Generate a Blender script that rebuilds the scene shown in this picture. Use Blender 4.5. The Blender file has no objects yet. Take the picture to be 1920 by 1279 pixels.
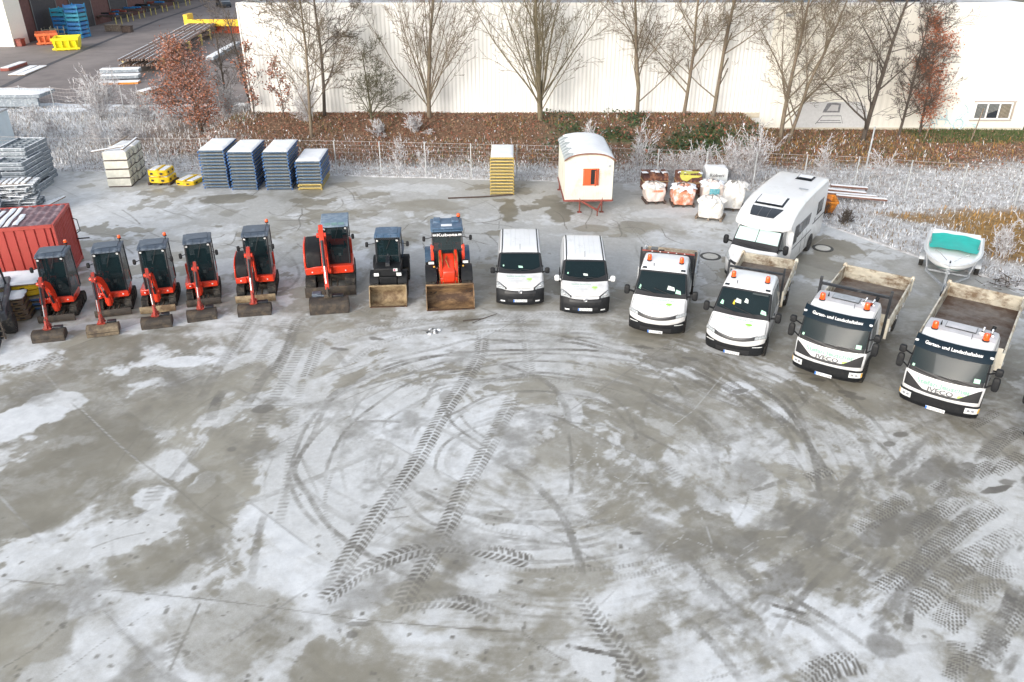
import bpy, math, random
import numpy as np
from mathutils import Vector, Matrix

# ------------------------------------------------------------------ camera, world, sun, exposure
SC = bpy.context.scene
COL = SC.collection
CAM_H, PITCH, FPX = 13.2, math.radians(28.0), 1493.0
_cd = bpy.data.cameras.new('camera')
_cd.sensor_width = 36.0
_cd.lens = FPX / 1920.0 * 36.0
_cd.clip_start, _cd.clip_end = 0.5, 2000.0
CAM = bpy.data.objects.new('camera', _cd)
CAM.location = (0, 0, CAM_H)
CAM.rotation_euler = (math.radians(90) - PITCH, 0, 0)
COL.objects.link(CAM)
SC.camera = CAM

W = bpy.data.worlds.new("World"); SC.world = W; W.use_nodes = True
_nt = W.node_tree
_sky = _nt.nodes.new('ShaderNodeTexSky'); _sky.sky_type = 'NISHITA'; _sky.sun_disc = False
SUN_EL, SUN_AZ = math.radians(19), math.radians(213)      # azimuth clockwise from +Y (behind the camera, a little to the left)
_sky.sun_elevation = SUN_EL; _sky.sun_rotation = SUN_AZ
_sky.air_density = 1.0; _sky.dust_density = 2.0; _sky.ozone_density = 0.1
_bg = _nt.nodes['Background']; _bg.inputs['Strength'].default_value = 0.15
_hs = _nt.nodes.new('ShaderNodeHueSaturation'); _hs.inputs['Saturation'].default_value = 0.42      # thin winter haze: a paler sky
_nt.links.new(_sky.outputs[0], _hs.inputs['Color']); _nt.links.new(_hs.outputs[0], _bg.inputs['Color'])
_sl = bpy.data.lights.new('sun', 'SUN'); _sl.energy = 0.5; _sl.angle = math.radians(30); _sl.color = (1.0, 0.985, 0.96)
SUN = bpy.data.objects.new('sun', _sl); COL.objects.link(SUN)
_sd = Vector((math.sin(SUN_AZ) * math.cos(SUN_EL), math.cos(SUN_AZ) * math.cos(SUN_EL), math.sin(SUN_EL)))
SUN.rotation_euler = (-_sd).to_track_quat('-Z', 'Y').to_euler()
SUN.location = (-20, -40, 40)
SC.view_settings.view_transform = 'Standard'; SC.view_settings.look = 'None'
SC.view_settings.gamma = 1.0
SC.view_settings.exposure = 1.2

# ------------------------------------------------------------------ survey: photo point -> point on the ground / on a plane
_c, _s = math.cos(PITCH), math.sin(PITCH)
def P(px, py, z=0.0):
    u, v = (px - 960) / FPX, (py - 639.5) / FPX
    t = (z - CAM_H) / (-_s - v * _c)
    return (u * t, (_c - v * _s) * t)
def PY(px, py, Y):
    u, v = (px - 960) / FPX, (py - 639.5) / FPX
    t = Y / (_c - v * _s)
    return (u * t, CAM_H + (-_s - v * _c) * t)

# ------------------------------------------------------------------ materials
MATS = {}
def mat(name, col, rough=0.5, metal=0.0, var=0.12, scale=6.0, dirt=None, dirt_amt=0.0, dirt_scale=2.5, bump=0.0, bscale=40.0, alpha=1.0, spec=0.5, coat=0.0, stretch=None, grime=None):
    """Principled material: base colour broken up by noise, plus an optional second (dirt / rust / frost) colour in patches."""
    if name in MATS: return MATS[name]
    m = bpy.data.materials.new(name); m.use_nodes = True
    nt = m.node_tree; N, L = nt.nodes, nt.links
    b = N['Principled BSDF']
    b.inputs['Roughness'].default_value = rough; b.inputs['Metallic'].default_value = metal
    b.inputs['Specular IOR Level'].default_value = spec
    b.inputs['Coat Weight'].default_value = coat
    b.inputs['Alpha'].default_value = alpha
    tc = N.new('ShaderNodeTexCoord')
    vec = tc.outputs['Object']
    if stretch:
        mp = N.new('ShaderNodeMapping'); mp.inputs['Scale'].default_value = stretch
        L.new(vec, mp.inputs['Vector']); vec = mp.outputs[0]
    n1 = N.new('ShaderNodeTexNoise'); n1.inputs['Scale'].default_value = scale; n1.inputs['Detail'].default_value = 6; n1.inputs['Roughness'].default_value = 0.62
    L.new(vec, n1.inputs['Vector'])
    r1 = N.new('ShaderNodeValToRGB')
    c = col[:3]
    r1.color_ramp.elements[0].position = 0.28; r1.color_ramp.elements[1].position = 0.72
    r1.color_ramp.elements[0].color = (*[max(0, x * (1 - var)) for x in c], 1)
    r1.color_ramp.elements[1].color = (*[min(1, x * (1 + var)) for x in c], 1)
    L.new(n1.outputs['Fac'], r1.inputs['Fac'])
    out = r1.outputs['Color']
    if dirt is not None:
        n2 = N.new('ShaderNodeTexNoise'); n2.inputs['Scale'].default_value = dirt_scale; n2.inputs['Detail'].default_value = 9; n2.inputs['Roughness'].default_value = 0.68
        L.new(vec, n2.inputs['Vector'])
        r2 = N.new('ShaderNodeValToRGB')
        p = 0.72 - dirt_amt * 0.4
        r2.color_ramp.elements[0].position = max(0, p - 0.09); r2.color_ramp.elements[1].position = min(1, p + 0.09)
        L.new(n2.outputs['Fac'], r2.inputs['Fac'])
        mx = N.new('ShaderNodeMix'); mx.data_type = 'RGBA'
        L.new(r2.outputs['Color'], mx.inputs[0]); L.new(out, mx.inputs[6]); mx.inputs[7].default_value = (*dirt, 1)
        out = mx.outputs[2]
        rr = N.new('ShaderNodeMapRange'); rr.inputs['To Min'].default_value = rough; rr.inputs['To Max'].default_value = max(rough, 0.75)
        L.new(r2.outputs['Color'], rr.inputs['Value']); L.new(rr.outputs[0], b.inputs['Roughness'])
    if grime:                                     # road spray: strongest low down, ragged upper edge
        sx = N.new('ShaderNodeSeparateXYZ'); L.new(tc.outputs['Object'], sx.inputs[0])
        ng = N.new('ShaderNodeTexNoise'); ng.inputs['Scale'].default_value = 3.5; ng.inputs['Detail'].default_value = 8; L.new(tc.outputs['Object'], ng.inputs['Vector'])
        ad = N.new('ShaderNodeMath'); ad.operation = 'MULTIPLY_ADD'; L.new(ng.outputs['Fac'], ad.inputs[0]); ad.inputs[1].default_value = -1.1; L.new(sx.outputs[2], ad.inputs[2])
        mr = N.new('ShaderNodeMapRange'); mr.inputs['From Min'].default_value = -.25; mr.inputs['From Max'].default_value = .75; mr.inputs['To Min'].default_value = .75; mr.inputs['To Max'].default_value = .03; L.new(ad.outputs[0], mr.inputs['Value'])
        mg = N.new('ShaderNodeMix'); mg.data_type = 'RGBA'; L.new(mr.outputs[0], mg.inputs[0]); L.new(out, mg.inputs[6]); mg.inputs[7].default_value = (*grime, 1); out = mg.outputs[2]
    L.new(out, b.inputs['Base Color'])
    if bump:
        n3 = N.new('ShaderNodeTexNoise'); n3.inputs['Scale'].default_value = bscale; n3.inputs['Detail'].default_value = 4
        L.new(vec, n3.inputs['Vector'])
        bp = N.new('ShaderNodeBump'); bp.inputs['Strength'].default_value = bump; bp.inputs['Distance'].default_value = 0.02
        L.new(n3.outputs['Fac'], bp.inputs['Height']); L.new(bp.outputs[0], b.inputs['Normal'])
    MATS[name] = m
    return m

white_paint = mat('white_paint', (0.80, 0.81, 0.82), 0.28, var=0.03, scale=1.2, dirt=(0.66, 0.66, 0.64), dirt_amt=0.15, dirt_scale=1.6, coat=0.4, grime=(0.36, 0.34, 0.31))
dirty_white = mat('dirty_white', (0.68, 0.64, 0.54), 0.5, var=0.1, scale=3, dirt=(0.30, 0.20, 0.10), dirt_amt=0.42, dirt_scale=2.2)
rusty_cream = mat('rusty_cream', (0.52, 0.48, 0.39), 0.7, var=0.2, scale=3, dirt=(0.17, 0.115, 0.07), dirt_amt=0.5, dirt_scale=2.0, stretch=(1, 1, 1.5))
beige_board = mat('beige_board', (0.42, 0.37, 0.30), 0.75, var=0.2, scale=3, dirt=(0.25, 0.2, 0.15), dirt_amt=0.4)
bed_floor = mat('bed_floor', (0.19, 0.165, 0.145), 0.8, var=0.25, scale=4, dirt=(0.10, 0.06, 0.04), dirt_amt=0.5, dirt_scale=1.2)
black_plastic = mat('black_plastic', (0.014, 0.015, 0.017), 0.55, var=0.25, dirt=(0.035, 0.034, 0.032), dirt_amt=0.2, dirt_scale=4, spec=0.25)
dark_frame = mat('dark_frame', (0.018, 0.021, 0.026), 0.35, var=0.2, dirt=(0.09, 0.09, 0.09), dirt_amt=0.2, dirt_scale=5)
slate_paint = mat('slate_paint', (0.055, 0.075, 0.105), 0.4, var=0.15, dirt=(0.16, 0.19, 0.23), dirt_amt=0.35, dirt_scale=3.5)
blue_slate = mat('blue_slate', (0.06, 0.115, 0.19), 0.45, var=0.15, dirt=(0.2, 0.26, 0.34), dirt_amt=0.3, dirt_scale=3.0)
frost_slate = mat('frost_slate', (0.15, 0.215, 0.29), 0.55, var=0.15, dirt=(0.28, 0.34, 0.4), dirt_amt=0.4, dirt_scale=3.0)
orange_red = mat('orange_red', (0.70, 0.045, 0.014), 0.33, var=0.08, dirt=(0.28, 0.06, 0.03), dirt_amt=0.22, dirt_scale=5, coat=0.3)
dark_red_arm = mat('dark_red_arm', (0.42, 0.035, 0.02), 0.45, var=0.2, dirt=(0.11, 0.055, 0.04), dirt_amt=0.45, dirt_scale=6)
rubber = mat('rubber', (0.022, 0.021, 0.02), 0.8, var=0.3, dirt=(0.10, 0.085, 0.065), dirt_amt=0.35, dirt_scale=6, bump=0.3)
muddy_steel = mat('muddy_steel', (0.045, 0.037, 0.031), 0.7, metal=0.1, var=0.35, scale=5, dirt=(0.105, 0.08, 0.055), dirt_amt=0.4, dirt_scale=3.5, bump=0.2)
tan_steel = mat('tan_steel', (0.34, 0.26, 0.155), 0.6, var=0.25, scale=3, dirt=(0.14, 0.09, 0.05), dirt_amt=0.5, dirt_scale=2.2, bump=0.15)
brown_steel = mat('brown_steel', (0.10, 0.055, 0.032), 0.65, var=0.3, scale=4, dirt=(0.05, 0.032, 0.022), dirt_amt=0.4, dirt_scale=3)
bright_steel = mat('bright_steel', (0.62, 0.62, 0.60), 0.25, metal=0.9, var=0.08)
galv = mat('galvanised', (0.40, 0.42, 0.44), 0.5, metal=0.35, var=0.15, dirt=(0.6, 0.62, 0.66), dirt_amt=0.3, dirt_scale=7)
grey_steel = mat('grey_steel', (0.21, 0.245, 0.28), 0.6, metal=0.1, var=0.2, dirt=(0.48, 0.52, 0.56), dirt_amt=0.3, dirt_scale=6)
glass = mat('glass', (0.008, 0.019, 0.023), 0.05, var=0.15, scale=1.5, alpha=0.80, spec=0.3)
side_glass = mat('side_glass', (0.03, 0.05, 0.055), 0.05, var=0.1, alpha=0.72, spec=0.6)
dark_glass = mat('dark_glass', (0.03, 0.036, 0.045), 0.1, var=0.15, alpha=1.0, spec=0.6)
mirror_glass = mat('mirror_glass', (0.5, 0.52, 0.55), 0.05, metal=1.0, var=0.05)
seat_cloth = mat('seat_cloth', (0.045, 0.05, 0.05), 0.9, var=0.3)
interior_grey = mat('interior_grey', (0.045, 0.055, 0.057), 0.8, var=0.2)
paper = mat('paper', (0.70, 0.75, 0.72), 0.8, var=0.05)
mint = mat('mint_paper', (0.42, 0.72, 0.55), 0.7, var=0.1)
beacon_orange = mat('beacon_orange', (0.85, 0.10, 0.012), 0.18, var=0.1, scale=20, spec=0.7)
lamp_clear = mat('lamp_clear', (0.72, 0.74, 0.74), 0.1, var=0.15, scale=25, spec=0.8)
lamp_amber = mat('lamp_amber', (0.75, 0.45, 0.10), 0.15, var=0.1)
chrome = mat('chrome', (0.7, 0.7, 0.72), 0.15, metal=1.0, var=0.05)
plate_white = mat('plate_white', (0.78, 0.79, 0.80), 0.4, var=0.03)
plate_blue = mat('plate_blue', (0.015, 0.16, 0.62), 0.4, var=0.05)
ink_black = mat('ink_black', (0.02, 0.02, 0.022), 0.5, var=0.1)
ink_grey = mat('ink_grey', (0.13, 0.135, 0.14), 0.4, var=0.1)
ink_mint = mat('ink_mint', (0.25, 0.50, 0.35), 0.5, var=0.08)
ink_pale = mat('ink_pale', (0.45, 0.50, 0.50), 0.5, var=0.05)
ink_green = mat('ink_green', (0.27, 0.62, 0.08), 0.5, var=0.25, scale=14)
ink_lime = mat('ink_lime', (0.46, 0.72, 0.18), 0.5, var=0.2, scale=14)
ink_white = mat('ink_white', (0.82, 0.82, 0.82), 0.45, var=0.02)
visor_navy = mat('visor_navy', (0.004, 0.013, 0.022), 0.35, var=0.15, spec=0.3)
lamp_body = mat('lamp_body', (0.34, 0.36, 0.37), 0.12, var=0.5, scale=18, spec=0.8)
roof_grey = mat('roof_grey', (0.50, 0.50, 0.52), 0.4, var=0.08, dirt=(0.64, 0.63, 0.66), dirt_amt=0.4)
snow = mat('snow', (0.84, 0.86, 0.89), 0.75, var=0.05, scale=3, bump=0.4, bscale=12)
thin_snow = mat('thin_snow', (0.78, 0.81, 0.86), 0.75, var=0.08, scale=4, dirt=(0.42, 0.46, 0.5), dirt_amt=0.25, dirt_scale=3, bump=0.3)
container_red = mat('container_red', (0.40, 0.055, 0.045), 0.5, var=0.14, scale=1.5, dirt=(0.32, 0.05, 0.035), dirt_amt=0.38, dirt_scale=1.5)
cream_board = mat('cream_board', (0.70, 0.685, 0.60), 0.6, var=0.06, scale=2, dirt=(0.5, 0.46, 0.36), dirt_amt=0.25, dirt_scale=1.3)
cream_ply = mat('cream_ply', (0.58, 0.575, 0.50), 0.65, var=0.12, scale=3, dirt=(0.72, 0.70, 0.62), dirt_amt=0.4)
shutter_orange = mat('shutter_orange', (0.72, 0.12, 0.035), 0.5, var=0.12, dirt=(0.45, 0.09, 0.04), dirt_amt=0.25)
rust_red = mat('rust_red', (0.26, 0.06, 0.045), 0.6, var=0.25, dirt=(0.12, 0.05, 0.03), dirt_amt=0.35)
blue_frame = mat('blue_frame', (0.035, 0.125, 0.34), 0.5, var=0.2, dirt=(0.10, 0.13, 0.17), dirt_amt=0.35, dirt_scale=3)
blue_edge = mat('blue_edge', (0.07, 0.13, 0.20), 0.6, var=0.3, scale=9, dirt=(0.24, 0.27, 0.27), dirt_amt=0.32, dirt_scale=8)
ply_edge = mat('ply_edge', (0.34, 0.33, 0.27), 0.75, var=0.3, scale=8)
yellow_paint = mat('yellow_paint', (0.78, 0.53, 0.015), 0.45, var=0.1, dirt=(0.50, 0.30, 0.03), dirt_amt=0.3, dirt_scale=4)
mustard_edge = mat('mustard_edge', (0.62, 0.47, 0.14), 0.6, var=0.2, scale=9, dirt=(0.40, 0.30, 0.12), dirt_amt=0.3, dirt_scale=8)
mustard = mat('mustard', (0.46, 0.35, 0.10), 0.6, var=0.2, scale=6, dirt=(0.30, 0.20, 0.06), dirt_amt=0.35, dirt_scale=5)
old_wood = mat('old_wood', (0.20, 0.15, 0.11), 0.85, var=0.35, scale=8, dirt=(0.36, 0.32, 0.27), dirt_amt=0.35, dirt_scale=6)
dark_wood = mat('dark_wood', (0.085, 0.06, 0.05), 0.85, var=0.35, scale=8)
brick = mat('brick_clay', (0.20, 0.085, 0.055), 0.85, var=0.45, scale=14, dirt=(0.09, 0.045, 0.04), dirt_amt=0.45, dirt_scale=7)
bag_white = mat('bag_white', (0.74, 0.73, 0.71), 0.7, var=0.1, scale=5, dirt=(0.56, 0.52, 0.45), dirt_amt=0.35, dirt_scale=3, bump=0.9, bscale=9)
bag_pink = mat('bag_pink', (0.70, 0.60, 0.55), 0.7, var=0.12, scale=5, bump=0.9, bscale=9)
bag_orange = mat('bag_orange', (0.60, 0.22, 0.12), 0.7, var=0.2, scale=6, dirt=(0.72, 0.64, 0.60), dirt_amt=0.42, dirt_scale=3.5, bump=0.7, bscale=9)
teal_ink = mat('teal_ink', (0.10, 0.36, 0.43), 0.7, var=0.4, scale=16, dirt=(0.5, 0.6, 0.6), dirt_amt=0.3, dirt_scale=14)
lime_sheet = mat('lime_sheet', (0.55, 0.52, 0.10), 0.7, var=0.15)
teal_cover = mat('teal_cover', (0.0, 0.47, 0.40), 0.6, var=0.12, scale=3, bump=0.3, bscale=6)
hull_white = mat('hull_white', (0.82, 0.82, 0.80), 0.25, var=0.03, coat=0.5)
hull_green = mat('hull_green', (0.10, 0.22, 0.20), 0.4, var=0.1)
iron = mat('cast_iron', (0.085, 0.085, 0.08), 0.6, metal=0.4, var=0.25, bump=0.3)
concrete_disc = mat('concrete_disc', (0.55, 0.54, 0.50), 0.8, var=0.15)
fence_metal = mat('fence_metal', (0.47, 0.49, 0.50), 0.5, metal=0.2, var=0.1)
mesh_wire = mat('mesh_wire', (0.36, 0.33, 0.32), 0.6, var=0.2)
skip_yellow = mat('skip_yellow', (0.82, 0.70, 0.01), 0.5, var=0.08, dirt=(0.5, 0.42, 0.05), dirt_amt=0.2)
far_orange = mat('far_orange', (0.72, 0.17, 0.06), 0.6, var=0.15)
yellow_band = mat('yellow_band', (0.80, 0.50, 0.02), 0.5, var=0.12)
cage_blue = mat('cage_blue', (0.02, 0.16, 0.44), 0.5, var=0.2, dirt=(0.05, 0.34, 0.5), dirt_amt=0.35, dirt_scale=2)
cage_teal = mat('cage_teal', (0.03, 0.30, 0.44), 0.5, var=0.2)
brick_wall = mat('brick_wall', (0.12, 0.055, 0.05), 0.85, var=0.25, scale=2.5)
car_paint_dark = mat('car_paint_dark', (0.03, 0.04, 0.055), 0.3, var=0.1, coat=0.5)
hopper_orange = mat('hopper_orange', (0.68, 0.24, 0.02), 0.5, var=0.2, dirt=(0.24, 0.09, 0.03), dirt_amt=0.4)
bark = mat('bark', (0.165, 0.13, 0.095), 0.9, var=0.35, scale=5, dirt=(0.17, 0.15, 0.095), dirt_amt=0.35, dirt_scale=2.5)
bark_olive = mat('bark_olive', (0.155, 0.13, 0.08), 0.9, var=0.3, scale=5, dirt=(0.14, 0.12, 0.10), dirt_amt=0.35, dirt_scale=2.5)
bark_dark = mat('bark_dark', (0.085, 0.07, 0.058), 0.9, var=0.3, scale=5)
frost_twig = mat('frost_twig', (0.62, 0.63, 0.66), 0.8, var=0.2, scale=3, dirt=(0.24, 0.20, 0.18), dirt_amt=0.5, dirt_scale=4)
leaf_russet = mat('leaf_russet', (0.33, 0.115, 0.06), 0.8, var=0.45, scale=3, dirt=(0.46, 0.24, 0.13), dirt_amt=0.35, dirt_scale=5)
leaf_pinkbrown = mat('leaf_pinkbrown', (0.31, 0.165, 0.13), 0.85, var=0.4, scale=3, dirt=(0.52, 0.44, 0.43), dirt_amt=0.35, dirt_scale=3)

# ------------------------------------------------------------------ mesh toolkit
class MB:
    """Collects shapes; build() links them as ONE mesh object."""
    def __init__(s): s.v = []; s.f = []; s.m = []
    def add(s, vs, fs, mi=0, M=None):
        o = len(s.v)
        if M is not None: vs = [M @ Vector(v) for v in vs]
        s.v.extend(tuple(v) for v in vs)
        s.f.extend(tuple(i + o for i in f) for f in fs)
        s.m.extend([mi] * len(fs))
        return s
    def box(s, c, d, mi=0, rz=0.0, M=None):
        x, y, z = d[0] / 2, d[1] / 2, d[2] / 2
        vs = [(sx * x, sy * y, sz * z) for sz in (-1, 1) for sy in (-1, 1) for sx in (-1, 1)]
        T = Matrix.Translation(c) @ Matrix.Rotation(rz, 4, 'Z')
        if M is not None: T = M @ T
        return s.add(vs, [(0, 2, 3, 1), (4, 5, 7, 6), (0, 1, 5, 4), (2, 6, 7, 3), (0, 4, 6, 2), (1, 3, 7, 5)], mi, T)
    def bx(s, x0, x1, y0, y1, z0, z1, mi=0): return s.box(((x0 + x1) / 2, (y0 + y1) / 2, (z0 + z1) / 2), (x1 - x0, y1 - y0, z1 - z0), mi)
    def bar(s, p, q, w, h, mi=0, w2=None, h2=None):
        p, q = Vector(p), Vector(q); d = (q - p).normalized()
        up = Vector((0, 0, 1)) if abs(d.z) < 0.92 else Vector((0, 1, 0))
        a = d.cross(up).normalized(); b = a.cross(d).normalized()
        w2 = w if w2 is None else w2; h2 = h if h2 is None else h2
        vs = []
        for c, ww, hh in ((p, w, h), (q, w2, h2)):
            for sa, sb in ((-1, -1), (1, -1), (1, 1), (-1, 1)): vs.append(c + a * (sa * ww / 2) + b * (sb * hh / 2))
        return s.add(vs, [(3, 2, 1, 0), (4, 5, 6, 7), (0, 1, 5, 4), (1, 2, 6, 5), (2, 3, 7, 6), (3, 0, 4, 7)], mi)
    def tube(s, pts, r, n=6, mi=0, cap=True):
        pts = [Vector(p) for p in pts]; k = len(pts)
        rr = r if hasattr(r, '__len__') else [r] * k
        d0 = (pts[1] - pts[0]).normalized()
        up = Vector((0, 0, 1)) if abs(d0.z) < 0.9 else Vector((1, 0, 0))
        a = d0.cross(up).normalized(); vs = []
        for i, p in enumerate(pts):
            d = (pts[min(i + 1, k - 1)] - pts[max(i - 1, 0)])
            d = d.normalized() if d.length > 1e-9 else d0
            a = (a - d * a.dot(d)); a = a.normalized() if a.length > 1e-6 else d.orthogonal().normalized()
            b = d.cross(a)
            for j in range(n):
                t = 2 * math.pi * j / n
                vs.append(p + (a * math.cos(t) + b * math.sin(t)) * rr[i])
        fs = [(i * n + j, i * n + (j + 1) % n, (i + 1) * n + (j + 1) % n, (i + 1) * n + j) for i in range(k - 1) for j in range(n)]
        if cap: fs += [tuple(range(n - 1, -1, -1)), tuple((k - 1) * n + j for j in range(n))]
        return s.add(vs, fs, mi)
    def cyl(s, p, q, r, n=16, mi=0, r2=None): return s.tube([p, q], [r, r if r2 is None else r2], n, mi)
    def prism(s, poly, axis, a, b, mi=0, M=None):
        """poly in the plane across axis: 'x' -> (y,z), 'y' -> (x,z), 'z' -> (x,y)"""
        f = {'x': lambda t, p: (t, p[0], p[1]), 'y': lambda t, p: (p[0], t, p[1]), 'z': lambda t, p: (p[0], p[1], t)}[axis]
        n = len(poly); vs = [f(a, p) for p in poly] + [f(b, p) for p in poly]
        fs = [tuple(range(n - 1, -1, -1)), tuple(range(n, 2 * n))] + [(i, (i + 1) % n, n + (i + 1) % n, n + i) for i in range(n)]
        return s.add(vs, fs, mi, M)
    def grid(s, fn, nu, nv, mi=0):
        vs = [fn(i / (nu - 1), j / (nv - 1)) for i in range(nu) for j in range(nv)]
        fs = [(i * nv + j, i * nv + j + 1, (i + 1) * nv + j + 1, (i + 1) * nv + j) for i in range(nu - 1) for j in range(nv - 1)]
        return s.add(vs, fs, mi)
    def lathe(s, prof, c=(0, 0, 0), n=16, mi=0):
        vs = [(c[0] + r * math.cos(2 * math.pi * j / n), c[1] + r * math.sin(2 * math.pi * j / n), c[2] + z) for r, z in prof for j in range(n)]
        k = len(prof)
        fs = [(i * n + j, i * n + (j + 1) % n, (i + 1) * n + (j + 1) % n, (i + 1) * n + j) for i in range(k - 1) for j in range(n)]
        fs += [tuple(range(n - 1, -1, -1)), tuple((k - 1) * n + j for j in range(n))]
        return s.add(vs, fs, mi)
    def mesh(s, name, mats, smooth=40):
        me = bpy.data.meshes.new(name)
        me.from_pydata(s.v, [], s.f); me.validate()
        for m in (mats if isinstance(mats, (list, tuple)) else [mats]): me.materials.append(m)
        if len(s.m) == len(me.polygons): me.polygons.foreach_set('material_index', s.m)
        if smooth:
            me.polygons.foreach_set('use_smooth', [True] * len(me.polygons))
            me.set_sharp_from_angle(angle=math.radians(smooth))
        me.update()
        return me
    def build(s, name, mats, parent=None, bevel=0.0, smooth=40, loc=None, rz=None):
        o = bpy.data.objects.new(name, s.mesh(name, mats, smooth)); COL.objects.link(o)
        if parent is not None: o.parent = parent
        if loc is not None: o.location = loc
        if rz is not None: o.rotation_euler = (0, 0, rz)
        if bevel:
            b = o.modifiers.new('bevel', 'BEVEL'); b.width = bevel; b.segments = 2; b.limit_method = 'ANGLE'; b.angle_limit = math.radians(40)
        return o

def tag(o, label=None, cat=None, group=None, kind=None):
    if label: o['label'] = label
    if cat: o['category'] = cat
    if group: o['group'] = group
    if kind: o['kind'] = kind
    return o
def thing(name, label, cat, loc=(0, 0, 0), rz=0.0, group=None):
    o = bpy.data.objects.new(name, None); o.empty_display_size = 0.3; COL.objects.link(o)
    o.location = loc; o.rotation_euler = (0, 0, rz)
    return tag(o, label, cat, group)
def copy_tree(o, loc=None, rz=None, label=None, parent=None):
    c = o.copy(); COL.objects.link(c)
    if parent is not None: c.parent = parent
    if loc is not None: c.location = loc
    if rz is not None: c.rotation_euler = (0, 0, rz)
    if label: c['label'] = label
    for ch in list(o.children): copy_tree(ch, parent=c)
    return c

_TEXT = {}
def text_shape(body, bold=0.0, spacing=1.0):
    """Outline of a word in the built-in font, height about 1, as (verts, faces, width)."""
    key = (body, bold, spacing)
    if key in _TEXT: return _TEXT[key]
    cu = bpy.data.curves.new('word', 'FONT'); cu.body = body; cu.size = 1.4; cu.offset = bold; cu.resolution_u = 3; cu.space_character = spacing
    ob = bpy.data.objects.new('word', cu); COL.objects.link(ob)
    dg = bpy.context.evaluated_depsgraph_get(); dg.update()
    me = bpy.data.meshes.new_from_object(ob.evaluated_get(dg))
    vs = [(v.co.x, v.co.y) for v in me.vertices]; fs = [tuple(p.vertices) for p in me.polygons]
    bpy.data.objects.remove(ob); bpy.data.curves.remove(cu); bpy.data.meshes.remove(me)
    x0 = min(v[0] for v in vs); x1 = max(v[0] for v in vs)
    _TEXT[key] = ([(x - x0, y) for x, y in vs], fs, x1 - x0)
    return _TEXT[key]
def put_text(mb, body, width, fn, mi=0, bold=0.0, spacing=1.0, height=None, slant=0.0):
    """Writes the word centred on fn(0,0), width metres wide; fn(x, y) maps the word's plane onto the surface."""
    vs, fs, w = text_shape(body, bold, spacing)
    k = width / w; kh = k if height is None else height
    mb.add([fn((x - w / 2) * k + slant * y * kh, y * kh) for x, y in vs], fs, mi)
    return kh

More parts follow.
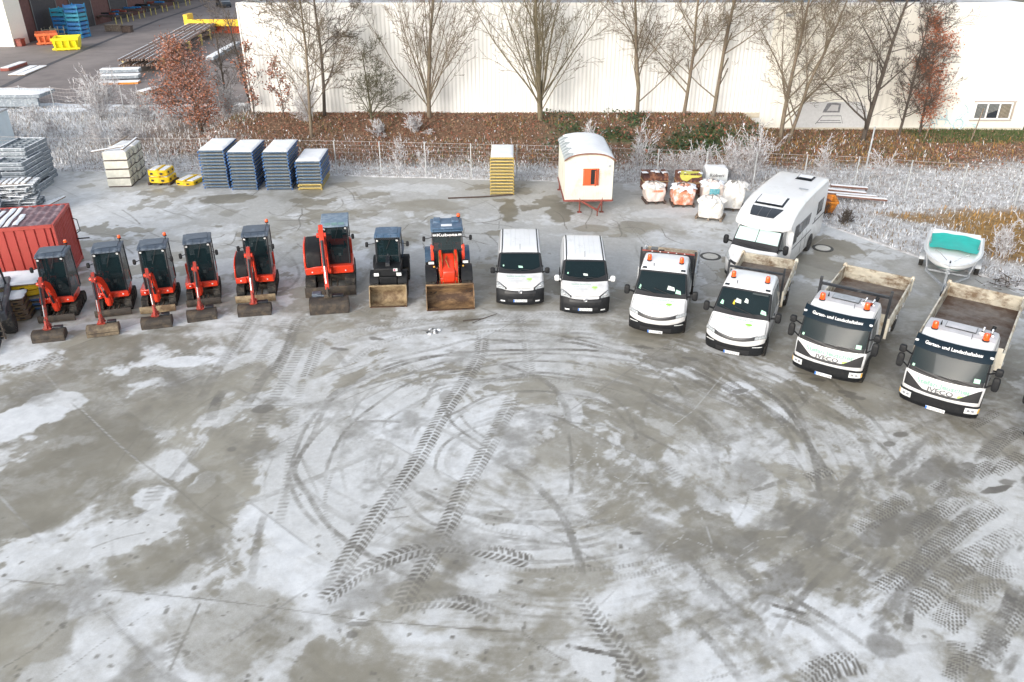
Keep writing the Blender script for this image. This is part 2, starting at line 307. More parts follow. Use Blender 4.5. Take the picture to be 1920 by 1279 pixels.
class Skin:
    """Vehicle shell: a side profile (front bottom, over the top, rear bottom) swept across, with rounded shoulders, tumblehome and a curved nose."""
    def __init__(s, prof, width, r=0.12, zb=0.3, plan=0.10, planlen=0.6, blur=0.22):
        s.p = prof; s.n = len(prof) - 1; s.wt = width; s.r = r; s.zb = zb; s.plan = plan; s.pl = planlen; s.blur = blur
        s.y0 = min(p[0] for p in prof)
    def lin(s, u):
        u = min(max(u, 0.0), s.n - 1e-6); i = int(u); t = u - i
        a, b = s.p[i], s.p[i + 1]
        return a[0] + (b[0] - a[0]) * t, a[1] + (b[1] - a[1]) * t
    def prof(s, u):
        y = z = 0.0
        h = min(s.blur, u + 1e-4, s.n - u + 1e-4)
        for k in (-1, -0.5, 0, 0.5, 1):
            a, b = s.lin(u + k * h); y += a / 5; z += b / 5
        return y, z
    def nrm(s, u):
        a, b = s.prof(max(0, u - 0.05)), s.prof(min(s.n, u + 0.05))
        dy, dz = b[0] - a[0], b[1] - a[1]; l = math.hypot(dy, dz) or 1
        return -dz / l, dy / l
    def w(s, z):
        t = s.wt
        if z <= t[0][0]: return t[0][1]
        for (z0, w0), (z1, w1) in zip(t, t[1:]):
            if z <= z1: return w0 + (w1 - w0) * (z - z0) / (z1 - z0)
        return t[-1][1]
    def warp(s, x, y, z):
        k = max(0.0, 1 - (y - s.y0) / s.pl); ww = s.w(z)
        return (x, y + s.plan * k * abs(x / ww) ** 2.4, z)
    def pt(s, u, f, off=0.0):
        y, z = s.prof(u); ny, nz = s.nrm(u); ww = s.w(z); r = min(s.r, ww * 0.45)
        flat = (ww - r); arc = r * math.pi / 2; L = flat + arc; d = abs(f) * L
        if d <= flat: x, dn, nx, nn = d, 0.0, 0.0, 1.0
        else:
            a = (d - flat) / r; x = flat + r * math.sin(a); dn = r * (1 - math.cos(a)); nx, nn = math.sin(a), math.cos(a)
        crown = 0.018 * (1 - min(1, x / ww) ** 2) * max(nz, 0)
        sg = 1 if f >= 0 else -1
        return s.warp(sg * (x + nx * off), y + ny * (crown - dn + nn * off), z + nz * (crown - dn + nn * off))
    def sd(s, y, z, sg, off=0.0): return s.warp(sg * (s.w(z) + off), y, z)
    def shell(s, mb, mi=0, per=5, nf=17, u0=0.0, u1=None):
        u1 = s.n if u1 is None else u1
        nu = int((u1 - u0) * per) + 1
        mb.grid(lambda a, b: s.pt(u0 + a * (u1 - u0), 1 - 2 * b), nu, nf, mi)
        inn = []
        for i in range(int(s.n * per) + 1):
            u = i / per; y, z = s.prof(u); ny, nz = s.nrm(u); inn.append((y - ny * s.r, z - nz * s.r, u))
        ys = [q[0] for q in inn]; ya, yb = min(ys), max(ys)
        def top(y):
            zt = s.zb + 0.02
            for (a0, z0, _), (a1, z1, _) in zip(inn, inn[1:]):
                lo, hi = min(a0, a1), max(a0, a1)
                if lo - 1e-6 <= y <= hi + 1e-6:
                    t = 0 if abs(a1 - a0) < 1e-6 else (y - a0) / (a1 - a0)
                    zt = max(zt, z0 + (z1 - z0) * t if abs(a1 - a0) > 1e-6 else max(z0, z1))
            return zt
        cols = 44
        for sg in (-1, 1):
            def fn(a, b, sg=sg):
                aa = 0.5 - 0.5 * math.cos(math.pi * a)
                y = ya + (yb - ya) * aa; zt = top(y)
                return s.sd(y, s.zb + (zt - s.zb) * b, sg)
            mb.grid((lambda a, b: fn(a, b)) if sg > 0 else (lambda a, b: fn(1 - a, b)), cols, 9, mi)
        return mb
    def patch(s, mb, u0, u1, f0, f1, off=0.004, mi=0, nu=10, nf=13):
        """Piece of the top/front surface; f0, f1, u0, u1 may be functions."""
        F0 = f0 if callable(f0) else (lambda a: f0); F1 = f1 if callable(f1) else (lambda a: f1)
        U0 = u0 if callable(u0) else (lambda b: u0); U1 = u1 if callable(u1) else (lambda b: u1)
        def fn(a, b):
            uu0, uu1 = U0(1 - b), U1(1 - b); u = uu0 + (uu1 - uu0) * a
            f = F1(a) + (F0(a) - F1(a)) * b
            return s.pt(u, f, off)
        return mb.grid(fn, nu, nf, mi)
    def spatch(s, mb, poly, sg, off=0.004, mi=0, n=8):
        """Four-corner side patch given as (y,z): rear-bottom, front-bottom, front-top, rear-top."""
        a, b, c, d = poly
        def fn(i, j):
            e0 = (a[0] + (b[0] - a[0]) * i, a[1] + (b[1] - a[1]) * i); e1 = (d[0] + (c[0] - d[0]) * i, d[1] + (c[1] - d[1]) * i)
            return s.sd(e0[0] + (e1[0] - e0[0]) * j, e0[1] + (e1[1] - e0[1]) * j, sg, off)
        return mb.grid(fn if sg < 0 else (lambda i, j: fn(1 - i, j)), n, n, mi)
# ------------------------------------------------------------------ the frozen concrete yard
rng = np.random.default_rng(7)
def vnoise(x, y, seed=0):
    xi = np.floor(x).astype(np.int64); yi = np.floor(y).astype(np.int64)
    fx = x - xi; fy = y - yi; fx = fx * fx * (3 - 2 * fx); fy = fy * fy * (3 - 2 * fy)
    def h(a, b):
        n = (a * 374761393 + b * 668265263 + seed * 1274126177) & 0xffffffff
        n = ((n ^ (n >> 13)) * 1274126177) & 0xffffffff
        return ((n ^ (n >> 16)) & 0xffff) / 65535.0
    return (h(xi, yi) * (1 - fx) + h(xi + 1, yi) * fx) * (1 - fy) + (h(xi, yi + 1) * (1 - fx) + h(xi + 1, yi + 1) * fx) * fy
def fbm(x, y, o=5, seed=0, gain=0.55):
    t = 0; a = 1.0; s = 0
    for i in range(o):
        t = t + a * vnoise(x * 2 ** i + 17.3 * i, y * 2 ** i - 9.1 * i, seed + i); s += a; a *= gain
    return t / s
def sstep(a, b, x):
    t = np.clip((x - a) / (b - a), 0, 1); return t * t * (3 - 2 * t)

gx = np.arange(-27.0, 27.01, 0.045)
gy = np.concatenate([np.arange(7.5, 24, 0.034), np.arange(24, 47, 0.052)])
X, Y = np.meshgrid(gx, gy)                      # rows: y
def to_pix(x, y, z=0.0):
    zz = z - CAM_H
    f = y * _c - zz * _s; d = -(y * _s + zz * _c)
    return 960 + FPX * x / f, 639.5 + FPX * d / f
# how much of the concrete is frosted, surveyed on a coarse net of ground points
SV_X = np.arange(0, 1921, 160)
SV_Y = np.array([330, 400, 480, 560, 640, 720, 800, 880, 960, 1040, 1120, 1200, 1279])
SV = np.array([
 [.75, .55, .50, .35, .35, .25, .35, .30, .35, .35, .40, .80, .90],
 [.50, .75, .80, .45, .60, .50, .30, .35, .50, .70, .60, .90, .70],
 [.40, .80, .60, .60, .50, .55, .40, .45, .70, .60, .40, .50, .60],
 [.45, .55, .55, .60, .60, .45, .45, .45, .35, .30, .30, .40, .60],
 [.62, .42, .35, .50, .68, .80, .75, .68, .50, .40, .30, .32, .50],
 [.52, .25, .28, .40, .82, .85, .62, .48, .60, .50, .40, .34, .50],
 [.80, .22, .30, .58, .92, .85, .72, .58, .55, .50, .48, .50, .60],
 [.60, .28, .28, .55, .96, .90, .72, .55, .50, .52, .56, .52, .70],
 [.42, .30, .28, .68, .96, .88, .72, .52, .50, .50, .52, .56, .80],
 [.50, .60, .36, .52, .92, .75, .60, .50, .45, .42, .46, .58, .85],
 [.72, .55, .48, .56, .62, .50, .50, .45, .42, .42, .48, .62, .84],
 [.28, .62, .42, .38, .50, .42, .42, .40, .42, .42, .48, .62, .74],
 [.34, .60, .30, .28, .40, .32, .40, .40, .42, .48, .60, .60, .72]])
px, py = to_pix(X, Y)
ci = np.clip((px) / 160.0, 0, 11.999); c0 = ci.astype(int); ct = ci - c0
rj = np.interp(py, SV_Y, np.arange(13)); rj = np.clip(rj, 0, 11.999); r0 = rj.astype(int); rt = rj - r0
guide = (SV[r0, c0] * (1 - ct) + SV[r0, c0 + 1] * ct) * (1 - rt) + (SV[r0 + 1, c0] * (1 - ct) + SV[r0 + 1, c0 + 1] * ct) * rt
del ci, c0, ct, rj, r0, rt
wx = X + 0.9 * (fbm(X * .5, Y * .5, 4, 11) - .5); wy = Y + 0.9 * (fbm(X * .5 + 50, Y * .5, 4, 12) - .5)
n_big = .55 * fbm(wx * .42, wy * .42, 6, 1, .62) + .45 * fbm(wx * 1.1 + 9, wy * 1.1, 6, 2, .62)
# wind-swept streaks: left half runs up to the right, right half runs down to the right
ang = np.where(X < 1, 0.95, 0.95) ; sx = (wx * .55 + wy * .83); sy = (-wx * .83 + wy * .55)
st1 = fbm(sx * .28, sy * 1.5, 5, 3); sx2 = (-wx * .72 + wy * .69); sy2 = (wx * .69 + wy * .72)
st2 = fbm(sx2 * .25, sy2 * 1.7, 5, 4)
_px, _py = P(1010, 850); _dx, _dy = wx - _px, (wy - _py) * 1.25; _rr = np.hypot(_dx, _dy); _th = (np.arctan2(_dy, _dx) - 2.2) % (2 * math.pi)
swirl = fbm(_rr * 2.6, _th * np.maximum(_rr, 1) * .0 + _th * 2.2, 5, 14, .68) - .5; swirl *= sstep(1.2, 3, _rr) * (1 - sstep(9, 14, _rr))
lr = sstep(-2, 5, X + 0.35 * (Y - 18)); near = 1 - sstep(17, 23, Y)
streak = (st1 * (1 - lr) + st2 * lr - .5) * (.25 + .75 * near)
base = (n_big - .5) * 2.5 + streak * 1.15 + (guide - .5) * 1.15 + swirl * 1.1
fine = fbm(wx * 5.5, wy * 5.5, 4, 6, .6)
edge = base + (fine - .5) * (.35 + .5 * lr * near)
crisp = sstep(.42, .62, fbm(X * .3 + 20, Y * .3, 3, 17)) * (1 - .5 * lr * near)
Fh = crisp * sstep(-.05, .10, edge) + (1 - crisp) * sstep(-.32, .42, edge)                      # crisp-edged frost sheets
Fs = sstep(-.5, .75, edge)                       # thin film
soft = sstep(.3, .7, fbm(wx * .16, wy * .16, 3, 15))
FROST = Fh * (.52 + .2 * soft) + Fs * .48 * (1 - .4 * soft)
FROST = np.maximum(FROST, (.20 + .22 * streak) * sstep(.44, .66, fbm(wx * 1.7 + 3, wy * 1.7, 6, 18, .68)))
FROST *= .62 + .62 * fbm(wx * 1.3, wy * 1.3, 6, 8, .65)
FROST = np.clip(FROST + .22 * (fbm(wx * 3.1, wy * 3.1, 5, 9, .7) - .5) * (.4 + Fs), 0, 1)
FROST = np.clip(FROST, 0, 1)
del _dx, _dy, _rr, _th, swirl, wx, wy, sx, sy, sx2, sy2, st1, st2
DARK = np.zeros_like(FROST)                      # wet rubber / meltwater marks
WHITE = np.zeros_like(FROST)                     # frost squeezed into cracks and joints
JIT = fbm(X * 7, Y * 7, 3, 21); JIT2 = fbm(X * 1.1, Y * 1.1, 3, 22)

farz = sstep(26.5, 31, Y + .0 * X)
pale = sstep(.30, .52, fbm(X * .45 + 30, Y * .45 + 7, 5, 19, .6) + .12 * (fbm(X * 2.2, Y * 2.2, 3, 20) - .5))
FROST = np.maximum(FROST, farz * (.22 + .30 * pale))
def spline(pts, step=0.22):
    pts = [np.array(p, float) for p in pts]
    if len(pts) == 2: pts = [pts[0], (pts[0] + pts[1]) / 2, pts[1]]
    q = [2 * pts[0] - pts[1]] + pts + [2 * pts[-1] - pts[-2]]; out = []
    for i in range(1, len(q) - 2):
        a, b, c, d = q[i - 1], q[i], q[i + 1], q[i + 2]; n = max(2, int(np.linalg.norm(c - b) / step))
        for k in range(n):
            t = k / n
            out.append(.5 * ((2 * b) + (c - a) * t + (2 * a - 5 * b + 4 * c - d) * t * t + (3 * b - a - 3 * c + d) * t ** 3))
    out.append(pts[-1]); return np.array(out)
def stroke(pts, width, amt, kind='smooth', target='d', pitch=.15, world=False, fade=.25, rough=.5):
    """A wheel track, joint or crack laid along ground points."""
    wp = spline([p if world else P(*p) for p in pts])
    T = {'d': DARK, 'w': WHITE}[target]
    seg = np.diff(wp, axis=0); ln = np.linalg.norm(seg, axis=1); cum = np.concatenate([[0], np.cumsum(ln)]); tot = cum[-1]
    m = width * 1.1 + .1
    for i in range(len(seg)):
        if ln[i] < 1e-6: continue
        a, b = wp[i], wp[i + 1]
        x0, x1 = min(a[0], b[0]) - m, max(a[0], b[0]) + m; y0, y1 = min(a[1], b[1]) - m, max(a[1], b[1]) + m
        i0, i1 = np.searchsorted(gx, x0), np.searchsorted(gx, x1); j0, j1 = np.searchsorted(gy, y0), np.searchsorted(gy, y1)
        if i1 <= i0 or j1 <= j0: continue
        xs = X[j0:j1, i0:i1] - a[0]; ys = Y[j0:j1, i0:i1] - a[1]
        d = seg[i] / ln[i]
        t = xs * d[0] + ys * d[1]; l = -xs * d[1] + ys * d[0]
        ok = (t >= -.02) & (t <= ln[i] + .02)
        s = cum[i] + t; al = np.abs(l); jt = JIT[j0:j1, i0:i1]; j2 = JIT2[j0:j1, i0:i1]
        hw = width / 2
        edge = 1 - sstep(hw * .8, hw * 1.08, al + (jt - .5) * hw * .35)
        if kind == 'smooth': v = edge * (1 - rough + rough * sstep(.3, .62, jt))
        elif kind == 'lug':                       # two rows of slanted lugs with a clear centre line
            ph = (s + al * al / hw * .55) / pitch + (l > 0) * .5; fr = ph - np.floor(ph)
            v = edge * sstep(.05, .2, fr) * (1 - sstep(.6, .78, fr)) * sstep(hw * .05, hw * .14, al) * (.5 + .9 * jt)
        elif kind == 'rib':                       # fine cross tread
            ph = s / pitch; fr = ph - np.floor(ph)
            v = edge * (sstep(.1, .3, fr) * (1 - sstep(.5, .75, fr)) * .85 + .15) * (.45 + jt)
        elif kind == 'line':
            v = (1 - sstep(hw * .5, hw, al + (jt - .5) * hw * rough)) * (1.1 - rough * .6 * (j2 > .5))
        elif kind == 'comb':                      # shrinking comb of tread teeth on snow
            ph = (s + al * .25) / pitch; fr = ph - np.floor(ph)
            v = edge * sstep(.08, .2, fr) * (1 - sstep(.45, .62, fr)) * sstep(.25, .55, jt * .6 + j2 * .5)
        if fade: v = v * sstep(0, fade * tot + .01, s) * sstep(0, fade * tot + .01, tot - s)
        v = v * amt * (1.1 if kind == 'smooth' else .85) * ok * (.5 + .75 * sstep(.25, .75, j2))
        T[j0:j1, i0:i1] = np.maximum(T[j0:j1, i0:i1], np.clip(v, 0, 1))
def blob(p, rx, ry, amt, target='d', rot=0.0, soft=.25, rag=.5):
    """Puddle or frost patch: rx, ry in metres."""
    c = P(*p); m = max(rx, ry) * 1.5
    i0, i1 = np.searchsorted(gx, c[0] - m), np.searchsorted(gx, c[0] + m); j0, j1 = np.searchsorted(gy, c[1] - m), np.searchsorted(gy, c[1] + m)
    if i1 <= i0 or j1 <= j0: return
    xs = X[j0:j1, i0:i1] - c[0]; ys = Y[j0:j1, i0:i1] - c[1]
    a, b = math.cos(rot), math.sin(rot)
    q = np.hypot((xs * a + ys * b) / rx, (-xs * b + ys * a) / ry) + (fbm(X[j0:j1, i0:i1] * 1.6, Y[j0:j1, i0:i1] * 1.6, 4, 31) - .5) * rag * 2
    v = (1 - sstep(1 - soft, 1 + soft * .3, q)) * abs(amt)
    if target == 'd': DARK[j0:j1, i0:i1] = np.maximum(DARK[j0:j1, i0:i1], v)
    elif target == 'w': WHITE[j0:j1, i0:i1] = np.maximum(WHITE[j0:j1, i0:i1], v)
    elif target == 'melt': FROST[j0:j1, i0:i1] *= 1 - v
    else: FROST[j0:j1, i0:i1] = np.maximum(FROST[j0:j1, i0:i1], v)

# sheets of frost and bare wet slabs that stand out in the yard
for p, rx, ry, a, k, r in [
 ((430, 372), 1.3, .9, .95, 'melt', 0), ((585, 362), .7, .8, .95, 'melt', 0), ((955, 395), .45, 1.7, .95, 'melt', 0), ((1050, 400), .7, 1.6, .95, 'melt', 0), ((1035, 372), .5, .6, .9, 'melt', 0),
 ((1110, 428), .9, .5, .8, 'melt', 0), ((1195, 425), 1.3, .9, .8, 'melt', 0), ((800, 385), 2.2, 1.0, .7, 'melt', 0), ((1560, 462), 1.3, 1.7, .95, 'melt', 0), ((1520, 500), 1.6, 1.6, .9, 'melt', 0),
 ((1265, 398), 2.4, .8, .85, 'f', .2), ((1240, 455), 1.2, .8, .7, 'f', 0), ((1610, 435), 1.8, 1.6, .9, 'f', -.9), ((1650, 520), .8, 2.2, .6, 'f', 0), ((770, 352), 2.6, .9, .85, 'f', 0), ((215, 400), 3.2, 2.2, .8, 'f', .2),
 ((150, 350), 2.0, 1.4, .8, 'f', 0), ((660, 440), 1.8, 1.1, .7, 'f', 0), ((900, 470), .5, 1.0, .55, 'f', 0), ((1030, 490), .6, 1.2, .6, 'f', 0), ((545, 545), .7, 1.3, .8, 'f', 0), ((430, 500), 1.2, 1.0, .8, 'f', 0),
 ((350, 678), 1.3, .35, .95, 'f', .1), ((240, 610), 2.6, .5, .85, 'f', .12), ((395, 625), 1.2, .3, .7, 'f', .2), ((40, 790), 1.1, 1.0, .95, 'f', .5), ((100, 755), 1.0, .7, .8, 'f', 0),
 ((700, 860), 3.4, 2.6, .85, 'f', .5), ((620, 960), 1.8, 1.7, .95, 'f', .4), ((700, 750), 2.0, 1.0, .75, 'f', .2), ((290, 930), .55, .6, .8, 'f', .8), ((500, 940), .35, .8, .85, 'f', 0),
 ((330, 880), .5, .9, .7, 'f', .6), ((375, 910), .35, .5, .6, 'f', 0), ((1065, 760), .35, 1.0, .85, 'f', .2), ((1488, 860), .36, .36, 1., 'f', 0), ((1385, 727), .5, .35, 1., 'f', 0), ((1425, 965), .75, .55, .95, 'f', 0),
 ((1455, 1150), .42, .6, .95, 'f', 0), ((1115, 1250), .4, .4, .8, 'f', 0), ((1870, 890), .9, .9, .95, 'f', 0), ((1890, 1000), .8, .9, .9, 'f', 0), ((1790, 960), .6, .5, .8, 'f', .6), ((1900, 1240), .7, .6, .9, 'f', 0),
 ((250, 1000), 1.6, .7, .75, 'f', .6), ((130, 1040), 1.3, .6, .7, 'f', .4), ((230, 1190), .5, 1.5, .75, 'f', -.5), ((150, 1200), .5, 1.2, .5, 'f', -.5),
 ((200, 860), 1.2, .9, .75, 'melt', 0), ((140, 800), .6, .6, .8, 'melt', 0), ((290, 780), 2.0, 1.0, .7, 'melt', .5), ((400, 930), 1.0, 1.2, .75, 'melt', 0), ((300, 1060), 1.2, .7, .5, 'melt', 0), ((60, 1190), .9, .8, .7, 'melt', 0),
 ((440, 1180), 1.4, 1.3, .6, 'melt', 0), ((60, 960), 1.0, .9, .6, 'melt', 0), ((240, 640), 3.0, .5, .6, 'melt', .12), ((620, 680), .3, 1.3, .5, 'melt', -.4), ((1160, 720), 1.6, 1.2, .6, 'melt', -.4), ((1040, 720), 1.0, .5, .5, 'melt', 0), ((1290, 790), 1.8, 1.4, .5, 'melt', 0),
 ((1500, 660), 2.4, .9, .6, 'melt', -.5), ((1230, 640), 1.6, .5, .6, 'melt', -.2), ((1000, 575), 2.6, .4, .5, 'melt', 0), ((1500, 990), 1.2, 1.0, .6, 'melt', -.6), ((1520, 1060), 1.6, .8, .6, 'melt', -.6), ((1330, 1040), 1.8, .6, .55, 'melt', -.7), ((930, 970), .5, .3, .6, 'melt', 0), ((640, 1155), .3, .2, .6, 'melt', 0), ((790, 1108), .8, .3, .7, 'melt', 0), ((255, 815), .4, .3, .8, 'melt', 0)]:
    blob(p, rx, ry, a, k, r, soft=.12 if k == 'f' else .18, rag=.55)
for _ in range(60):                               # meltwater pools on the far half of the yard
    q = (rng.uniform(120, 1560), rng.uniform(345, 560)); k = rng.uniform(.15, .75); blob(q, k * rng.uniform(1, 2.4), k, rng.uniform(.6, .95), 'melt', rng.uniform(-.3, .3), .08, 1.9)
for p, rx, ry, a, r in [((492, 766), .34, .26, .75, .25), ((434, 842), .16, .16, .6, 0), ((836, 745), .2, .4, .35, 0), ((1690, 815), .26, .14, .7, .3), ((1668, 832), .22, .14, .7, .3), ((1785, 885), .34, .22, .7, .6), ((1815, 873), .2, .15, .7, .3),
 ((1560, 930), .7, .25, .5, -.1), ((1550, 905), .4, .22, .5, 0), ((1680, 985), .8, .35, .55, .4), ((1645, 1010), .5, .3, .5, .4), ((1660, 1210), .4, .3, .5, 0), ((683, 950), .1, .1, .45, 0),
 ((1192, 1000), .14, .05, .8, 0), ((1130, 975), .1, .06, .5, 0), ((660, 1190), .14, .12, .6, 0), ((672, 1170), .3, .08, .5, 0),]:
    blob(p, rx, ry, a, 'd', r, soft=.2, rag=.45)
for _ in range(230):                              # drips and boot marks
    q = (rng.uniform(0, 1200), rng.uniform(960, 1279)) if rng.random() < .7 else (rng.uniform(0, 1900), rng.uniform(620, 1279))
    r = rng.uniform(.018, .06); blob(q, r * rng.uniform(1, 1.8), r, rng.uniform(.35, .75), 'd', rng.uniform(0, 3), .3, .3)
# lugged tyre tracks
stroke([(603, 1130), (690, 990), (775, 875), (835, 770), (875, 710), (900, 665), (905, 620)], .52, .95, 'lug', fade=.08)
stroke([(745, 1150), (775, 1095), (830, 1005), (870, 920), (920, 830), (955, 762), (968, 735)], .52, .95, 'lug', fade=.08)
stroke([(600, 1130), (680, 1072), (760, 1038), (840, 1024), (930, 1036), (1000, 1056)], .5, 1.15, 'lug', fade=.04)
stroke([(1080, 1105), (1130, 1178), (1180, 1240), (1200, 1290)], .45, .8, 'lug', fade=.1)
stroke([(735, 1140), (800, 1128), (870, 1130), (930, 1152)], .45, .95, 'lug', fade=.1)
stroke([(968, 582), (985, 625), (992, 690), (988, 720)], .42, .5, 'lug', fade=.1)
stroke([(573, 708), (592, 662), (602, 632)], .44, .85, 'lug', fade=.05)
stroke([(510, 708), (540, 650), (556, 606), (575, 590)], .42, .7, 'lug', fade=.1); stroke([(512, 700), (540, 650), (552, 615)], .34, .45, 'smooth', fade=.2)
stroke([(412, 690), (450, 630), (478, 590)], .36, .6, 'lug', fade=.1); stroke([(370, 760), (410, 690), (440, 640)], .36, .4, 'smooth', fade=.2)
stroke([(395, 790), (405, 755), (420, 730)], .36, .6, 'smooth', fade=.06)
stroke([(480, 680), (510, 640), (540, 595)], .3, .4, 'rib', fade=.1); stroke([(455, 770), (500, 700), (530, 670)], .34, .35, 'smooth', fade=.2)
stroke([(14, 698), (60, 680), (130, 668)], .32, .6, 'lug', fade=.1); stroke([(35, 735), (70, 700), (100, 660)], .3, .55, 'lug', fade=.1); stroke([(70, 700), (110, 698), (140, 696)], .3, .35, 'smooth')
stroke([(290, 664), (350, 664), (405, 670)], .22, .55, 'lug', fade=.05, pitch=.2); stroke([(270, 694), (300, 697), (345, 697)], .24, .75, 'lug', fade=.05, pitch=.2); stroke([(165, 695), (210, 694)], .2, .35, 'lug', pitch=.2)
stroke([(462, 915), (478, 840), (500, 775), (545, 690), (570, 640)], .36, .42, 'rib', fade=.1, pitch=.17); stroke([(520, 1000), (540, 900), (550, 800), (570, 700)], .26, .42, 'rib', fade=.1, pitch=.15)
stroke([(280, 950), (300, 900)], .5, .5, 'rib', 'd', pitch=.17); stroke([(350, 1060), (365, 1035)], .45, .5, 'rib', pitch=.17); stroke([(300, 1279), (325, 1220), (345, 1180)], .36, .55, 'lug', fade=.1)
stroke([(320, 1260), (400, 1210), (480, 1175), (550, 1160)], .22, .5, 'rib', fade=.1, pitch=.12)
for pts in [[(620, 720), (700, 650), (830, 610), (960, 596), (1080, 594)], [(600, 640), (700, 612), (820, 598), (960, 588), (1130, 594)], [(640, 745), (720, 700), (800, 692), (870, 695)], [(720, 728), (790, 718), (860, 722)],
            [(1000, 590), (1120, 600), (1180, 612)], [(640, 560), (700, 590), (770, 600)], [(560, 500), (520, 470), (540, 455)], [(410, 478), (480, 490), (540, 520), (560, 545)], [(560, 560), (600, 480), (640, 450)], [(660, 350), (690, 380), (760, 400)], [(820, 470), (900, 450)],
            [(0, 620), (60, 590)], [(1180, 640), (1300, 700), (1420, 790)], [(1520, 720), (1600, 770), (1650, 830)]]:
    stroke(pts, .34, .34, 'lug', fade=.2); 
# smooth turning arcs
for pts, w, a in [([(598, 800), (606, 760), (640, 728), (740, 682), (830, 667), (900, 672), (970, 692), (1030, 718)], .16, .55), ([(1000, 700), (1040, 730), (1063, 770), (1066, 800)], .22, .5), ([(600, 712), (700, 682), (820, 670)], .1, .4),
                  ([(1145, 740), (1175, 770), (1192, 815), (1190, 835)], .12, .6), ([(600, 794), (730, 790), (820, 803), (900, 845), (1000, 905), (1040, 938)], .14, .4), ([(832, 756), (850, 795), (905, 835), (935, 850)], .1, .6), ([(858, 770), (880, 800), (920, 828)], .1, .55),
                  ([(1065, 800), (1072, 870), (1070, 940)], .12, .35), ([(1000, 905), (1050, 960), (1080, 1030), (1095, 1090)], .22, .45), ([(1360, 690), (1450, 745), (1500, 800), (1525, 855), (1536, 920), (1533, 1010)], .2, .6), ([(1300, 670), (1400, 735), (1470, 800), (1505, 870)], .16, .45),
                  ([(1180, 640), (1260, 672), (1330, 720)], .2, .45), ([(900, 622), (1020, 625), (1150, 655), (1240, 700), (1300, 770)], .12, .5), ([(1440, 650), (1540, 700), (1640, 790), (1690, 860)], .14, .4), ([(740, 700), (670, 760), (640, 850), (650, 930)], .1, .25),
                  ([(530, 960), (545, 880), (575, 800), (640, 725)], .13, .45), ([(600, 935), (560, 830), (600, 760)], .08, .25), ([(1060, 960), (1150, 985), (1290, 1020)], .1, .35), ([(1000, 545), (1060, 500), (1070, 470)], .06, .3), ([(1330, 640), (1230, 720), (1200, 840), (1240, 960)], .12, .3),
                  ([(430, 760), (560, 760), (640, 748)], .08, .3), ([(270, 730), (340, 700), (430, 660)], .12, .3), ([(230, 1010), (260, 965), (320, 900), (430, 770)], .2, .25), ([(470, 1100), (485, 1000), (500, 960)], .2, .35), ([(380, 580), (500, 560), (560, 520), (540, 470)], .12, .4), ([(1440, 1040), (1540, 1050), (1640, 1030)], .12, .4),
                  ([(1240, 980), (1330, 1090), (1420, 1180), (1500, 1290)], .24, .4), ([(1290, 970), (1400, 1080), (1520, 1170), (1650, 1280)], .24, .42), ([(1240, 1120), (1330, 1200), (1400, 1290)], .2, .42), ([(1400, 1290), (1480, 1150), (1560, 1060), (1640, 990)], .18, .45), ([(1560, 1110), (1640, 1030), (1700, 960), (1760, 900)], .16, .4),
                  ([(1455, 1095), (1500, 1130), (1580, 1180), (1680, 1250)], .16, .5), ([(1700, 1080), (1705, 1140), (1700, 1190)], .2, .6), ([(1905, 1090), (1880, 1160), (1840, 1240)], .28, .85), ([(1480, 700), (1560, 800), (1640, 960)], .1, .3), ([(1600, 870), (1640, 960), (1650, 1010)], .08, .4),
                  ([(1440, 1132), (1478, 1142), (1520, 1156)], .11, .95), ([(1440, 1152), (1478, 1158), (1530, 1178)], .11, .95), ([(1070, 1212), (1110, 1220), (1170, 1232)], .11, .9), ([(730, 958), (765, 950)], .06, .75), ([(728, 972), (770, 968)], .06, .75)]:
    stroke(pts, w, a, 'smooth', fade=.15, rough=.45)
# combs of cleat marks pressed into the snow on the right
r2 = random.Random(5)
for pts, w in [([(1740, 930), (1800, 900), (1870, 870)], .5), ([(1700, 1010), (1760, 960), (1830, 920)], .5), ([(1840, 860), (1880, 825), (1920, 800)], .45), ([(1860, 890), (1920, 850)], .4), ([(1640, 1120), (1720, 1060), (1800, 990), (1880, 940)], .55), ([(1700, 1150), (1780, 1080), (1850, 1030), (1920, 990)], .6),
               ([(1760, 1180), (1830, 1110), (1900, 1050)], .6), ([(1600, 1000), (1660, 960), (1700, 930)], .5), ([(1510, 900), (1560, 880)], .4), ([(1500, 1279), (1560, 1250), (1620, 1240)], .6),
               ([(1830, 1260), (1870, 1190), (1920, 1120)], .5), ([(1780, 1279), (1800, 1240), (1790, 1200)], .4), ([(1820, 800), (1850, 785), (1870, 770)], .3), ([(1860, 1240), (1880, 1180)], .4)]:
    stroke(pts, w, 1.4, 'comb', fade=.1, pitch=r2.uniform(.085, .13))
blob((1880, 915), .5, .12, .9, 'd', .3, .2, .9); blob((1890, 905), .3, .25, .6, 'd', .3, .2, 1.2); blob((1390, 733), .25, .12, .75, 'd', .2, .2, 1.0)
for p in [(1500, 700), (1530, 712), (1580, 735), (1600, 745), (710, 636), (800, 620), (640, 655), (1250, 655), (1290, 672), (1210, 652)]: blob(p, .3, .1, .7, 'd', -.3, .3, 1.2)
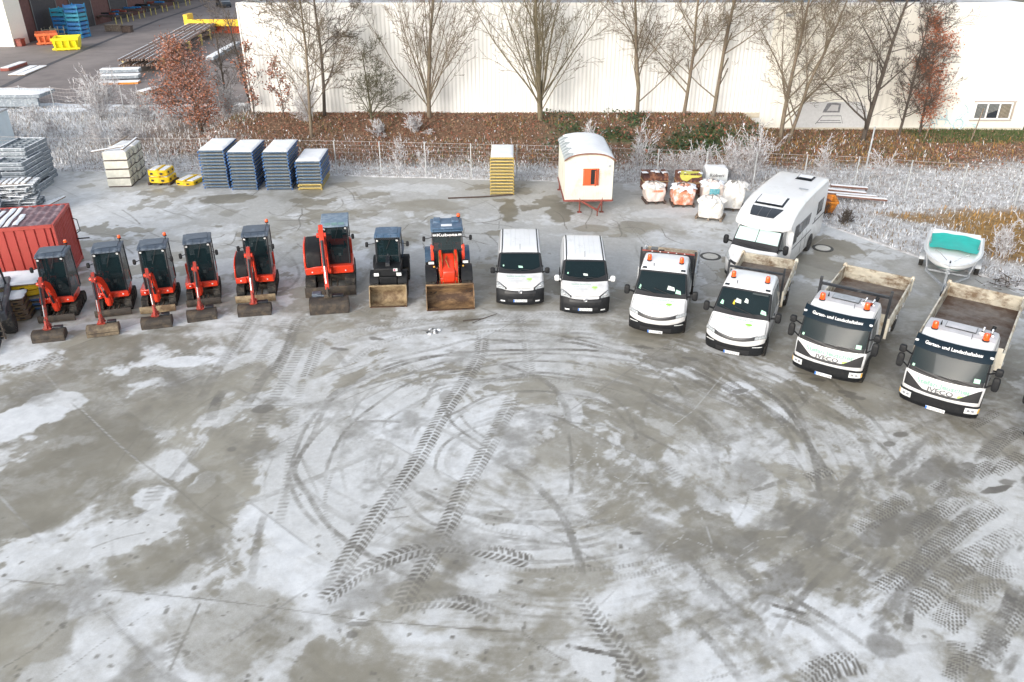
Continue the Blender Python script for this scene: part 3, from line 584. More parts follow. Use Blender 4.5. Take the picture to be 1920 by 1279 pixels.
# joints between slabs, cracks, frost-filled hairlines
for pts, w, a, t in [([(0, 1086), (200, 1106), (420, 1128), (600, 1151), (720, 1166), (975, 1186)], .045, .7, 'd'), ([(130, 752), (220, 832), (330, 915), (380, 958), (446, 1000)], .05, .6, 'd'), ([(75, 690), (130, 752)], .035, .4, 'w'), ([(150, 765), (230, 840), (335, 925)], .03, .7, 'w'), ([(376, 1130), (352, 1180), (328, 1235), (312, 1279)], .05, .85, 'd'),
                     ([(150, 1130), (110, 1180), (60, 1220), (0, 1255)], .035, .7, 'd'), ([(285, 1145), (200, 1200), (95, 1279)], .02, .6, 'd'), ([(446, 1000), (560, 1090), (610, 1145)], .03, .6, 'w'), ([(980, 1186), (985, 1165)], .05, .7, 'd'), ([(980, 1186), (1020, 1215), (1062, 1240)], .04, .6, 'd'), ([(880, 740), (940, 705), (985, 675)], .03, .95, 'w'), ([(985, 675), (1050, 640)], .02, .7, 'w'),
                     ([(1300, 770), (1240, 740)], .03, .5, 'd'), ([(1300, 770), (1355, 705)], .03, .8, 'w'), ([(1300, 770), (1240, 815)], .03, .7, 'w'), ([(1064, 985), (1150, 920), (1225, 855)], .025, .8, 'w'), ([(1064, 985), (1010, 1035)], .03, .7, 'w'), ([(1064, 985), (1040, 940), (1000, 915)], .025, .6, 'w'), ([(1064, 985), (1150, 1000), (1240, 1060), (1350, 1130), (1520, 1185)], .025, .5, 'w'), ([(1300, 945), (1325, 990), (1335, 1030), (1322, 1060)], .025, .6, 'w'),
                     ([(1110, 720), (1140, 760), (1142, 785)], .02, .8, 'w'), ([(1090, 840), (1075, 870), (1040, 890)], .02, .8, 'w'), ([(350, 1002), (352, 1030)], .03, .8, 'w'), ([(362, 1085), (430, 1040)], .02, .8, 'w'), ([(192, 1105), (222, 1076)], .025, .9, 'w'), ([(170, 1028), (220, 1010), (275, 998)], .05, .5, 'd'), ([(1100, 600), (1145, 560)], .02, .5, 'w'), ([(370, 960), (415, 925)], .04, .5, 'd'), ([(1160, 1000), (1260, 1060)], .03, .5, 'w'),
                     ([(870, 605), (930, 600)], .03, .8, 'd'), ([(860, 375), (960, 368)], .06, .7, 'd'), ([(960, 360), (1000, 385), (1060, 380)], .05, .5, 'd'), ([(900, 372), (935, 395), (935, 430)], .05, .6, 'd'), ([(1080, 395), (1190, 440)], .05, .55, 'd'), ([(1160, 400), (1210, 460)], .05, .55, 'd'), ([(1175, 415), (1215, 455), (1235, 470)], .04, .5, 'd'), ([(1030, 340), (1090, 365), (1180, 405)], .04, .4, 'd'), ([(340, 385), (370, 400), (420, 385)], .05, .5, 'd'), ([(240, 380), (300, 365)], .05, .4, 'd'),
                     ([(520, 410), (580, 370), (640, 350)], .05, .5, 'd'), ([(690, 440), (790, 436)], .05, .5, 'd'), ([(880, 440), (900, 470), (890, 510)], .04, .5, 'd'), ([(540, 420), (580, 440)], .05, .5, 'd'), ([(1600, 500), (1530, 540)], .06, .6, 'd'), ([(1610, 490), (1680, 440)], .04, .4, 'd'), ([(1550, 470), (1600, 500)], .04, .5, 'd'), ([(1440, 440), (1440, 520)], .04, .4, 'd'), ([(1305, 480), (1345, 520), (1310, 540)], .05, .5, 'd')]:
    stroke(pts, w, a, 'line', t, fade=0.03, rough=.6)
for _ in range(34):                               # frost-filled hairline cracks
    x, y = rng.uniform(980, 1500), rng.uniform(700, 1230); a = rng.uniform(0, 6.28); pts = [(x, y)]
    for k in range(rng.integers(3, 7)): a += rng.uniform(-.8, .8); x += math.cos(a) * rng.uniform(14, 40); y += math.sin(a) * rng.uniform(10, 26); pts.append((x, y))
    stroke(pts, rng.uniform(.012, .022), rng.uniform(.4, .85), 'line', 'w', fade=.1)
for _ in range(46):                               # map cracking in the old concrete
    x, y = rng.uniform(150, 1250), rng.uniform(335, 470); a = rng.uniform(-.4, .4) + (0 if rng.random() < .6 else 1.3); pts = [(x, y)]
    for k in range(4): a += rng.uniform(-.7, .7); x += math.cos(a) * rng.uniform(12, 34); y += math.sin(a) * rng.uniform(6, 14); pts.append((x, y))
    stroke(pts, .065, .95, 'line', 'd', fade=.1)
cx_, cy_ = P(1010, 850)
for _ in range(95):                               # many faint turning circles about the middle of the yard
    r = rng.uniform(1.2, 9.5); a0 = rng.uniform(0, 6.28); da = rng.uniform(.5, 2.2); ox, oy = rng.normal(0, .9), rng.normal(0, .7)
    pts = [(cx_ + ox + r * 1.25 * math.cos(a0 + da * i / 6), cy_ + oy + r * .95 * math.sin(a0 + da * i / 6)) for i in range(7)]
    stroke(pts, rng.uniform(.05, .22), rng.uniform(.12, .42), 'smooth' if rng.random() < .72 else 'rib', world=True, fade=.3, rough=.6, pitch=rng.uniform(.08, .14))
for r, a0, da, w_, a_ in [(1, .1, 3.3, .17, .62), (.95, .3, 2.6, .15, .5), (1.06, -.5, 2.4, .2, .5), (.82, .6, 3.0, .12, .5), (.70, .0, 2.8, .15, .45), (.66, 1.0, 2.6, .09, .45), (.52, -.3, 3.4, .12, .5), (.36, .2, 3.6, .11, .45), (1.2, .0, 1.6, .22, .45), (1.32, -.2, 1.5, .18, .4), (.9, 2.6, 2.0, .15, .5), (.60, 3.0, 2.2, .12, .4), (1.12, 1.0, 1.5, .16, .45)]:
    R_ = 6.2 * r; stroke([(cx_ + rng.normal(0, .25) + R_ * 1.12 * math.cos(a0 + da * i / 9), cy_ + rng.normal(0, .12) + R_ * math.sin(a0 + da * i / 9)) for i in range(10)], w_, a_, 'smooth', world=True, fade=.15, rough=.45)
for _ in range(26):
    x, y = rng.uniform(3, 13), rng.uniform(9.5, 20); a = rng.normal(-.75, .35) if rng.random() < .6 else rng.normal(.8, .3); L_ = rng.uniform(1.5, 5)
    stroke([(x, y), (x + L_ / 2 * math.cos(a) + rng.normal(0, .1), y + L_ / 2 * math.sin(a)), (x + L_ * math.cos(a), y + L_ * math.sin(a))], rng.uniform(.1, .4), rng.uniform(.2, .5), rng.choice(['smooth', 'smooth', 'rib']), world=True, fade=.3, rough=.7, pitch=rng.uniform(.07, .12))
for _ in range(40):                               # faint stray wheel marks everywhere
    x, y = rng.uniform(-12, 16), rng.uniform(9, 30); a = rng.uniform(0, 6.28); k = rng.uniform(-.18, .18); pts = [(x, y)]
    for i in range(6): a += k; x += 1.1 * math.cos(a); y += 1.1 * math.sin(a); pts.append((x, y))
    stroke(pts, rng.uniform(.1, .26), rng.uniform(.1, .3), 'smooth', world=True, fade=.3, rough=.6)
br = sstep(4, 8, X + .3 * (17 - Y)) * (1 - sstep(17.5, 20.5, Y))       # churned, wet and slushy corner on the right
DARK = np.maximum(DARK, br * .62 * sstep(.5, .68, fbm((X * .72 + Y * .69) * .5, (-X * .69 + Y * .72) * 1.5, 6, 81, .66)))
DARK = np.maximum(DARK, .42 * (1 - br) * sstep(.56, .74, fbm(X * .55 + 5, Y * .55 + 3, 6, 82, .66)) * (1 - farz))
DARK *= .7 + .6 * fbm(X * 4.5, Y * 4.5, 4, 83, .7)
FROST = np.clip(np.maximum(FROST * .93 * (1 - .9 * DARK), WHITE), 0, 1)
_a = math.radians(-41); su = X * math.cos(_a) + Y * math.sin(_a); sv = -X * math.sin(_a) + Y * math.cos(_a)
ku, kv = np.floor(su / 5.2 + .31), np.floor(sv / 4.1 + .12); slab = ((np.sin(ku * 12.9898 + kv * 78.233) * 43758.5453) % 1.0) - .5
ju = np.minimum((su / 5.2 + .31) % 1, 1 - (su / 5.2 + .31) % 1) * 5.2; jv = np.minimum((sv / 4.1 + .12) % 1, 1 - (sv / 4.1 + .12) % 1) * 4.1
jn = np.minimum(ju, jv) + .05 * (fbm(X * 2, Y * 2, 4, 85) - .5); jm = sstep(.46, .68, fbm(X * .5, Y * .5, 4, 86))
DARK = np.maximum(DARK, (1 - sstep(.008, .04, jn)) * .5 * jm * (1 - .6 * br)); WHITE = np.maximum(WHITE, (1 - sstep(.006, .026, jn)) * .5 * sstep(.56, .74, fbm(X * .5 + 9, Y * .5, 3, 87)))
FROST = np.clip(FROST * (1 + .45 * slab * (1 - .5 * farz)), 0, 1)
FROST = np.clip(np.maximum(FROST, WHITE), 0, 1)
WET = np.clip(.35 + .5 * slab + .5 * (fbm(X * 2.4, Y * 2.4, 5, 42, .65) - .5) + .9 * (fbm(X * .35, Y * .35, 4, 41) - .5) + .0 * X, 0, 1) * (1 - FROST)
ny_, nx_ = X.shape
me = bpy.data.meshes.new('yard_concrete')
zz = (fbm(X * .25, Y * .25, 3, 51) - .5) * .03
co = np.stack([X, Y, zz], -1).reshape(-1, 3).astype(np.float32)
idx = np.arange(ny_ * nx_).reshape(ny_, nx_)
quad = np.stack([idx[:-1, :-1], idx[:-1, 1:], idx[1:, 1:], idx[1:, :-1]], -1).reshape(-1, 4)
me.vertices.add(len(co)); me.vertices.foreach_set('co', co.ravel())
me.loops.add(quad.size); me.loops.foreach_set('vertex_index', quad.ravel().astype(np.int32))
me.polygons.add(len(quad)); me.polygons.foreach_set('loop_start', (np.arange(len(quad)) * 4).astype(np.int32))
me.polygons.foreach_set('use_smooth', np.ones(len(quad), bool))
me.update(calc_edges=True)
ca = me.color_attributes.new('cover', 'BYTE_COLOR', 'POINT')
rgba = np.stack([FROST, DARK, WET, np.ones_like(WET)], -1).reshape(-1, 4).astype(np.float32)
ca.data.foreach_set('color', rgba.ravel())
del rgba, co, quad, px, py
def yard_material():
    m = bpy.data.materials.new('yard_concrete'); m.use_nodes = True; nt = m.node_tree; N, L = nt.nodes, nt.links
    b = N['Principled BSDF']; at = N.new('ShaderNodeAttribute'); at.attribute_name = 'cover'
    sp = N.new('ShaderNodeSeparateColor'); L.new(at.outputs['Color'], sp.inputs[0])
    tc = N.new('ShaderNodeTexCoord')
    def noise(sc, det=6, ro=.6):
        n = N.new('ShaderNodeTexNoise'); n.inputs['Scale'].default_value = sc; n.inputs['Detail'].default_value = det; n.inputs['Roughness'].default_value = ro
        L.new(tc.outputs['Object'], n.inputs['Vector']); return n.outputs['Fac']
    def ramp(src, *st):
        r = N.new('ShaderNodeValToRGB'); e = r.color_ramp.elements
        while len(e) < len(st): e.new(.5)
        for k, (p, c) in zip(e, st): k.position = p; k.color = (*c, 1)
        L.new(src, r.inputs['Fac']); return r.outputs['Color']
    def mix(f, a, c, mode='MIX'):
        x = N.new('ShaderNodeMix'); x.data_type = 'RGBA'; x.blend_type = mode
        if isinstance(f, float): x.inputs[0].default_value = f
        else: L.new(f, x.inputs[0])
        for i, s in ((6, a), (7, c)):
            if isinstance(s, tuple): x.inputs[i].default_value = (*s, 1)
            else: L.new(s, x.inputs[i])
        return x.outputs[2]
    def maths(op, a, c=None):
        x = N.new('ShaderNodeMath'); x.operation = op
        for i, s in ((0, a), (1, c)):
            if s is None: continue
            if isinstance(s, (int, float)): x.inputs[i].default_value = s
            else: L.new(s, x.inputs[i])
        return x.outputs[0]
    conc = ramp(noise(.45, 8, .65), (.3, (.182, .170, .137)), (.5, (.268, .252, .208)), (.72, (.382, .366, .314)))
    conc = mix(maths('MULTIPLY', noise(2.3, 9, .75), .75), conc, (.345, .322, .262))
    wetc = mix(sp.outputs[2], conc, (.163, .149, .116))
    fr = ramp(noise(2.2, 9, .7), (.3, (.555, .572, .588)), (.7, (.75, .768, .785)))
    # grain breaks the edge of the frost sheets
    gr = maths('MULTIPLY', maths('SUBTRACT', noise(38, 6, .75), .5), .65)
    mid = maths('ADD', gr, maths('MULTIPLY', maths('SUBTRACT', noise(7, 8, .72), .5), .9))
    f2 = N.new('ShaderNodeClamp'); L.new(maths('ADD', sp.outputs[0], maths('MULTIPLY', mid, maths('MULTIPLY', maths('SUBTRACT', 1.0, sp.outputs[0]), maths('MULTIPLY', sp.outputs[0], 3.0)))), f2.inputs[0])
    colr = mix(f2.outputs[0], wetc, fr)
    colr = mix(maths('MULTIPLY', sp.outputs[1], .85), colr, (.115, .108, .10))
    L.new(colr, b.inputs['Base Color'])
    ro = N.new('ShaderNodeMapRange'); ro.inputs['To Min'].default_value = .42; ro.inputs['To Max'].default_value = .8
    L.new(f2.outputs[0], ro.inputs['Value']); L.new(ro.outputs[0], b.inputs['Roughness'])
    bp = N.new('ShaderNodeBump'); bp.inputs['Strength'].default_value = .25; bp.inputs['Distance'].default_value = .02
    L.new(maths('ADD', maths('MULTIPLY', f2.outputs[0], .5), noise(22, 6, .7)), bp.inputs['Height']); L.new(bp.outputs[0], b.inputs['Normal'])
    b.inputs['Specular IOR Level'].default_value = .35
    return m
me.materials.append(yard_material())
yard = bpy.data.objects.new('yard_ground', me); COL.objects.link(yard); tag(yard, kind='structure')
del X, Y, FROST, DARK, WHITE, WET, JIT, JIT2, n_big, base, edge, Fh, Fs, fine, streak, lr, near, guide, zz, soft
# ------------------------------------------------------------------ road vehicles (local frame: front at y = 0, facing -Y)
def wheel(parent, x, y, r, w, name='wheel', rim=galv, sg=1):
    t = MB(); t.lathe([(r * .6, -w / 2), (r * .93, -w / 2), (r, -w / 2 + w * .15), (r, w / 2 - w * .15), (r * .93, w / 2), (r * .6, w / 2)], n=26)
    t.v = [(z, a, b) for a, b, z in t.v]
    o = t.build(name, rubber, parent, loc=(x, y, r))
    h = MB(); h.lathe([(r * .12, 0), (r * .14, .02), (r * .4, -.02), (r * .52, .03), (r * .6, .03), (r * .6, -.02)], n=20)
    for k in range(5):
        a = k * 1.2566; h.cyl((r * .27 * math.cos(a), r * .27 * math.sin(a), -.01), (r * .27 * math.cos(a), r * .27 * math.sin(a), .03), .018, 6)
    h.v = [(sg * (z + w / 2 - .03), a, b) for a, b, z in h.v]
    h.build('rim', rim, o)
    return o
def plate(parent, c, tilt, text, w=.52, h=.11):
    """Number plate: white board, blue strip, black characters; c centre, tilt about X."""
    T = Matrix.Translation(c) @ Matrix.Rotation(tilt, 4, 'X')
    b = MB(); b.box((0, 0, 0), (w, .012, h), 0, M=T); b.box((-w / 2 + .025, -.008, 0), (.046, .006, h * .94), 1, M=T)
    o = b.build('number_plate', [plate_white, plate_blue], parent, bevel=.004)
    t = MB(); put_text(t, text, w * .78, lambda x, y: T @ Vector((x + .03, -.0085, y - h * .3)), 0, bold=.01, height=h * .62)
    t.build('lettering', ink_black, o, smooth=0)
    return o
def mirror(parent, root, arm, head, size, mats=None, sg=1, two=False):
    """Door mirror: arm from root to head, rounded housing and a glass facing back."""
    m = MB(); m.tube([root, ((root[0] + head[0]) / 2, (root[1] + head[1]) / 2 - .02, root[2] * .4 + head[2] * .6), head], arm, 6)
    sx, sy, sz = size
    m.grid(lambda a, b: (head[0] + sx / 2 * math.sin(a * math.pi) * math.copysign(abs(math.cos(b * 2 * math.pi)) ** .42, math.cos(b * 2 * math.pi)), head[1] + sy / 2 * math.sin(a * math.pi) * math.copysign(abs(math.sin(b * 2 * math.pi)) ** .42, math.sin(b * 2 * math.pi)), head[2] - sz / 2 * math.copysign(abs(math.cos(a * math.pi)) ** .42, math.cos(a * math.pi))), 10, 17)
    if two:
        h2 = (head[0], head[1], head[2] + sz * .82)
        m.grid(lambda a, b: (h2[0] + sx / 2 * math.sin(a * math.pi) * math.copysign(abs(math.cos(b * 2 * math.pi)) ** .42, math.cos(b * 2 * math.pi)), h2[1] + sy / 2 * math.sin(a * math.pi) * math.copysign(abs(math.sin(b * 2 * math.pi)) ** .42, math.sin(b * 2 * math.pi)), h2[2] - sz * .27 * math.copysign(abs(math.cos(a * math.pi)) ** .42, math.cos(a * math.pi))), 10, 17)
        m.tube([(root[0], root[1], root[2] + sz), h2], arm, 6)
    o = m.build('mirror', mats or black_plastic, parent)
    g = MB(); g.box((head[0], head[1] + sy / 2 - .004, head[2]), (sx * .74, .012, sz * .74)); g.build('mirror_glass', mirror_glass, o, bevel=.004)
    return o
def beacon(parent, c, r=.075, h=.16, stalk=0.0):
    b = MB(); b.lathe([(r * 1.05, 0), (r * 1.05, h * .12), (r * .98, h * .14), (r, h * .5), (r * .93, h * .85), (r * .75, h), (r * .2, h * 1.03)], (c[0], c[1], c[2] + stalk), 16)
    o = b.build('beacon', beacon_orange, parent)
    s = MB(); s.lathe([(r * 1.1, -.03), (r * 1.15, .0), (r * 1.08, .015)], (c[0], c[1], c[2] + stalk), 14)
    if stalk: s.cyl(c, (c[0], c[1], c[2] + stalk), .018, 8)
    s.build('beacon_base', black_plastic, o)
    return o
def seats(parent, xs, y, z, w=.46, rz=0):
    for x in xs:
        b = MB(); b.box((x, y, z), (w, .45, .14)); b.box((x, y + .24, z + .34), (w * .92, .13, .62)); b.box((x, y + .25, z + .74), (w * .5, .09, .18))
        b.build('seat', seat_cloth, parent, bevel=.03)
def steering(parent, c, r=.19, tilt=.5):
    b = MB(); pts = [(c[0] + r * math.cos(t * math.pi / 8), c[1] + r * math.sin(t * math.pi / 8) * math.cos(tilt), c[2] + r * math.sin(t * math.pi / 8) * math.sin(tilt)) for t in range(17)]
    b.tube(pts, .015, 6); b.tube([c, (c[0], c[1] - .3, c[2] - .25)], .03, 6); b.bar((c[0] - r, c[1], c[2]), (c[0] + r, c[1], c[2]), .03, .015)
    b.build('steering_wheel', black_plastic, parent)
def tree_logo(mb, fn, s, mi=0):
    """Small leafy tree mark, s metres across."""
    rr = random.Random(3); pts = []
    for k in range(22):
        a = 2 * math.pi * k / 22; r = s * (.42 + .1 * rr.random()); pts.append((r * 1.15 * math.cos(a), r * .72 * math.sin(a)))
    mb.add([fn(*p) for p in pts], [tuple(range(22))], mi)
    for x in (-.16, .14): mb.add([fn((x - .03) * s, -.85 * s), fn((x + .03) * s, -.85 * s), fn((x * .6 + .02) * s, -.2 * s), fn((x * .6 - .02) * s, -.2 * s)], [(0, 1, 2, 3)], mi)

VAN_LABEL = ['white delivery van with black door mirrors, next to the orange wheel loader', 'white delivery van with white door mirrors, next to the white tipper pickup']
def make_van(loc, rz, label, mir_mat, plate_txt, glassy=1):
    t = thing('delivery_van', label, 'van', loc, rz, 'two small white delivery vans')
    S = Skin([(.06, .22), (.0, .34), (-.02, .60), (.06, .76), (.22, .95), (.62, 1.06), (1.02, 1.14), (1.72, 1.70), (2.02, 1.78), (3.2, 1.83), (4.1, 1.80), (4.28, 1.66), (4.36, 1.0), (4.34, .28)],
             [(.2, .87), (.9, .905), (1.1, .895), (1.75, .80), (1.9, .78)], r=.085, zb=.24, plan=.22, planlen=1.0)
    b = MB(); S.shell(b, 0, per=6, nf=21); b.build('body', white_paint, t, smooth=50)
    bm = MB(); S.patch(bm, 0.0, lambda f: 3.10 + .28 * abs(2 * f - 1) ** 2.0, -.995, .995, .012, 0, 16, 25); b2 = bm.build('bumper', black_plastic, t)
    for sg in (-1, 1):
        q = MB(); S.spatch(q, [(.95, .26), (.10, .26), (.14, .84), (.62, .72)], sg, .008); q.build('bumper_side', black_plastic, b2)
    lip = MB(); S.patch(lip, 1.15, 1.6, -.5, .5, .018); lip.build('lower_grille', ink_black, b2)
    gr = MB(); S.patch(gr, 2.5, 3.0, -.62, .62, .02); gr.build('grille', ink_black, b2)
    bd = MB(); c = S.pt(2.95, 0, .05); bd.lathe([(.075, -.012), (.075, .0), (.062, .006), (.055, .002), (.01, .004)], n=24); bd.v = [(x + c[0], c[1] - z, y + c[2]) for x, y, z in bd.v]; bd.build('badge', chrome, b2)
    for sg in (-1, 1):
        h = MB(); S.patch(h, lambda f, sg=sg: 3.24 + .16 * (f if sg > 0 else 1 - f), lambda f, sg=sg: 3.5 + 1.05 * ((f if sg > 0 else 1 - f)), (.60 if sg > 0 else -.955), (.955 if sg > 0 else -.60), .012, 0, 10, 9); hl = h.build('headlight', lamp_body, t)
        h = MB(); S.patch(h, lambda f, sg=sg: 3.18 + .1 * f, lambda f, sg=sg: 3.58 + 1.10 * ((f if sg > 0 else 1 - f)), (.53 if sg > 0 else -.985), (.985 if sg > 0 else -.53), .007, 0, 10, 9); h.build('headlight_rim', ink_black, hl)
        h = MB(); c = S.pt(3.7, sg * .80, .02); h.lathe([(.05, 0), (.04, .012), (.01, .014)], n=14); h.v = [(x + c[0], c[1] - z * .6 + y * .2, c[2] + y * .8 + z * .5) for x, y, z in h.v]; h.build('lens', chrome, hl)
        f = MB(); S.patch(f, 1.05, 1.28, sg * .62 if sg > 0 else -.80, .80 if sg > 0 else -.62, .02, 0, 3, 5); f.build('fog_lamp', lamp_clear, t)
    ws = MB(); S.patch(ws, lambda f: 5.95 - .25 * (1 - abs(2 * f - 1) ** 2), 7.06, -.985, .985, .006, 0, 12, 21); w = ws.build('windscreen_border', ink_black, t)
    g = MB(); S.patch(g, lambda f: 6.28 - .28 * (1 - abs(2 * f - 1) ** 2), 6.93, -.84, .84, .012, 0, 12, 19); g.build('windscreen', glass, w)
    wp = MB()
    for f0, f1 in ((-.6, .05), (.0, .62)): a, c = S.pt(6.12, f0, .03), S.pt(6.02, f1, .035); wp.bar(a, c, .02, .015)
    wp.build('wiper', ink_black, w)
    it = MB(); a = S.pt(6.22, -.42, .016); e = S.pt(6.32, .1, .016)
    it.add([S.pt(6.22, .0 - .06, .016), S.pt(6.2, .12, .016), S.pt(6.30, .10, .016), S.pt(6.32, -.07, .016)], [(0, 1, 2, 3)]); it.build('paper_note', mint if glassy else paper, w)
    it = MB(); it.add([S.pt(6.33 + .05 * math.sin(k * .6283), -.70 + .03 * math.cos(k * .6283), .016) for k in range(10)], [tuple(range(10))]); it.build('sticker', mint, w)
    for sg in (-1, 1):
        k = MB(); k.grid(lambda a, b, sg=sg: S.pt(7.0 + a * 4.0, sg * (.795 + .055 * b), .006), 30, 3); k.build('roof_channel', ink_black, t)
        k = MB(); S.spatch(k, [(2.0, 1.12), (.98, 1.10), (1.52, 1.50), (2.0, 1.60)], sg, .006); sd = k.build('side_window', side_glass, t)
        dr = MB(); dr.add([], [], 0)
        for y0 in (1.05, 2.08, 3.3): S.spatch(dr, [(y0 + .014, .35), (y0, .35), (y0 + (.35 if y0 < 1.5 else 0), 1.55), (y0 + .014 + (.35 if y0 < 1.5 else 0), 1.55)], sg, .005)
        S.spatch(dr, [(3.9, .62), (1.0, .62), (1.0, .635), (3.9, .635)], sg, .005); dr.build('door_seam', ink_grey, t)
        h = MB(); h.box((sg * .915, 1.95, 1.02), (.03, .16, .03)); h.build('door_handle', black_plastic, t, bevel=.008)
        for y in (.80, 3.5):
            ar = MB(); n = 16; cc = (y, .32)
            pts = [S.sd(cc[0] + .38 * math.cos(math.pi * k / n), max(.25, cc[1] + .38 * math.sin(math.pi * k / n)), sg, .007) for k in range(n + 1)]
            ar.add(pts, [tuple(range(n + 1))]); ar.build('wheel_arch', ink_black, t)
            wheel(t, sg * .82, y, .31, .2, rim=galv, sg=sg)
        mirror(t, (sg * .88, 1.12, 1.12), .03, (sg * 1.05, 1.10, 1.20), (.19, .13, .24), mir_mat)
    sm = MB()
    for sg in (-1, 1): sm.grid(lambda a, b, sg=sg: S.pt(3.9 + a * 1.95, sg * (.90 + .012 * b), .005), 12, 2)
    sm.grid(lambda a, b: S.pt(3.50 + .06 * b, -.60 + 1.2 * a, .006), 14, 2); sm.build('hood_seam', ink_grey, t)
    an = MB(); c = S.pt(7.35, 0, .0); an.tube([c, (c[0], c[1] + .16, c[2] + .2)], .008, 5); an.build('aerial', black_plastic, t)
    rb = MB()
    for x in (-.44, -.22, 0, .22, .44): rb.grid(lambda a, b, x=x: S.pt(7.9 + a * 2.9, x + .03 * (b - .5), .004 + .006 * math.sin(b * math.pi)), 14, 4)
    rb.build('roof_rib', white_paint, t)
    p = S.pt(1.7, 0, .04); plate(t, (p[0], p[1] - .0, p[2] - .08), .08, plate_txt)
    lt = MB(); hood = lambda x, y: S.pt(4.85 + y / .34, (x) / .80, .008)
    put_text(lt, 'Stefan Jeuscher', .62, lambda x, y: hood(x - .12, y + .12), 0, height=.07); put_text(lt, 'Garten- und', .34, lambda x, y: hood(x - .22, y + .0), 1, height=.055); put_text(lt, 'Landschaftsbau', .44, lambda x, y: hood(x - .17, y - .11), 1, height=.055)
    tree_logo(lt, lambda x, y: hood(x + .30, y - .0), .17, 2); lt.build('lettering', [ink_mint, ink_pale, ink_lime], t, smooth=0)
    dash = MB(); dash.box((0, 1.36, .98), (1.5, .5, .2)); dash.box((0, 2.6, .9), (1.5, .03, 1.3)); dash.box((0, 1.9, .45), (1.5, 1.3, .1)); dash.build('dashboard', interior_grey, t, bevel=.04)
    seats(t, (-.4, .4), 2.0, .72); steering(t, (.4, 1.62, 1.12))
    return t
make_van((.31, 27.28, 0), 0.0, VAN_LABEL[0], black_plastic, 'GT LT 307')
make_van((2.70, 26.52, 0), math.radians(-2.5), VAN_LABEL[1], white_paint, 'GT LT 217', 0)

def dump_bed(t, x0, x1, y0, y1, zf, hs, wall_mat, floor_mat, inner, frame='none', tail_up=True, hh=None):
    """Tipper bed: floor, two side boards, tailgate, headboard, corner posts, underframe."""
    fl = MB(); fl.bx(x0 + .04, x1 - .04, y0 + .05, y1 - .04, zf, zf + .05); fl.build('bed_floor', floor_mat, t)
    for x, sg in ((x0, -1), (x1, 1)):
        b = MB(); b.bx(x - .02, x + .02, y0 + .07, y1 - .06, zf + .0, zf + hs)
        for k in (.12, .5, .88): b.bx(x + sg * .02, x + sg * .035, y0 + .1, y1 - .1, zf + hs * k - .03, zf + hs * k + .03)
        o = b.build('side_board', [wall_mat], t, bevel=.006)
        inb = MB(); inb.bx(x - sg * .026 - .002, x - sg * .026 + .002, y0 + .1, y1 - .1, zf + .06, zf + hs - .03); inb.build('inner_face', inner, o)
        for yy in np.linspace(y0 + .4, y1 - .4, 4): la = MB(); la.box((x + sg * .05, float(yy), zf + .1), (.05, .06, .14)); la.cyl((x + sg * .05, float(yy) - .05, zf + .06), (x + sg * .05, float(yy) + .05, zf + .06), .02, 8); la.build('latch', galv, o)
    b = MB(); b.bx(x0 + .03, x1 - .03, y1 - .04, y1, zf, zf + hs)
    b.bx(x0 + .03, x1 - .03, y1 - .07, y1 - .042, zf + hs * .86, zf + hs * 1.0)
    b.bx(x0 + .03, x1 - .03, y1 - .06, y1 - .042, zf + hs * .40, zf + hs * .48)
    b.build('tailgate', inner, t, bevel=.008)
    for x in (x0, x1):
        p = MB(); p.bx(x - .05, x + .05, y1 - .08, y1 + .03, zf - .1, zf + hs + .06); p.bx(x - .07, x + .07, y1 - .1, y1 + .04, zf + hs - .1, zf + hs + .02); p.build('corner_post', wall_mat, t, bevel=.015)
        p = MB(); p.bx(x - .045, x + .045, y0 - .02, y0 + .06, zf - .1, zf + hs + .04); p.build('corner_post', wall_mat, t, bevel=.01)
    b = MB(); b.bx(x0 + .04, x1 - .04, y0, y0 + .04, zf, zf + (hh or hs)); b.build('headboard', wall_mat if frame != 'dark' else dark_frame, t, bevel=.008)
    u = MB()
    for x in (-.38, .38): u.bx(x - .05, x + .05, y0 - 1.2, y1 - .1, zf - .42, zf - .2)
    for yy in np.linspace(y0 + .2, y1 - .2, 6): u.bx(x0 + .05, x1 - .05, float(yy) - .04, float(yy) + .04, zf - .12, zf - .01)
    u.bx(x0 + .1, x1 - .1, y1 - .25, y1 - .17, zf - .5, zf - .38); u.build('underframe', black_plastic, t)
def rack_bar(t, x0, x1, y, z0, z1, m=dark_frame, thick=.07):
    b = MB()
    for x in (x0, x1): b.bar((x, y, z0), (x, y, z1 + .22), thick, thick)
    b.bar((x0 + .04, y, z1), (x1 - .04, y, z1), thick, thick)
    for x in (x0 + (x1 - x0) * .35, x0 + (x1 - x0) * .65): b.bar((x, y, z0), (x, y, z0 + .55), thick * .7, thick * .7)
    b.build('load_rack', m, t, bevel=.006)

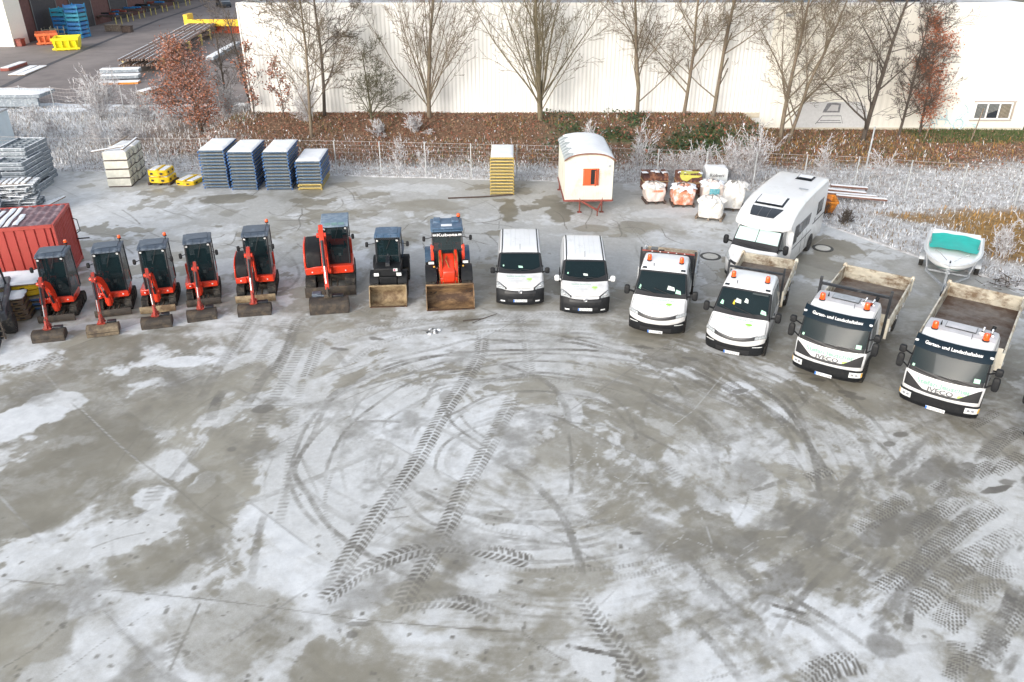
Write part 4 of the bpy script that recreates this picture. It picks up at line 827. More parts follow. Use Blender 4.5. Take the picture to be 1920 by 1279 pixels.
def make_pickup(loc, rz, label, plate_txt, bed_y1, variant):
    t = thing('tipper_pickup', label, 'pickup truck', loc, rz, 'two white tipper pickups with orange beacons')
    S = Skin([(.12, .26), (.02, .40), (-.02, .62), (.0, .80), (.06, .93), (.16, 1.03), (.55, 1.17), (.86, 1.30), (1.46, 2.02), (1.66, 2.16), (2.3, 2.23), (2.80, 2.20), (2.94, 2.06), (2.98, 1.2), (2.96, .34)],
             [(.3, .94), (1.0, .985), (1.25, .97), (2.05, .83), (2.3, .80)], r=.1, zb=.34, plan=.30, planlen=.9)
    b = MB(); S.shell(b, 0, per=6, nf=21); b.build('cab_body', white_paint, t, smooth=50)
    bm = MB(); S.patch(bm, 0.0, lambda f: 2.15 + .8 * abs(2 * f - 1) ** 3, -.995, .995, .014, 0, 14, 25); bu = bm.build('bumper', black_plastic, t)
    for sg in (-1, 1):
        q = MB(); S.spatch(q, [(.62, .34), (.06, .34), (.08, .85), (.46, .76)], sg, .009); q.build('bumper_side', black_plastic, bu)
        f = MB(); S.patch(f, lambda f: 2.02, 2.16, (.62 if sg > 0 else -.90), (.90 if sg > 0 else -.62), .022, 0, 3, 6); f.build('fog_lamp', lamp_clear, t)
    q = MB(); S.patch(q, .5, 1.5, -.55, .55, .022); q.build('lower_grille', ink_black, bu)
    # black grille bow that sweeps up into the headlights
    g = MB(); S.patch(g, lambda f: 2.95 + 1.15 * abs(2 * f - 1) ** 1.9, lambda f: 3.72 + 1.45 * abs(2 * f - 1) ** 1.7, -.97, .97, .012, 0, 6, 29); gr = g.build('grille', ink_black, t)
    g = MB(); S.patch(g, lambda f: 3.40 + 1.2 * abs(2 * f - 1) ** 1.9, lambda f: 3.52 + 1.2 * abs(2 * f - 1) ** 1.9, -.70, .70, .018, 0, 4, 19); g.build('grille_slot', ink_grey, gr)
    for sg in (-1, 1):
        h = MB(); e = lambda f, sg=sg: (f if sg > 0 else 1 - f)
        S.patch(h, lambda f: 3.55 + .62 * e(f), lambda f: 4.25 + .95 * e(f), (.64 if sg > 0 else -.985), (.985 if sg > 0 else -.64), .02, 0, 7, 8); h.build('headlight', lamp_body, t)
    ws = MB(); S.patch(ws, lambda f: 6.98 - .10 * (1 - abs(2 * f - 1) ** 2), 8.16, -.985, .985, .006, 0, 12, 21); w = ws.build('windscreen_border', ink_black, t)
    g = MB(); S.patch(g, lambda f: 7.24 - .12 * (1 - abs(2 * f - 1) ** 2), 8.03, -.87, .87, .013, 0, 12, 19); g.build('windscreen', glass, w)
    wp = MB()
    for f0, f1, u1 in ((-.82, -.1, 7.02), (-.25, .5, 7.05)): wp.bar(S.pt(7.32, f0, .03), S.pt(u1, f1, .035), .022, .016)
    wp.build('wiper', ink_black, w)
    def note(f, u, s, m): q = MB(); q.add([S.pt(u, f, .017), S.pt(u - .03, f + s, .017), S.pt(u + .11, f + s * .9, .017), S.pt(u + .16, f + .03, .017)], [(0, 1, 2, 3)]); q.build('paper_note', m, w)
    if variant == 0: note(.22, 7.32, .28, paper); note(.52, 7.20, .2, mint); note(-.8, 7.28, .08, mint)
    else: note(-.30, 7.5, .22, paper); note(.02, 7.55, .14, paper); note(.62, 7.22, .2, mint); note(-.78, 7.36, .12, mint); note(-.36, 7.42, .07, yellow_paint)
    sv = MB()
    if variant: sv.add([S.pt(7.92, .25, .017), S.pt(7.92, .82, .017), S.pt(8.0, .82, .017), S.pt(8.0, .25, .017)], [(0, 1, 2, 3)]); sv.build('sun_visor', interior_grey, w)
    for sg in (-1, 1):
        k = MB(); S.spatch(k, [(1.95, 1.28), (.98, 1.22), (1.42, 1.78), (1.95, 1.98)], sg, .007); k.build('side_window', side_glass, t)
        k = MB(); S.spatch(k, [(2.80, 1.30), (2.04, 1.28), (2.04, 1.98), (2.74, 1.98)], sg, .007); k.build('side_window', side_glass, t)
        dr = MB()
        for y0 in (.98, 1.99): S.spatch(dr, [(y0 + .016, .42), (y0, .42), (y0, 1.98), (y0 + .016, 1.98)], sg, .005)
        S.spatch(dr, [(2.9, .7), (.9, .7), (.9, .8), (2.9, .8)], sg, .012); dr.build('door_seam', ink_grey, t)
        h = MB(); h.box((sg * .985, 1.82, 1.16), (.03, .18, .035)); h.build('door_handle', black_plastic, t, bevel=.008)
        ar = MB(); n = 16
        ar.add([S.sd(.95 + .44 * math.cos(math.pi * k / n), max(.35, .38 + .44 * math.sin(math.pi * k / n)), sg, .012) for k in range(n + 1)], [tuple(range(n + 1))]); ar.build('wheel_arch', ink_black, t)
        wheel(t, sg * .89, .95, .35, .22, rim=galv, sg=sg); wheel(t, sg * .82, bed_y1 - 1.15, .35, .40, rim=galv, sg=sg)
        mg = MB(); mg.box((sg * .82, bed_y1 - 1.15, .78), (.44, .9, .03)); mg.box((sg * .82, bed_y1 - 1.62, .64), (.44, .03, .3)); mg.build('mudguard', black_plastic, t, bevel=.01)
        mirror(t, (sg * .92, 1.12, 1.30), .035, (sg * 1.20, 1.05, 1.40), (.20, .15, .36))
        c = S.pt(9.5, sg * .66, .0); beacon(t, (c[0], c[1], c[2] + .03), .078, .2)
        q = MB(); S.patch(q, 8.35, 8.62, sg * .70 if sg > 0 else -.84, .84 if sg > 0 else -.70, .035, 0, 6, 6); S.patch(q, 8.33, 8.66, sg * .68 if sg > 0 else -.86, .86 if sg > 0 else -.68, .01, 1, 6, 6); q.build('marker_lamp', [dark_glass, black_plastic], t)
    sm = MB()
    for sg in (-1, 1): sm.grid(lambda a, b, sg=sg: S.pt(4.9 + a * 2.0, sg * (.90 - .04 * a + .014 * b), .005), 12, 2)
    sm.build('hood_seam', ink_grey, t)
    an = MB(); c = S.pt(8.75, -.42, 0); an.tube([c, (c[0], c[1] + .05, c[2] + .12)], .012, 6); an.build('aerial', black_plastic, t)
    p = S.pt(.8, 0, .05); plate(t, (p[0], p[1], p[2]), .1, plate_txt)
    lt = MB(); hood = lambda x, y: S.pt(6.12 + y / .40, x / .86, .009)
    put_text(lt, 'Stefan Jeuscher', .86, lambda x, y: hood(x + .02, y + .14), 0, bold=.01, height=.09); put_text(lt, 'Garten- und', .36, lambda x, y: hood(x - .14, y + .0), 1, height=.06); put_text(lt, 'Landschaftsbau', .5, lambda x, y: hood(x - .07, y - .10), 1, height=.06)
    tree_logo(lt, lambda x, y: hood(x + .30, y - .03), .17, 2); put_text(lt, 'IVECO', .34, lambda x, y: hood(x + .0, y - .36), 1, bold=.02, spacing=1.5, height=.045)
    lt.build('lettering', [ink_mint, ink_pale, ink_green], t, smooth=0)
    dash = MB(); dash.box((0, 1.25, 1.1), (1.6, .5, .22)); dash.box((0, 2.7, 1.2), (1.5, .04, 1.6)); dash.box((0, 2, .55), (1.6, 1.6, .1)); dash.build('dashboard', interior_grey, t, bevel=.04)
    seats(t, (-.5, .0, .52), 2.05, .9); steering(t, (.5, 1.55, 1.28), .21)
    if variant == 0:
        dump_bed(t, -1.05, 1.05, 3.15, bed_y1, .98, .42, galv, beige_board, beige_board, frame='dark', hh=.42)
        hb = MB()
        for x in (-1.0, 1.0): hb.bar((x, 3.12, .9), (x, 3.12, 2.25), .07, .07, 0)
        hb.bx(-.96, .96, 3.09, 3.14, 1.44, 2.12, 0); hb.bx(-.98, .98, 3.085, 3.145, 2.12, 2.165, 1)
        for x in (-.6, -.3, 0, .3, .6): hb.box((x, 3.08, 2.145), (.05, .02, .03), 2)
        hb.build('headboard_frame', [dark_frame, rust_red, ink_white], t, bevel=.006)
        bx = MB(); bx.box((-.55, 3.5, 1.98), (.26, .2, .3), 0); bx.box((-.28, 3.45, 2.0), (.2, .12, .16), 1); bx.bar((-.55, 3.5, 1.0), (-.55, 3.5, 1.9), .06, .06, 1); bx.bar((-.28, 3.45, 1.0), (-.28, 3.45, 1.95), .05, .05, 1); bx.build('crane_post', [ink_grey, black_plastic], t, bevel=.01)
    else:
        dump_bed(t, -1.02, 1.02, 3.15, bed_y1, .98, .46, dirty_white, bed_floor, rusty_cream)
        rack_bar(t, -.96, .96, 3.1, .95, 2.15)
    return t
make_pickup((5.02, 24.86, 0), math.radians(-15.5), 'white tipper pickup with a dark headboard rimmed red, beside the second van', 'GT LT 236', 5.55, 0)
make_pickup((7.34, 23.36, 0), math.radians(-25.5), 'white tipper pickup with a rusty cream bed, in front of the motorhome', 'GT LT 219', 6.55, 1)

def make_truck(loc, rz, label, plate_txt, bed_y0, bed_y1, rack):
    t = thing('tipper_truck', label, 'truck', loc, rz, 'white tipper trucks with dark blue sun visors')
    S = Skin([(.10, .38), (.0, .50), (-.03, .78), (-.01, 1.02), (.03, 1.28), (.09, 1.44), (.42, 2.14), (.58, 2.36), (.80, 2.47), (1.35, 2.53), (1.80, 2.50), (1.90, 2.36), (1.92, 1.4), (1.9, .62)],
             [(.4, 1.03), (1.3, 1.06), (2.2, 1.0), (2.5, .96)], r=.10, zb=.60, plan=.20, planlen=.7)
    b = MB(); S.shell(b, 0, per=6, nf=21); b.build('cab_body', white_paint, t, smooth=50)
    bm = MB(); S.patch(bm, 0.0, 2.16, -.995, .995, .03, 0, 14, 25); bu = bm.build('bumper', black_plastic, t)
    q = MB(); S.patch(q, .35, .9, -.995, .995, .055, 0, 6, 25); q.build('bumper_lip', black_plastic, bu)
    for sg in (-1, 1):
        q = MB(); S.spatch(q, [(.62, .44), (.1, .44), (.1, .84), (.44, .84)], sg, .012); q.build('bumper_side', black_plastic, bu)
        h = MB(); S.patch(h, 1.25, 1.92, (.66 if sg > 0 else -.97), (.97 if sg > 0 else -.66), .045, 0, 4, 7); hl = h.build('headlight', lamp_clear, t)
        for f in (.74, .84): h = MB(); c = S.pt(1.6, sg * f, .05); h.lathe([(.045, 0), (.035, .01), (.01, .012)], n=12); h.v = [(x + c[0], c[1] - z, c[2] + y) for x, y, z in h.v]; h.build('lens', chrome, hl)
        h = MB(); S.patch(h, 1.3, 1.88, (.925 if sg > 0 else -.965), (.965 if sg > 0 else -.925), .05, 0, 3, 3); h.build('indicator', lamp_amber, hl)
    # black grille: wide bow with pointed cheeks
    g = MB(); S.patch(g, lambda f: 2.46 + .18 * abs(2 * f - 1) ** 2, lambda f: 2.78 + .1 * abs(2 * f - 1) + 1.42 * max(0, abs(2 * f - 1) - .48) / .52, -.90, .90, .014, 0, 8, 41); gr = g.build('grille', ink_black, t)
    g = MB()
    for u in (2.56, 2.66): g.grid(lambda a, b, u=u: S.pt(u + .03 * b, -.5 + a, .022), 12, 2)
    g.build('grille_bar', ink_grey, gr)
    ws = MB(); S.patch(ws, lambda f: 4.80 - .28 * (1 - abs(2 * f - 1) ** 2), 6.2, -.97, .97, .007, 0, 12, 23); w = ws.build('windscreen_border', ink_black, t)
    g = MB(); S.patch(g, lambda f: 5.14 - .14 * (1 - abs(2 * f - 1) ** 2), 6.05, -.90, .90, .014, 0, 12, 19); g.build('windscreen', glass, w)
    wp = MB()
    for f0, f1 in ((-.75, -.15), (-.15, .45), (.2, .78)): wp.bar(S.pt(4.98, f0, .035), S.pt(4.72, f1, .04), .024, .018)
    wp.build('wiper', ink_black, w)
    q = MB(); q.add([S.pt(5.06, .66, .018), S.pt(5.06, .80, .018), S.pt(5.26, .80, .018), S.pt(5.26, .66, .018)], [(0, 1, 2, 3)]); q.build('paper_note', mint, w)
    q = MB(); q.add([S.pt(5.1, -.83, .018), S.pt(5.1, -.77, .018), S.pt(5.22, -.77, .018), S.pt(5.22, -.83, .018)], [(0, 1, 2, 3)]); q.build('sticker', mint, w)
    # sun visor board with lettering
    def vis(a, b): # a across -1..1, b up 0..1
        x = a * 1.03; d = .20 * abs(a) ** 2.6
        return (x, .12 + .27 * b + d - .02 * math.sin(b * math.pi), 2.14 + .31 * b)
    v = MB(); n = 27
    v.grid(lambda i, j: vis(1 - 2 * i, j), n, 6)
    v.grid(lambda i, j: (lambda p: (p[0], p[1] + .03, p[2] - .012))(vis(-1 + 2 * i, j)), n, 6)
    for bb in (0, 1): v.grid(lambda i, j, bb=bb: (lambda p: (p[0], p[1] + .03 * j, p[2] - .012 * j))(vis(-1 + 2 * i, bb)), n, 2)
    for sg in (-1, 1): v.grid(lambda i, j, sg=sg: (lambda p: (p[0] * (1 + .02 * 0), p[1] + .28 * i, p[2] - .0 * i))(vis(sg, .1 + .85 * j)), 4, 5)
    vo = v.build('sun_visor', visor_navy, t)
    lt = MB(); put_text(lt, 'Garten- und Landschaftsbau', 1.5, lambda x, y: (lambda p: (p[0], p[1] - .006, p[2] + .003))(vis(x / 1.03, .46 + y / .42)), 0, bold=.028, height=.105); lt.build('lettering', ink_white, vo, smooth=0)
    for sg in (-1, 1):
        q = MB(); c = vis(sg * .95, .5); q.box((c[0], c[1] - .02, c[2]), (.1, .05, .07)); q.build('marker_lamp', lamp_clear, vo, bevel=.02)
    rf = MB(); S.patch(rf, 8.35, 9.85, -.90, .90, .012, 0, 10, 15); rf.build('roof_panel', roof_grey, t)
    hh = MB(); S.patch(hh, 8.75, 9.62, -.42, .36, .045, 0, 8, 9); S.patch(hh, 8.72, 9.66, -.44, .38, .02, 1, 8, 9); hh.build('roof_hatch', [roof_grey if not rack else galv, ink_grey], t)
    hs = MB()
    for x in (.52, .74):
        c = S.pt(8.9, x, .08); hs.tube([c, (c[0], c[1] + .28, c[2])], [.045, .02], 10); hs.tube([(c[0], c[1] + .28, c[2]), (c[0], c[1] + .34, c[2])], .035, 8); hs.tube([c, (c[0], c[1] - .1, c[2])], [.045, .08], 12)
    hs.build('air_horn', chrome, t)
    for sg in (-1, 1): c = S.pt(8.35, sg * .66, .03); beacon(t, c, .085, .21)
    an = MB(); c = S.pt(8.9, -.55, 0); an.tube([c, (c[0], c[1] + .02, c[2] + .14)], [.03, .008], 6); c = S.pt(8.15, .32, 0); an.tube([c, (c[0], c[1], c[2] + .16)], .008, 5); an.build('aerial', black_plastic, t)
    for sg in (-1, 1):
        k = MB(); S.spatch(k, [(1.38, 1.50), (.52, 1.34), (.72, 2.10), (1.38, 2.14)], sg, .008); k.build('side_window', side_glass, t)
        dr = MB()
        for y0 in (.40, 1.48): S.spatch(dr, [(y0 + .018, .72), (y0, .72), (y0 + (.25 if y0 < 1 else 0), 2.2), (y0 + .018 + (.25 if y0 < 1 else 0), 2.2)], sg, .006)
        dr.build('door_seam', ink_grey, t)
        h = MB(); h.box((sg * 1.06, 1.34, 1.2), (.03, .16, .04)); h.build('door_handle', black_plastic, t, bevel=.008)
        mg = MB(); S.spatch(mg, [(1.75, .62), (.35, .62), (.55, 1.0), (1.6, 1.0)], sg, .014); mg.build('wheel_arch', ink_black, t)
        wheel(t, sg * .92, 1.05, .42, .26, rim=galv, sg=sg); wheel(t, sg * .86, bed_y1 - 1.35, .42, .48, rim=galv, sg=sg)
        gd = MB(); gd.box((sg * .88, bed_y1 - 1.35, .93), (.5, 1.0, .03)); gd.box((sg * .88, bed_y1 - 1.88, .75), (.5, .03, .36)); gd.build('mudguard', black_plastic, t, bevel=.01)
        mirror(t, (sg * 1.0, .36, 1.35), .025, (sg * 1.26, .22, 1.62), (.20, .15, .46), two=True)
        tk = MB(); tk.box((sg * .8, 2.75, .72), (.34, .62, .42)); tk.build('tool_box' if sg > 0 else 'fuel_tank', black_plastic if sg > 0 else galv, t, bevel=.05)
    p = S.pt(.95, 0, .07); plate(t, (p[0], p[1] - .01, p[2]), .05, plate_txt)
    lt = MB(); fr = lambda x, y: S.pt(3.72 + y / .24, x / 1.0, .012)
    put_text(lt, 'Stefan Jeuscher', 1.3, lambda x, y: fr(x + .04, y - .06), 0, bold=.05, height=.135); put_text(lt, 'IVECO', .62, lambda x, y: fr(x + .0, y - .215), 1, bold=.05, height=.125); tree_logo(lt, lambda x, y: fr(x + .48, y - .17), .14, 2)
    lt.build('lettering', [ink_mint, ink_grey, ink_lime], t, smooth=0)
    dash = MB(); dash.box((0, .55, 1.3), (1.8, .45, .24)); dash.box((0, 1.78, 1.6), (1.8, .04, 1.4)); dash.box((0, 1.1, .85), (1.8, 1.4, .1)); dash.build('dashboard', interior_grey, t, bevel=.04)
    seats(t, (-.6, .0, .6), 1.3, 1.15); steering(t, (.6, .85, 1.5), .23, .35)
    ex = MB(); ex.bx(.2, .5, 2.0, 2.35, .9, 2.0); ex.bx(-.5, -.2, 2.05, 2.3, .9, 1.7); ex.tube([(.7, 2.15, .9), (.7, 2.15, 2.2), (.75, 2.3, 2.45)], .06, 10); ex.build('air_intake', black_plastic, t, bevel=.02)
    dump_bed(t, -1.18, 1.18, bed_y0, bed_y1, 1.05, .58, dirty_white, bed_floor, rusty_cream, hh=.75)
    if rack: rack_bar(t, -1.1, 1.1, bed_y0 - .08, 1.0, 2.45, thick=.085)
    return t
make_truck((9.84, 21.72, 0), math.radians(-34), 'white tipper truck with a black load rack behind its cab, left of the other truck', 'GT LT 208', 2.55, 6.75, True)
make_truck((12.43, 19.72, 0), math.radians(-36), 'white tipper truck without a load rack, cream bed empty, in front of the boat', 'GT LT 270', 2.3, 7.35, False)
make_truck((14.95, 17.55, 0), math.radians(-39), 'truck at the right end of the row, only its mirror and wheel in view', 'GT LT 211', 2.5, 6.9, True)

# ------------------------------------------------------------------ motorhome
def make_motorhome(loc, rz):
    t = thing('motorhome', 'large white motorhome with silver blinds behind its windscreen', 'motorhome', loc, rz)
    S = Skin([(.16, .24), (.04, .38), (.0, .62), (.04, .84), (.18, 1.02), (.46, 1.17), (.88, 1.32), (1.42, 1.98), (1.62, 2.2), (1.9, 2.4), (2.3, 2.5)],
             [(.3, .93), (1.0, .985), (1.3, .97), (2.05, .90), (2.4, .88)], r=.12, zb=.28, plan=.42, planlen=1.0)
    b = MB(); S.shell(b, 0, per=6, nf=21); b.build('cab_body', white_paint, t, smooth=50)
    B = Skin([(1.20, 2.06), (1.18, 2.16), (1.34, 2.36), (1.75, 2.56), (2.5, 2.74), (3.3, 2.86), (4.5, 2.90), (6.6, 2.90), (7.0, 2.84), (7.08, 2.6), (7.1, 1.4), (7.05, .36)],
             [(.3, 1.14), (2.0, 1.15), (2.9, 1.12)], r=.14, zb=.36, plan=.40, planlen=1.4, blur=.2)
    b = MB(); B.shell(b, 0, per=6, nf=21, u0=0)
    # keep the living-box sides behind the cab doors; the front lip closes under the overhang
    b.v = [(x, (max(y, 2.22) if z < 1.98 else y), z) for x, y, z in b.v]
    bo = b.build('living_box', white_paint, t, smooth=50)
    bk = MB(); bk.bx(-1.148, 1.148, 2.18, 2.26, .40, 2.12); bk.bx(-1.12, 1.12, 2.0, 2.2, 1.96, 2.4); bk.build('bulkhead', white_paint, t)
    un = MB(); un.bx(-1.0, 1.0, 2.0, 6.9, .30, .42); un.build('underfloor', black_plastic, t)
    bm = MB(); S.patch(bm, 0, .95, -.995, .995, .012, 0, 8, 23); bm.build('bumper', black_plastic, t)
    g = MB(); S.patch(g, lambda f: 2.7 + .4 * abs(2 * f - 1) ** 2, lambda f: 3.25 + .3 * abs(2 * f - 1) ** 2, -.66, .66, .014, 0, 5, 17); g.build('grille', ink_black, t)
    g = MB(); S.patch(g, 1.4, 2.0, -.55, .55, .014); g.build('lower_grille', ink_black, t)
    for sg in (-1, 1):
        h = MB(); e = lambda f, sg=sg: (f if sg > 0 else 1 - f)
        S.patch(h, lambda f: 3.0 + .8 * e(f), lambda f: 3.75 + 1.5 * e(f), (.70 if sg > 0 else -.985), (.985 if sg > 0 else -.70), .016, 0, 8, 7); h.build('headlight', lamp_body, t)
        k = MB(); S.spatch(k, [(1.92, 1.30), (.98, 1.24), (1.42, 1.80), (1.92, 2.0)], sg, .007); k.build('side_window', side_glass, t)
        k = MB(); k.bx(sg * 1.16 - .004, sg * 1.16 + .004, 2.3, 2.72, 1.26, 2.04); k.build('dark_panel', dark_frame, t)
        for y0, y1, z0, z1 in ((2.8, 4.4, 1.42, 1.98), (5.55, 6.3, 1.55, 2.15)):
            k = MB(); k.add([(sg * 1.156, y0 + .28 * (y0 < 3) * 0, z0), (sg * 1.156, y1, z0 + .12 * (y0 < 3)), (sg * 1.156, y1, z1), (sg * 1.156, y0, z1)], [(0, 1, 2, 3)])
            k = MB(); k.prism([(y0, z0), (y1, z0 + .1 * (y0 < 3)), (y1 + .12, z1), (y0, z1)], 'x', sg * 1.146, sg * 1.166); wn = k.build('window', dark_glass, bo, bevel=.006)
            k = MB(); k.bx(sg * 1.166, sg * 1.172, (y0 + y1) / 2 - .25, (y0 + y1) / 2 + .25, z0 + .14, z1 - .06); k.bx(sg * 1.166, sg * 1.172, (y0 + y1) / 2 + .3, (y0 + y1) / 2 + .62, z0 + .16, z1 - .08) if y0 < 3 else None; k.build('blind', ink_grey, wn)
        k = MB(); k.bx(sg * 1.147, sg * 1.155, 2.3, 5.0, 1.04, 1.07); k.bx(sg * 1.147, sg * 1.155, 5.1, 6.9, 1.26, 1.31); k.bx(sg * 1.147, sg * 1.155, 5.35, 5.42, 1.26, 1.5); k.build('stripe', ink_black, bo)
        k = MB(); k.bx(sg * 1.146, sg * 1.153, 5.6, 6.5, .55, 1.1); k.bx(sg * 1.146, sg * 1.153, 2.5, 3.2, .52, .95); k.build('hatch', white_paint, bo, bevel=.01)
        k = MB(); k.bx(sg * 1.14, sg * 1.152, 3.6, 3.615, .45, 1.9); k.bx(sg * 1.14, sg * 1.152, 4.25, 4.265, .45, 1.35); k.build('door_seam', ink_grey, bo)
        ar = MB(); n = 18; ar.prism([(5.15 + .46 * math.cos(math.pi * i / n), .36 + .44 * math.sin(math.pi * i / n)) for i in range(n + 1)], 'x', sg * 1.144, sg * 1.156); ar.build('wheel_arch', ink_black, t)
        wheel(t, sg * 1.06, 5.15, .35, .24, rim=chrome, sg=sg); wheel(t, sg * .86, .92, .35, .22, rim=chrome, sg=sg)
        mirror(t, (sg * .93, 1.12, 1.36), .035, (sg * 1.22, 1.04, 1.44), (.2, .16, .40))
    ws = MB(); S.patch(ws, lambda f: 5.95 - .1 * (1 - abs(2 * f - 1) ** 2), 7.2, -.985, .985, .006, 0, 12, 21); w = ws.build('windscreen_border', ink_black, t)
    for f0, f1 in ((-.86, -.03), (.0, .86)):
        g = MB(); S.patch(g, 6.34, 7.06, f0, f1, .012, 0, 8, 9); g.build('silver_blind', mat('silver_blind', (.50, .66, .63), .12, var=.06, spec=.8), w)
    wp = MB()
    for f0, f1 in ((-.7, -.05), (.0, .65)): wp.bar(S.pt(6.2, f0, .03), S.pt(6.06, f1, .035), .022, .016)
    wp.build('wiper', ink_black, w)
    sk = MB(); B.patch(sk, lambda f: 2.45, 3.55, lambda a: -.46 - .1 * a, lambda a: .34 + .16 * a, .02, 0, 8, 9); o = sk.build('skylight', dark_glass, bo)
    sk = MB()
    for f in (-.2, .1): sk.grid(lambda a, b, f=f: B.pt(2.5 + a * 1.0, f + .012 * b, .026), 6, 2)
    sk.build('skylight_bar', ink_grey, o)
    def vent(u0, u1, f0, f1, h):
        q = MB(); B.patch(q, u0, u1, f0, f1, h, 0, 5, 5); B.patch(q, u0 - .05, u1 + .05, f0 - .04, f1 + .04, h * .5, 1, 5, 5); B.patch(q, u0 - .1, u1 + .1, f0 - .06, f1 + .06, h * .2, 1, 5, 5); q.build('roof_vent', [snow, dark_glass], bo)
    vent(3.85, 4.75, -.5, .36, .07); vent(6.72, 6.96, -.02, .46, .07)
    q = MB(); B.patch(q, 5.9, 6.0, .4, .72, .05, 0, 3, 5); q.build('roof_rail', galv, bo)
    lt = MB(); put_text(lt, 'TI ADORIA', .66, lambda x, y: B.pt(1.62 + y * 4.0, x / 1.0, .008), 0, bold=.01, spacing=1.3, height=.07); lt.build('lettering', mat('ink_taupe', (.38, .36, .34), .5), bo, smooth=0)
    plate(t, (0, S.pt(1.1, 0, .04)[1], .48), .05, 'GT EU 77')
    tl = MB()
    for x in (-.95, .95): tl.box((x, 7.1, 1.0), (.16, .05, .4))
    tl.build('tail_lamp', mat('lamp_red', (.5, .02, .02), .2), t, bevel=.02)
    return t
make_motorhome((9.30, 29.55, 0), math.radians(-33.5)).scale = (1.01, 1.055, 1)
# ------------------------------------------------------------------ construction machines (local frame: facing -Y, origin on the ground under the slew ring)
def track(parent, x, y0, y1, w, h):
    """Rubber crawler track: belt loop with cleats, sprocket, idler and rollers."""
    b = MB(); r = h / 2; n = 8; loop = []
    for k in range(n + 1): a = math.pi / 2 + math.pi * k / n; loop.append((y0 + r + r * math.cos(a), r + r * math.sin(a)))
    for k in range(n + 1): a = -math.pi / 2 + math.pi * k / n; loop.append((y1 - r + r * math.cos(a), r + r * math.sin(a)))
    t = .035; m = len(loop); cy, cz = (y0 + y1) / 2, r
    inn = []
    for (a, c) in loop:
        k = min(max(a, y0 + r), y1 - r); l = math.hypot(a - k, c - r) or 1; inn.append((k + (a - k) * (1 - t / l), r + (c - r) * (1 - t / l)))
    vs = [(sx, *p) for sx in (x - w / 2, x + w / 2) for p in loop + inn]; fs = []
    for i in range(m):
        j = (i + 1) % m
        fs += [(i, j, 2 * m + j, 2 * m + i), (m + i, 2 * m + m + i, 2 * m + m + j, m + j), (i, m + i, m + j, j), (2 * m + i, 2 * m + j, 3 * m + j, 3 * m + i)]
    b.add(vs, fs, 0)
    per = []; L = 0
    for i in range(m): L += math.dist(loop[i], loop[(i + 1) % m])
    step = .085; d = 0; i = 0; acc = 0
    while d < L:
        while i < m and acc + math.dist(loop[i], loop[(i + 1) % m]) < d: acc += math.dist(loop[i], loop[(i + 1) % m]); i += 1
        if i >= m: break
        p, q = loop[i], loop[(i + 1) % m]; l = math.dist(p, q) or 1; u = (d - acc) / l
        c = (p[0] + (q[0] - p[0]) * u, p[1] + (q[1] - p[1]) * u); ang = math.atan2(q[1] - p[1], q[0] - p[0])
        M = Matrix.Translation((x, *c)) @ Matrix.Rotation(ang, 4, 'X'); b.box((0, 0, -.012), (w * .96, .04, .03), 0, M=M); d += step
    o = b.build('track', rubber, parent)
    f = MB(); f.bx(x - w * .3, x + w * .3, y0 + r, y1 - r, r * .6, r * 1.4)
    for yy, rr in [(y0 + r, r * .8), (y1 - r, r * .8)] + [(y0 + r + (y1 - y0 - 2 * r) * k / 4, r * .42) for k in (1, 2, 3)]:
        f.cyl((x - w * .42, yy, r if rr > r * .5 else r * .5), (x + w * .42, yy, r if rr > r * .5 else r * .5), rr, 14)
    f.build('track_frame', muddy_steel, o)
    return o
def arm_beam(mb, pts, ws, hs, mi=0):
    """Welded box beam through points (in one upright plane), rectangular section ws x hs."""
    pts = [Vector(p) for p in pts]; side = None
    d = pts[-1] - pts[0]; side = Vector((0, 0, 1)).cross(Vector((d.x, d.y, 0)) if abs(d.x) + abs(d.y) > .05 else Vector((0, -1, 0))).normalized()
    vs = []
    for i, p in enumerate(pts):
        t = (pts[min(i + 1, len(pts) - 1)] - pts[max(0, i - 1)]).normalized(); up = side.cross(t).normalized()
        for a, b in ((-1, -1), (1, -1), (1, 1), (-1, 1)): vs.append(p + side * (a * ws[i] / 2) + up * (b * hs[i] / 2))
    k = len(pts); fs = [(3, 2, 1, 0), tuple((k - 1) * 4 + j for j in range(4))]
    for i in range(k - 1):
        for j in range(4): fs.append((i * 4 + j, i * 4 + (j + 1) % 4, (i + 1) * 4 + (j + 1) % 4, (i + 1) * 4 + j))
    mb.add(vs, fs, mi); return side
def ram(parent, p, q, r, k=.55):
    p, q = Vector(p), Vector(q); m = p + (q - p) * k
    b = MB(); b.cyl(p, m, r, 10, 0); b.cyl(m - (q - p) * .03, m + (q - p) * .02, r * 1.15, 10, 0); b.cyl(m, q, r * .55, 8, 1); b.build('hydraulic_cylinder', [dark_frame, bright_steel], parent)
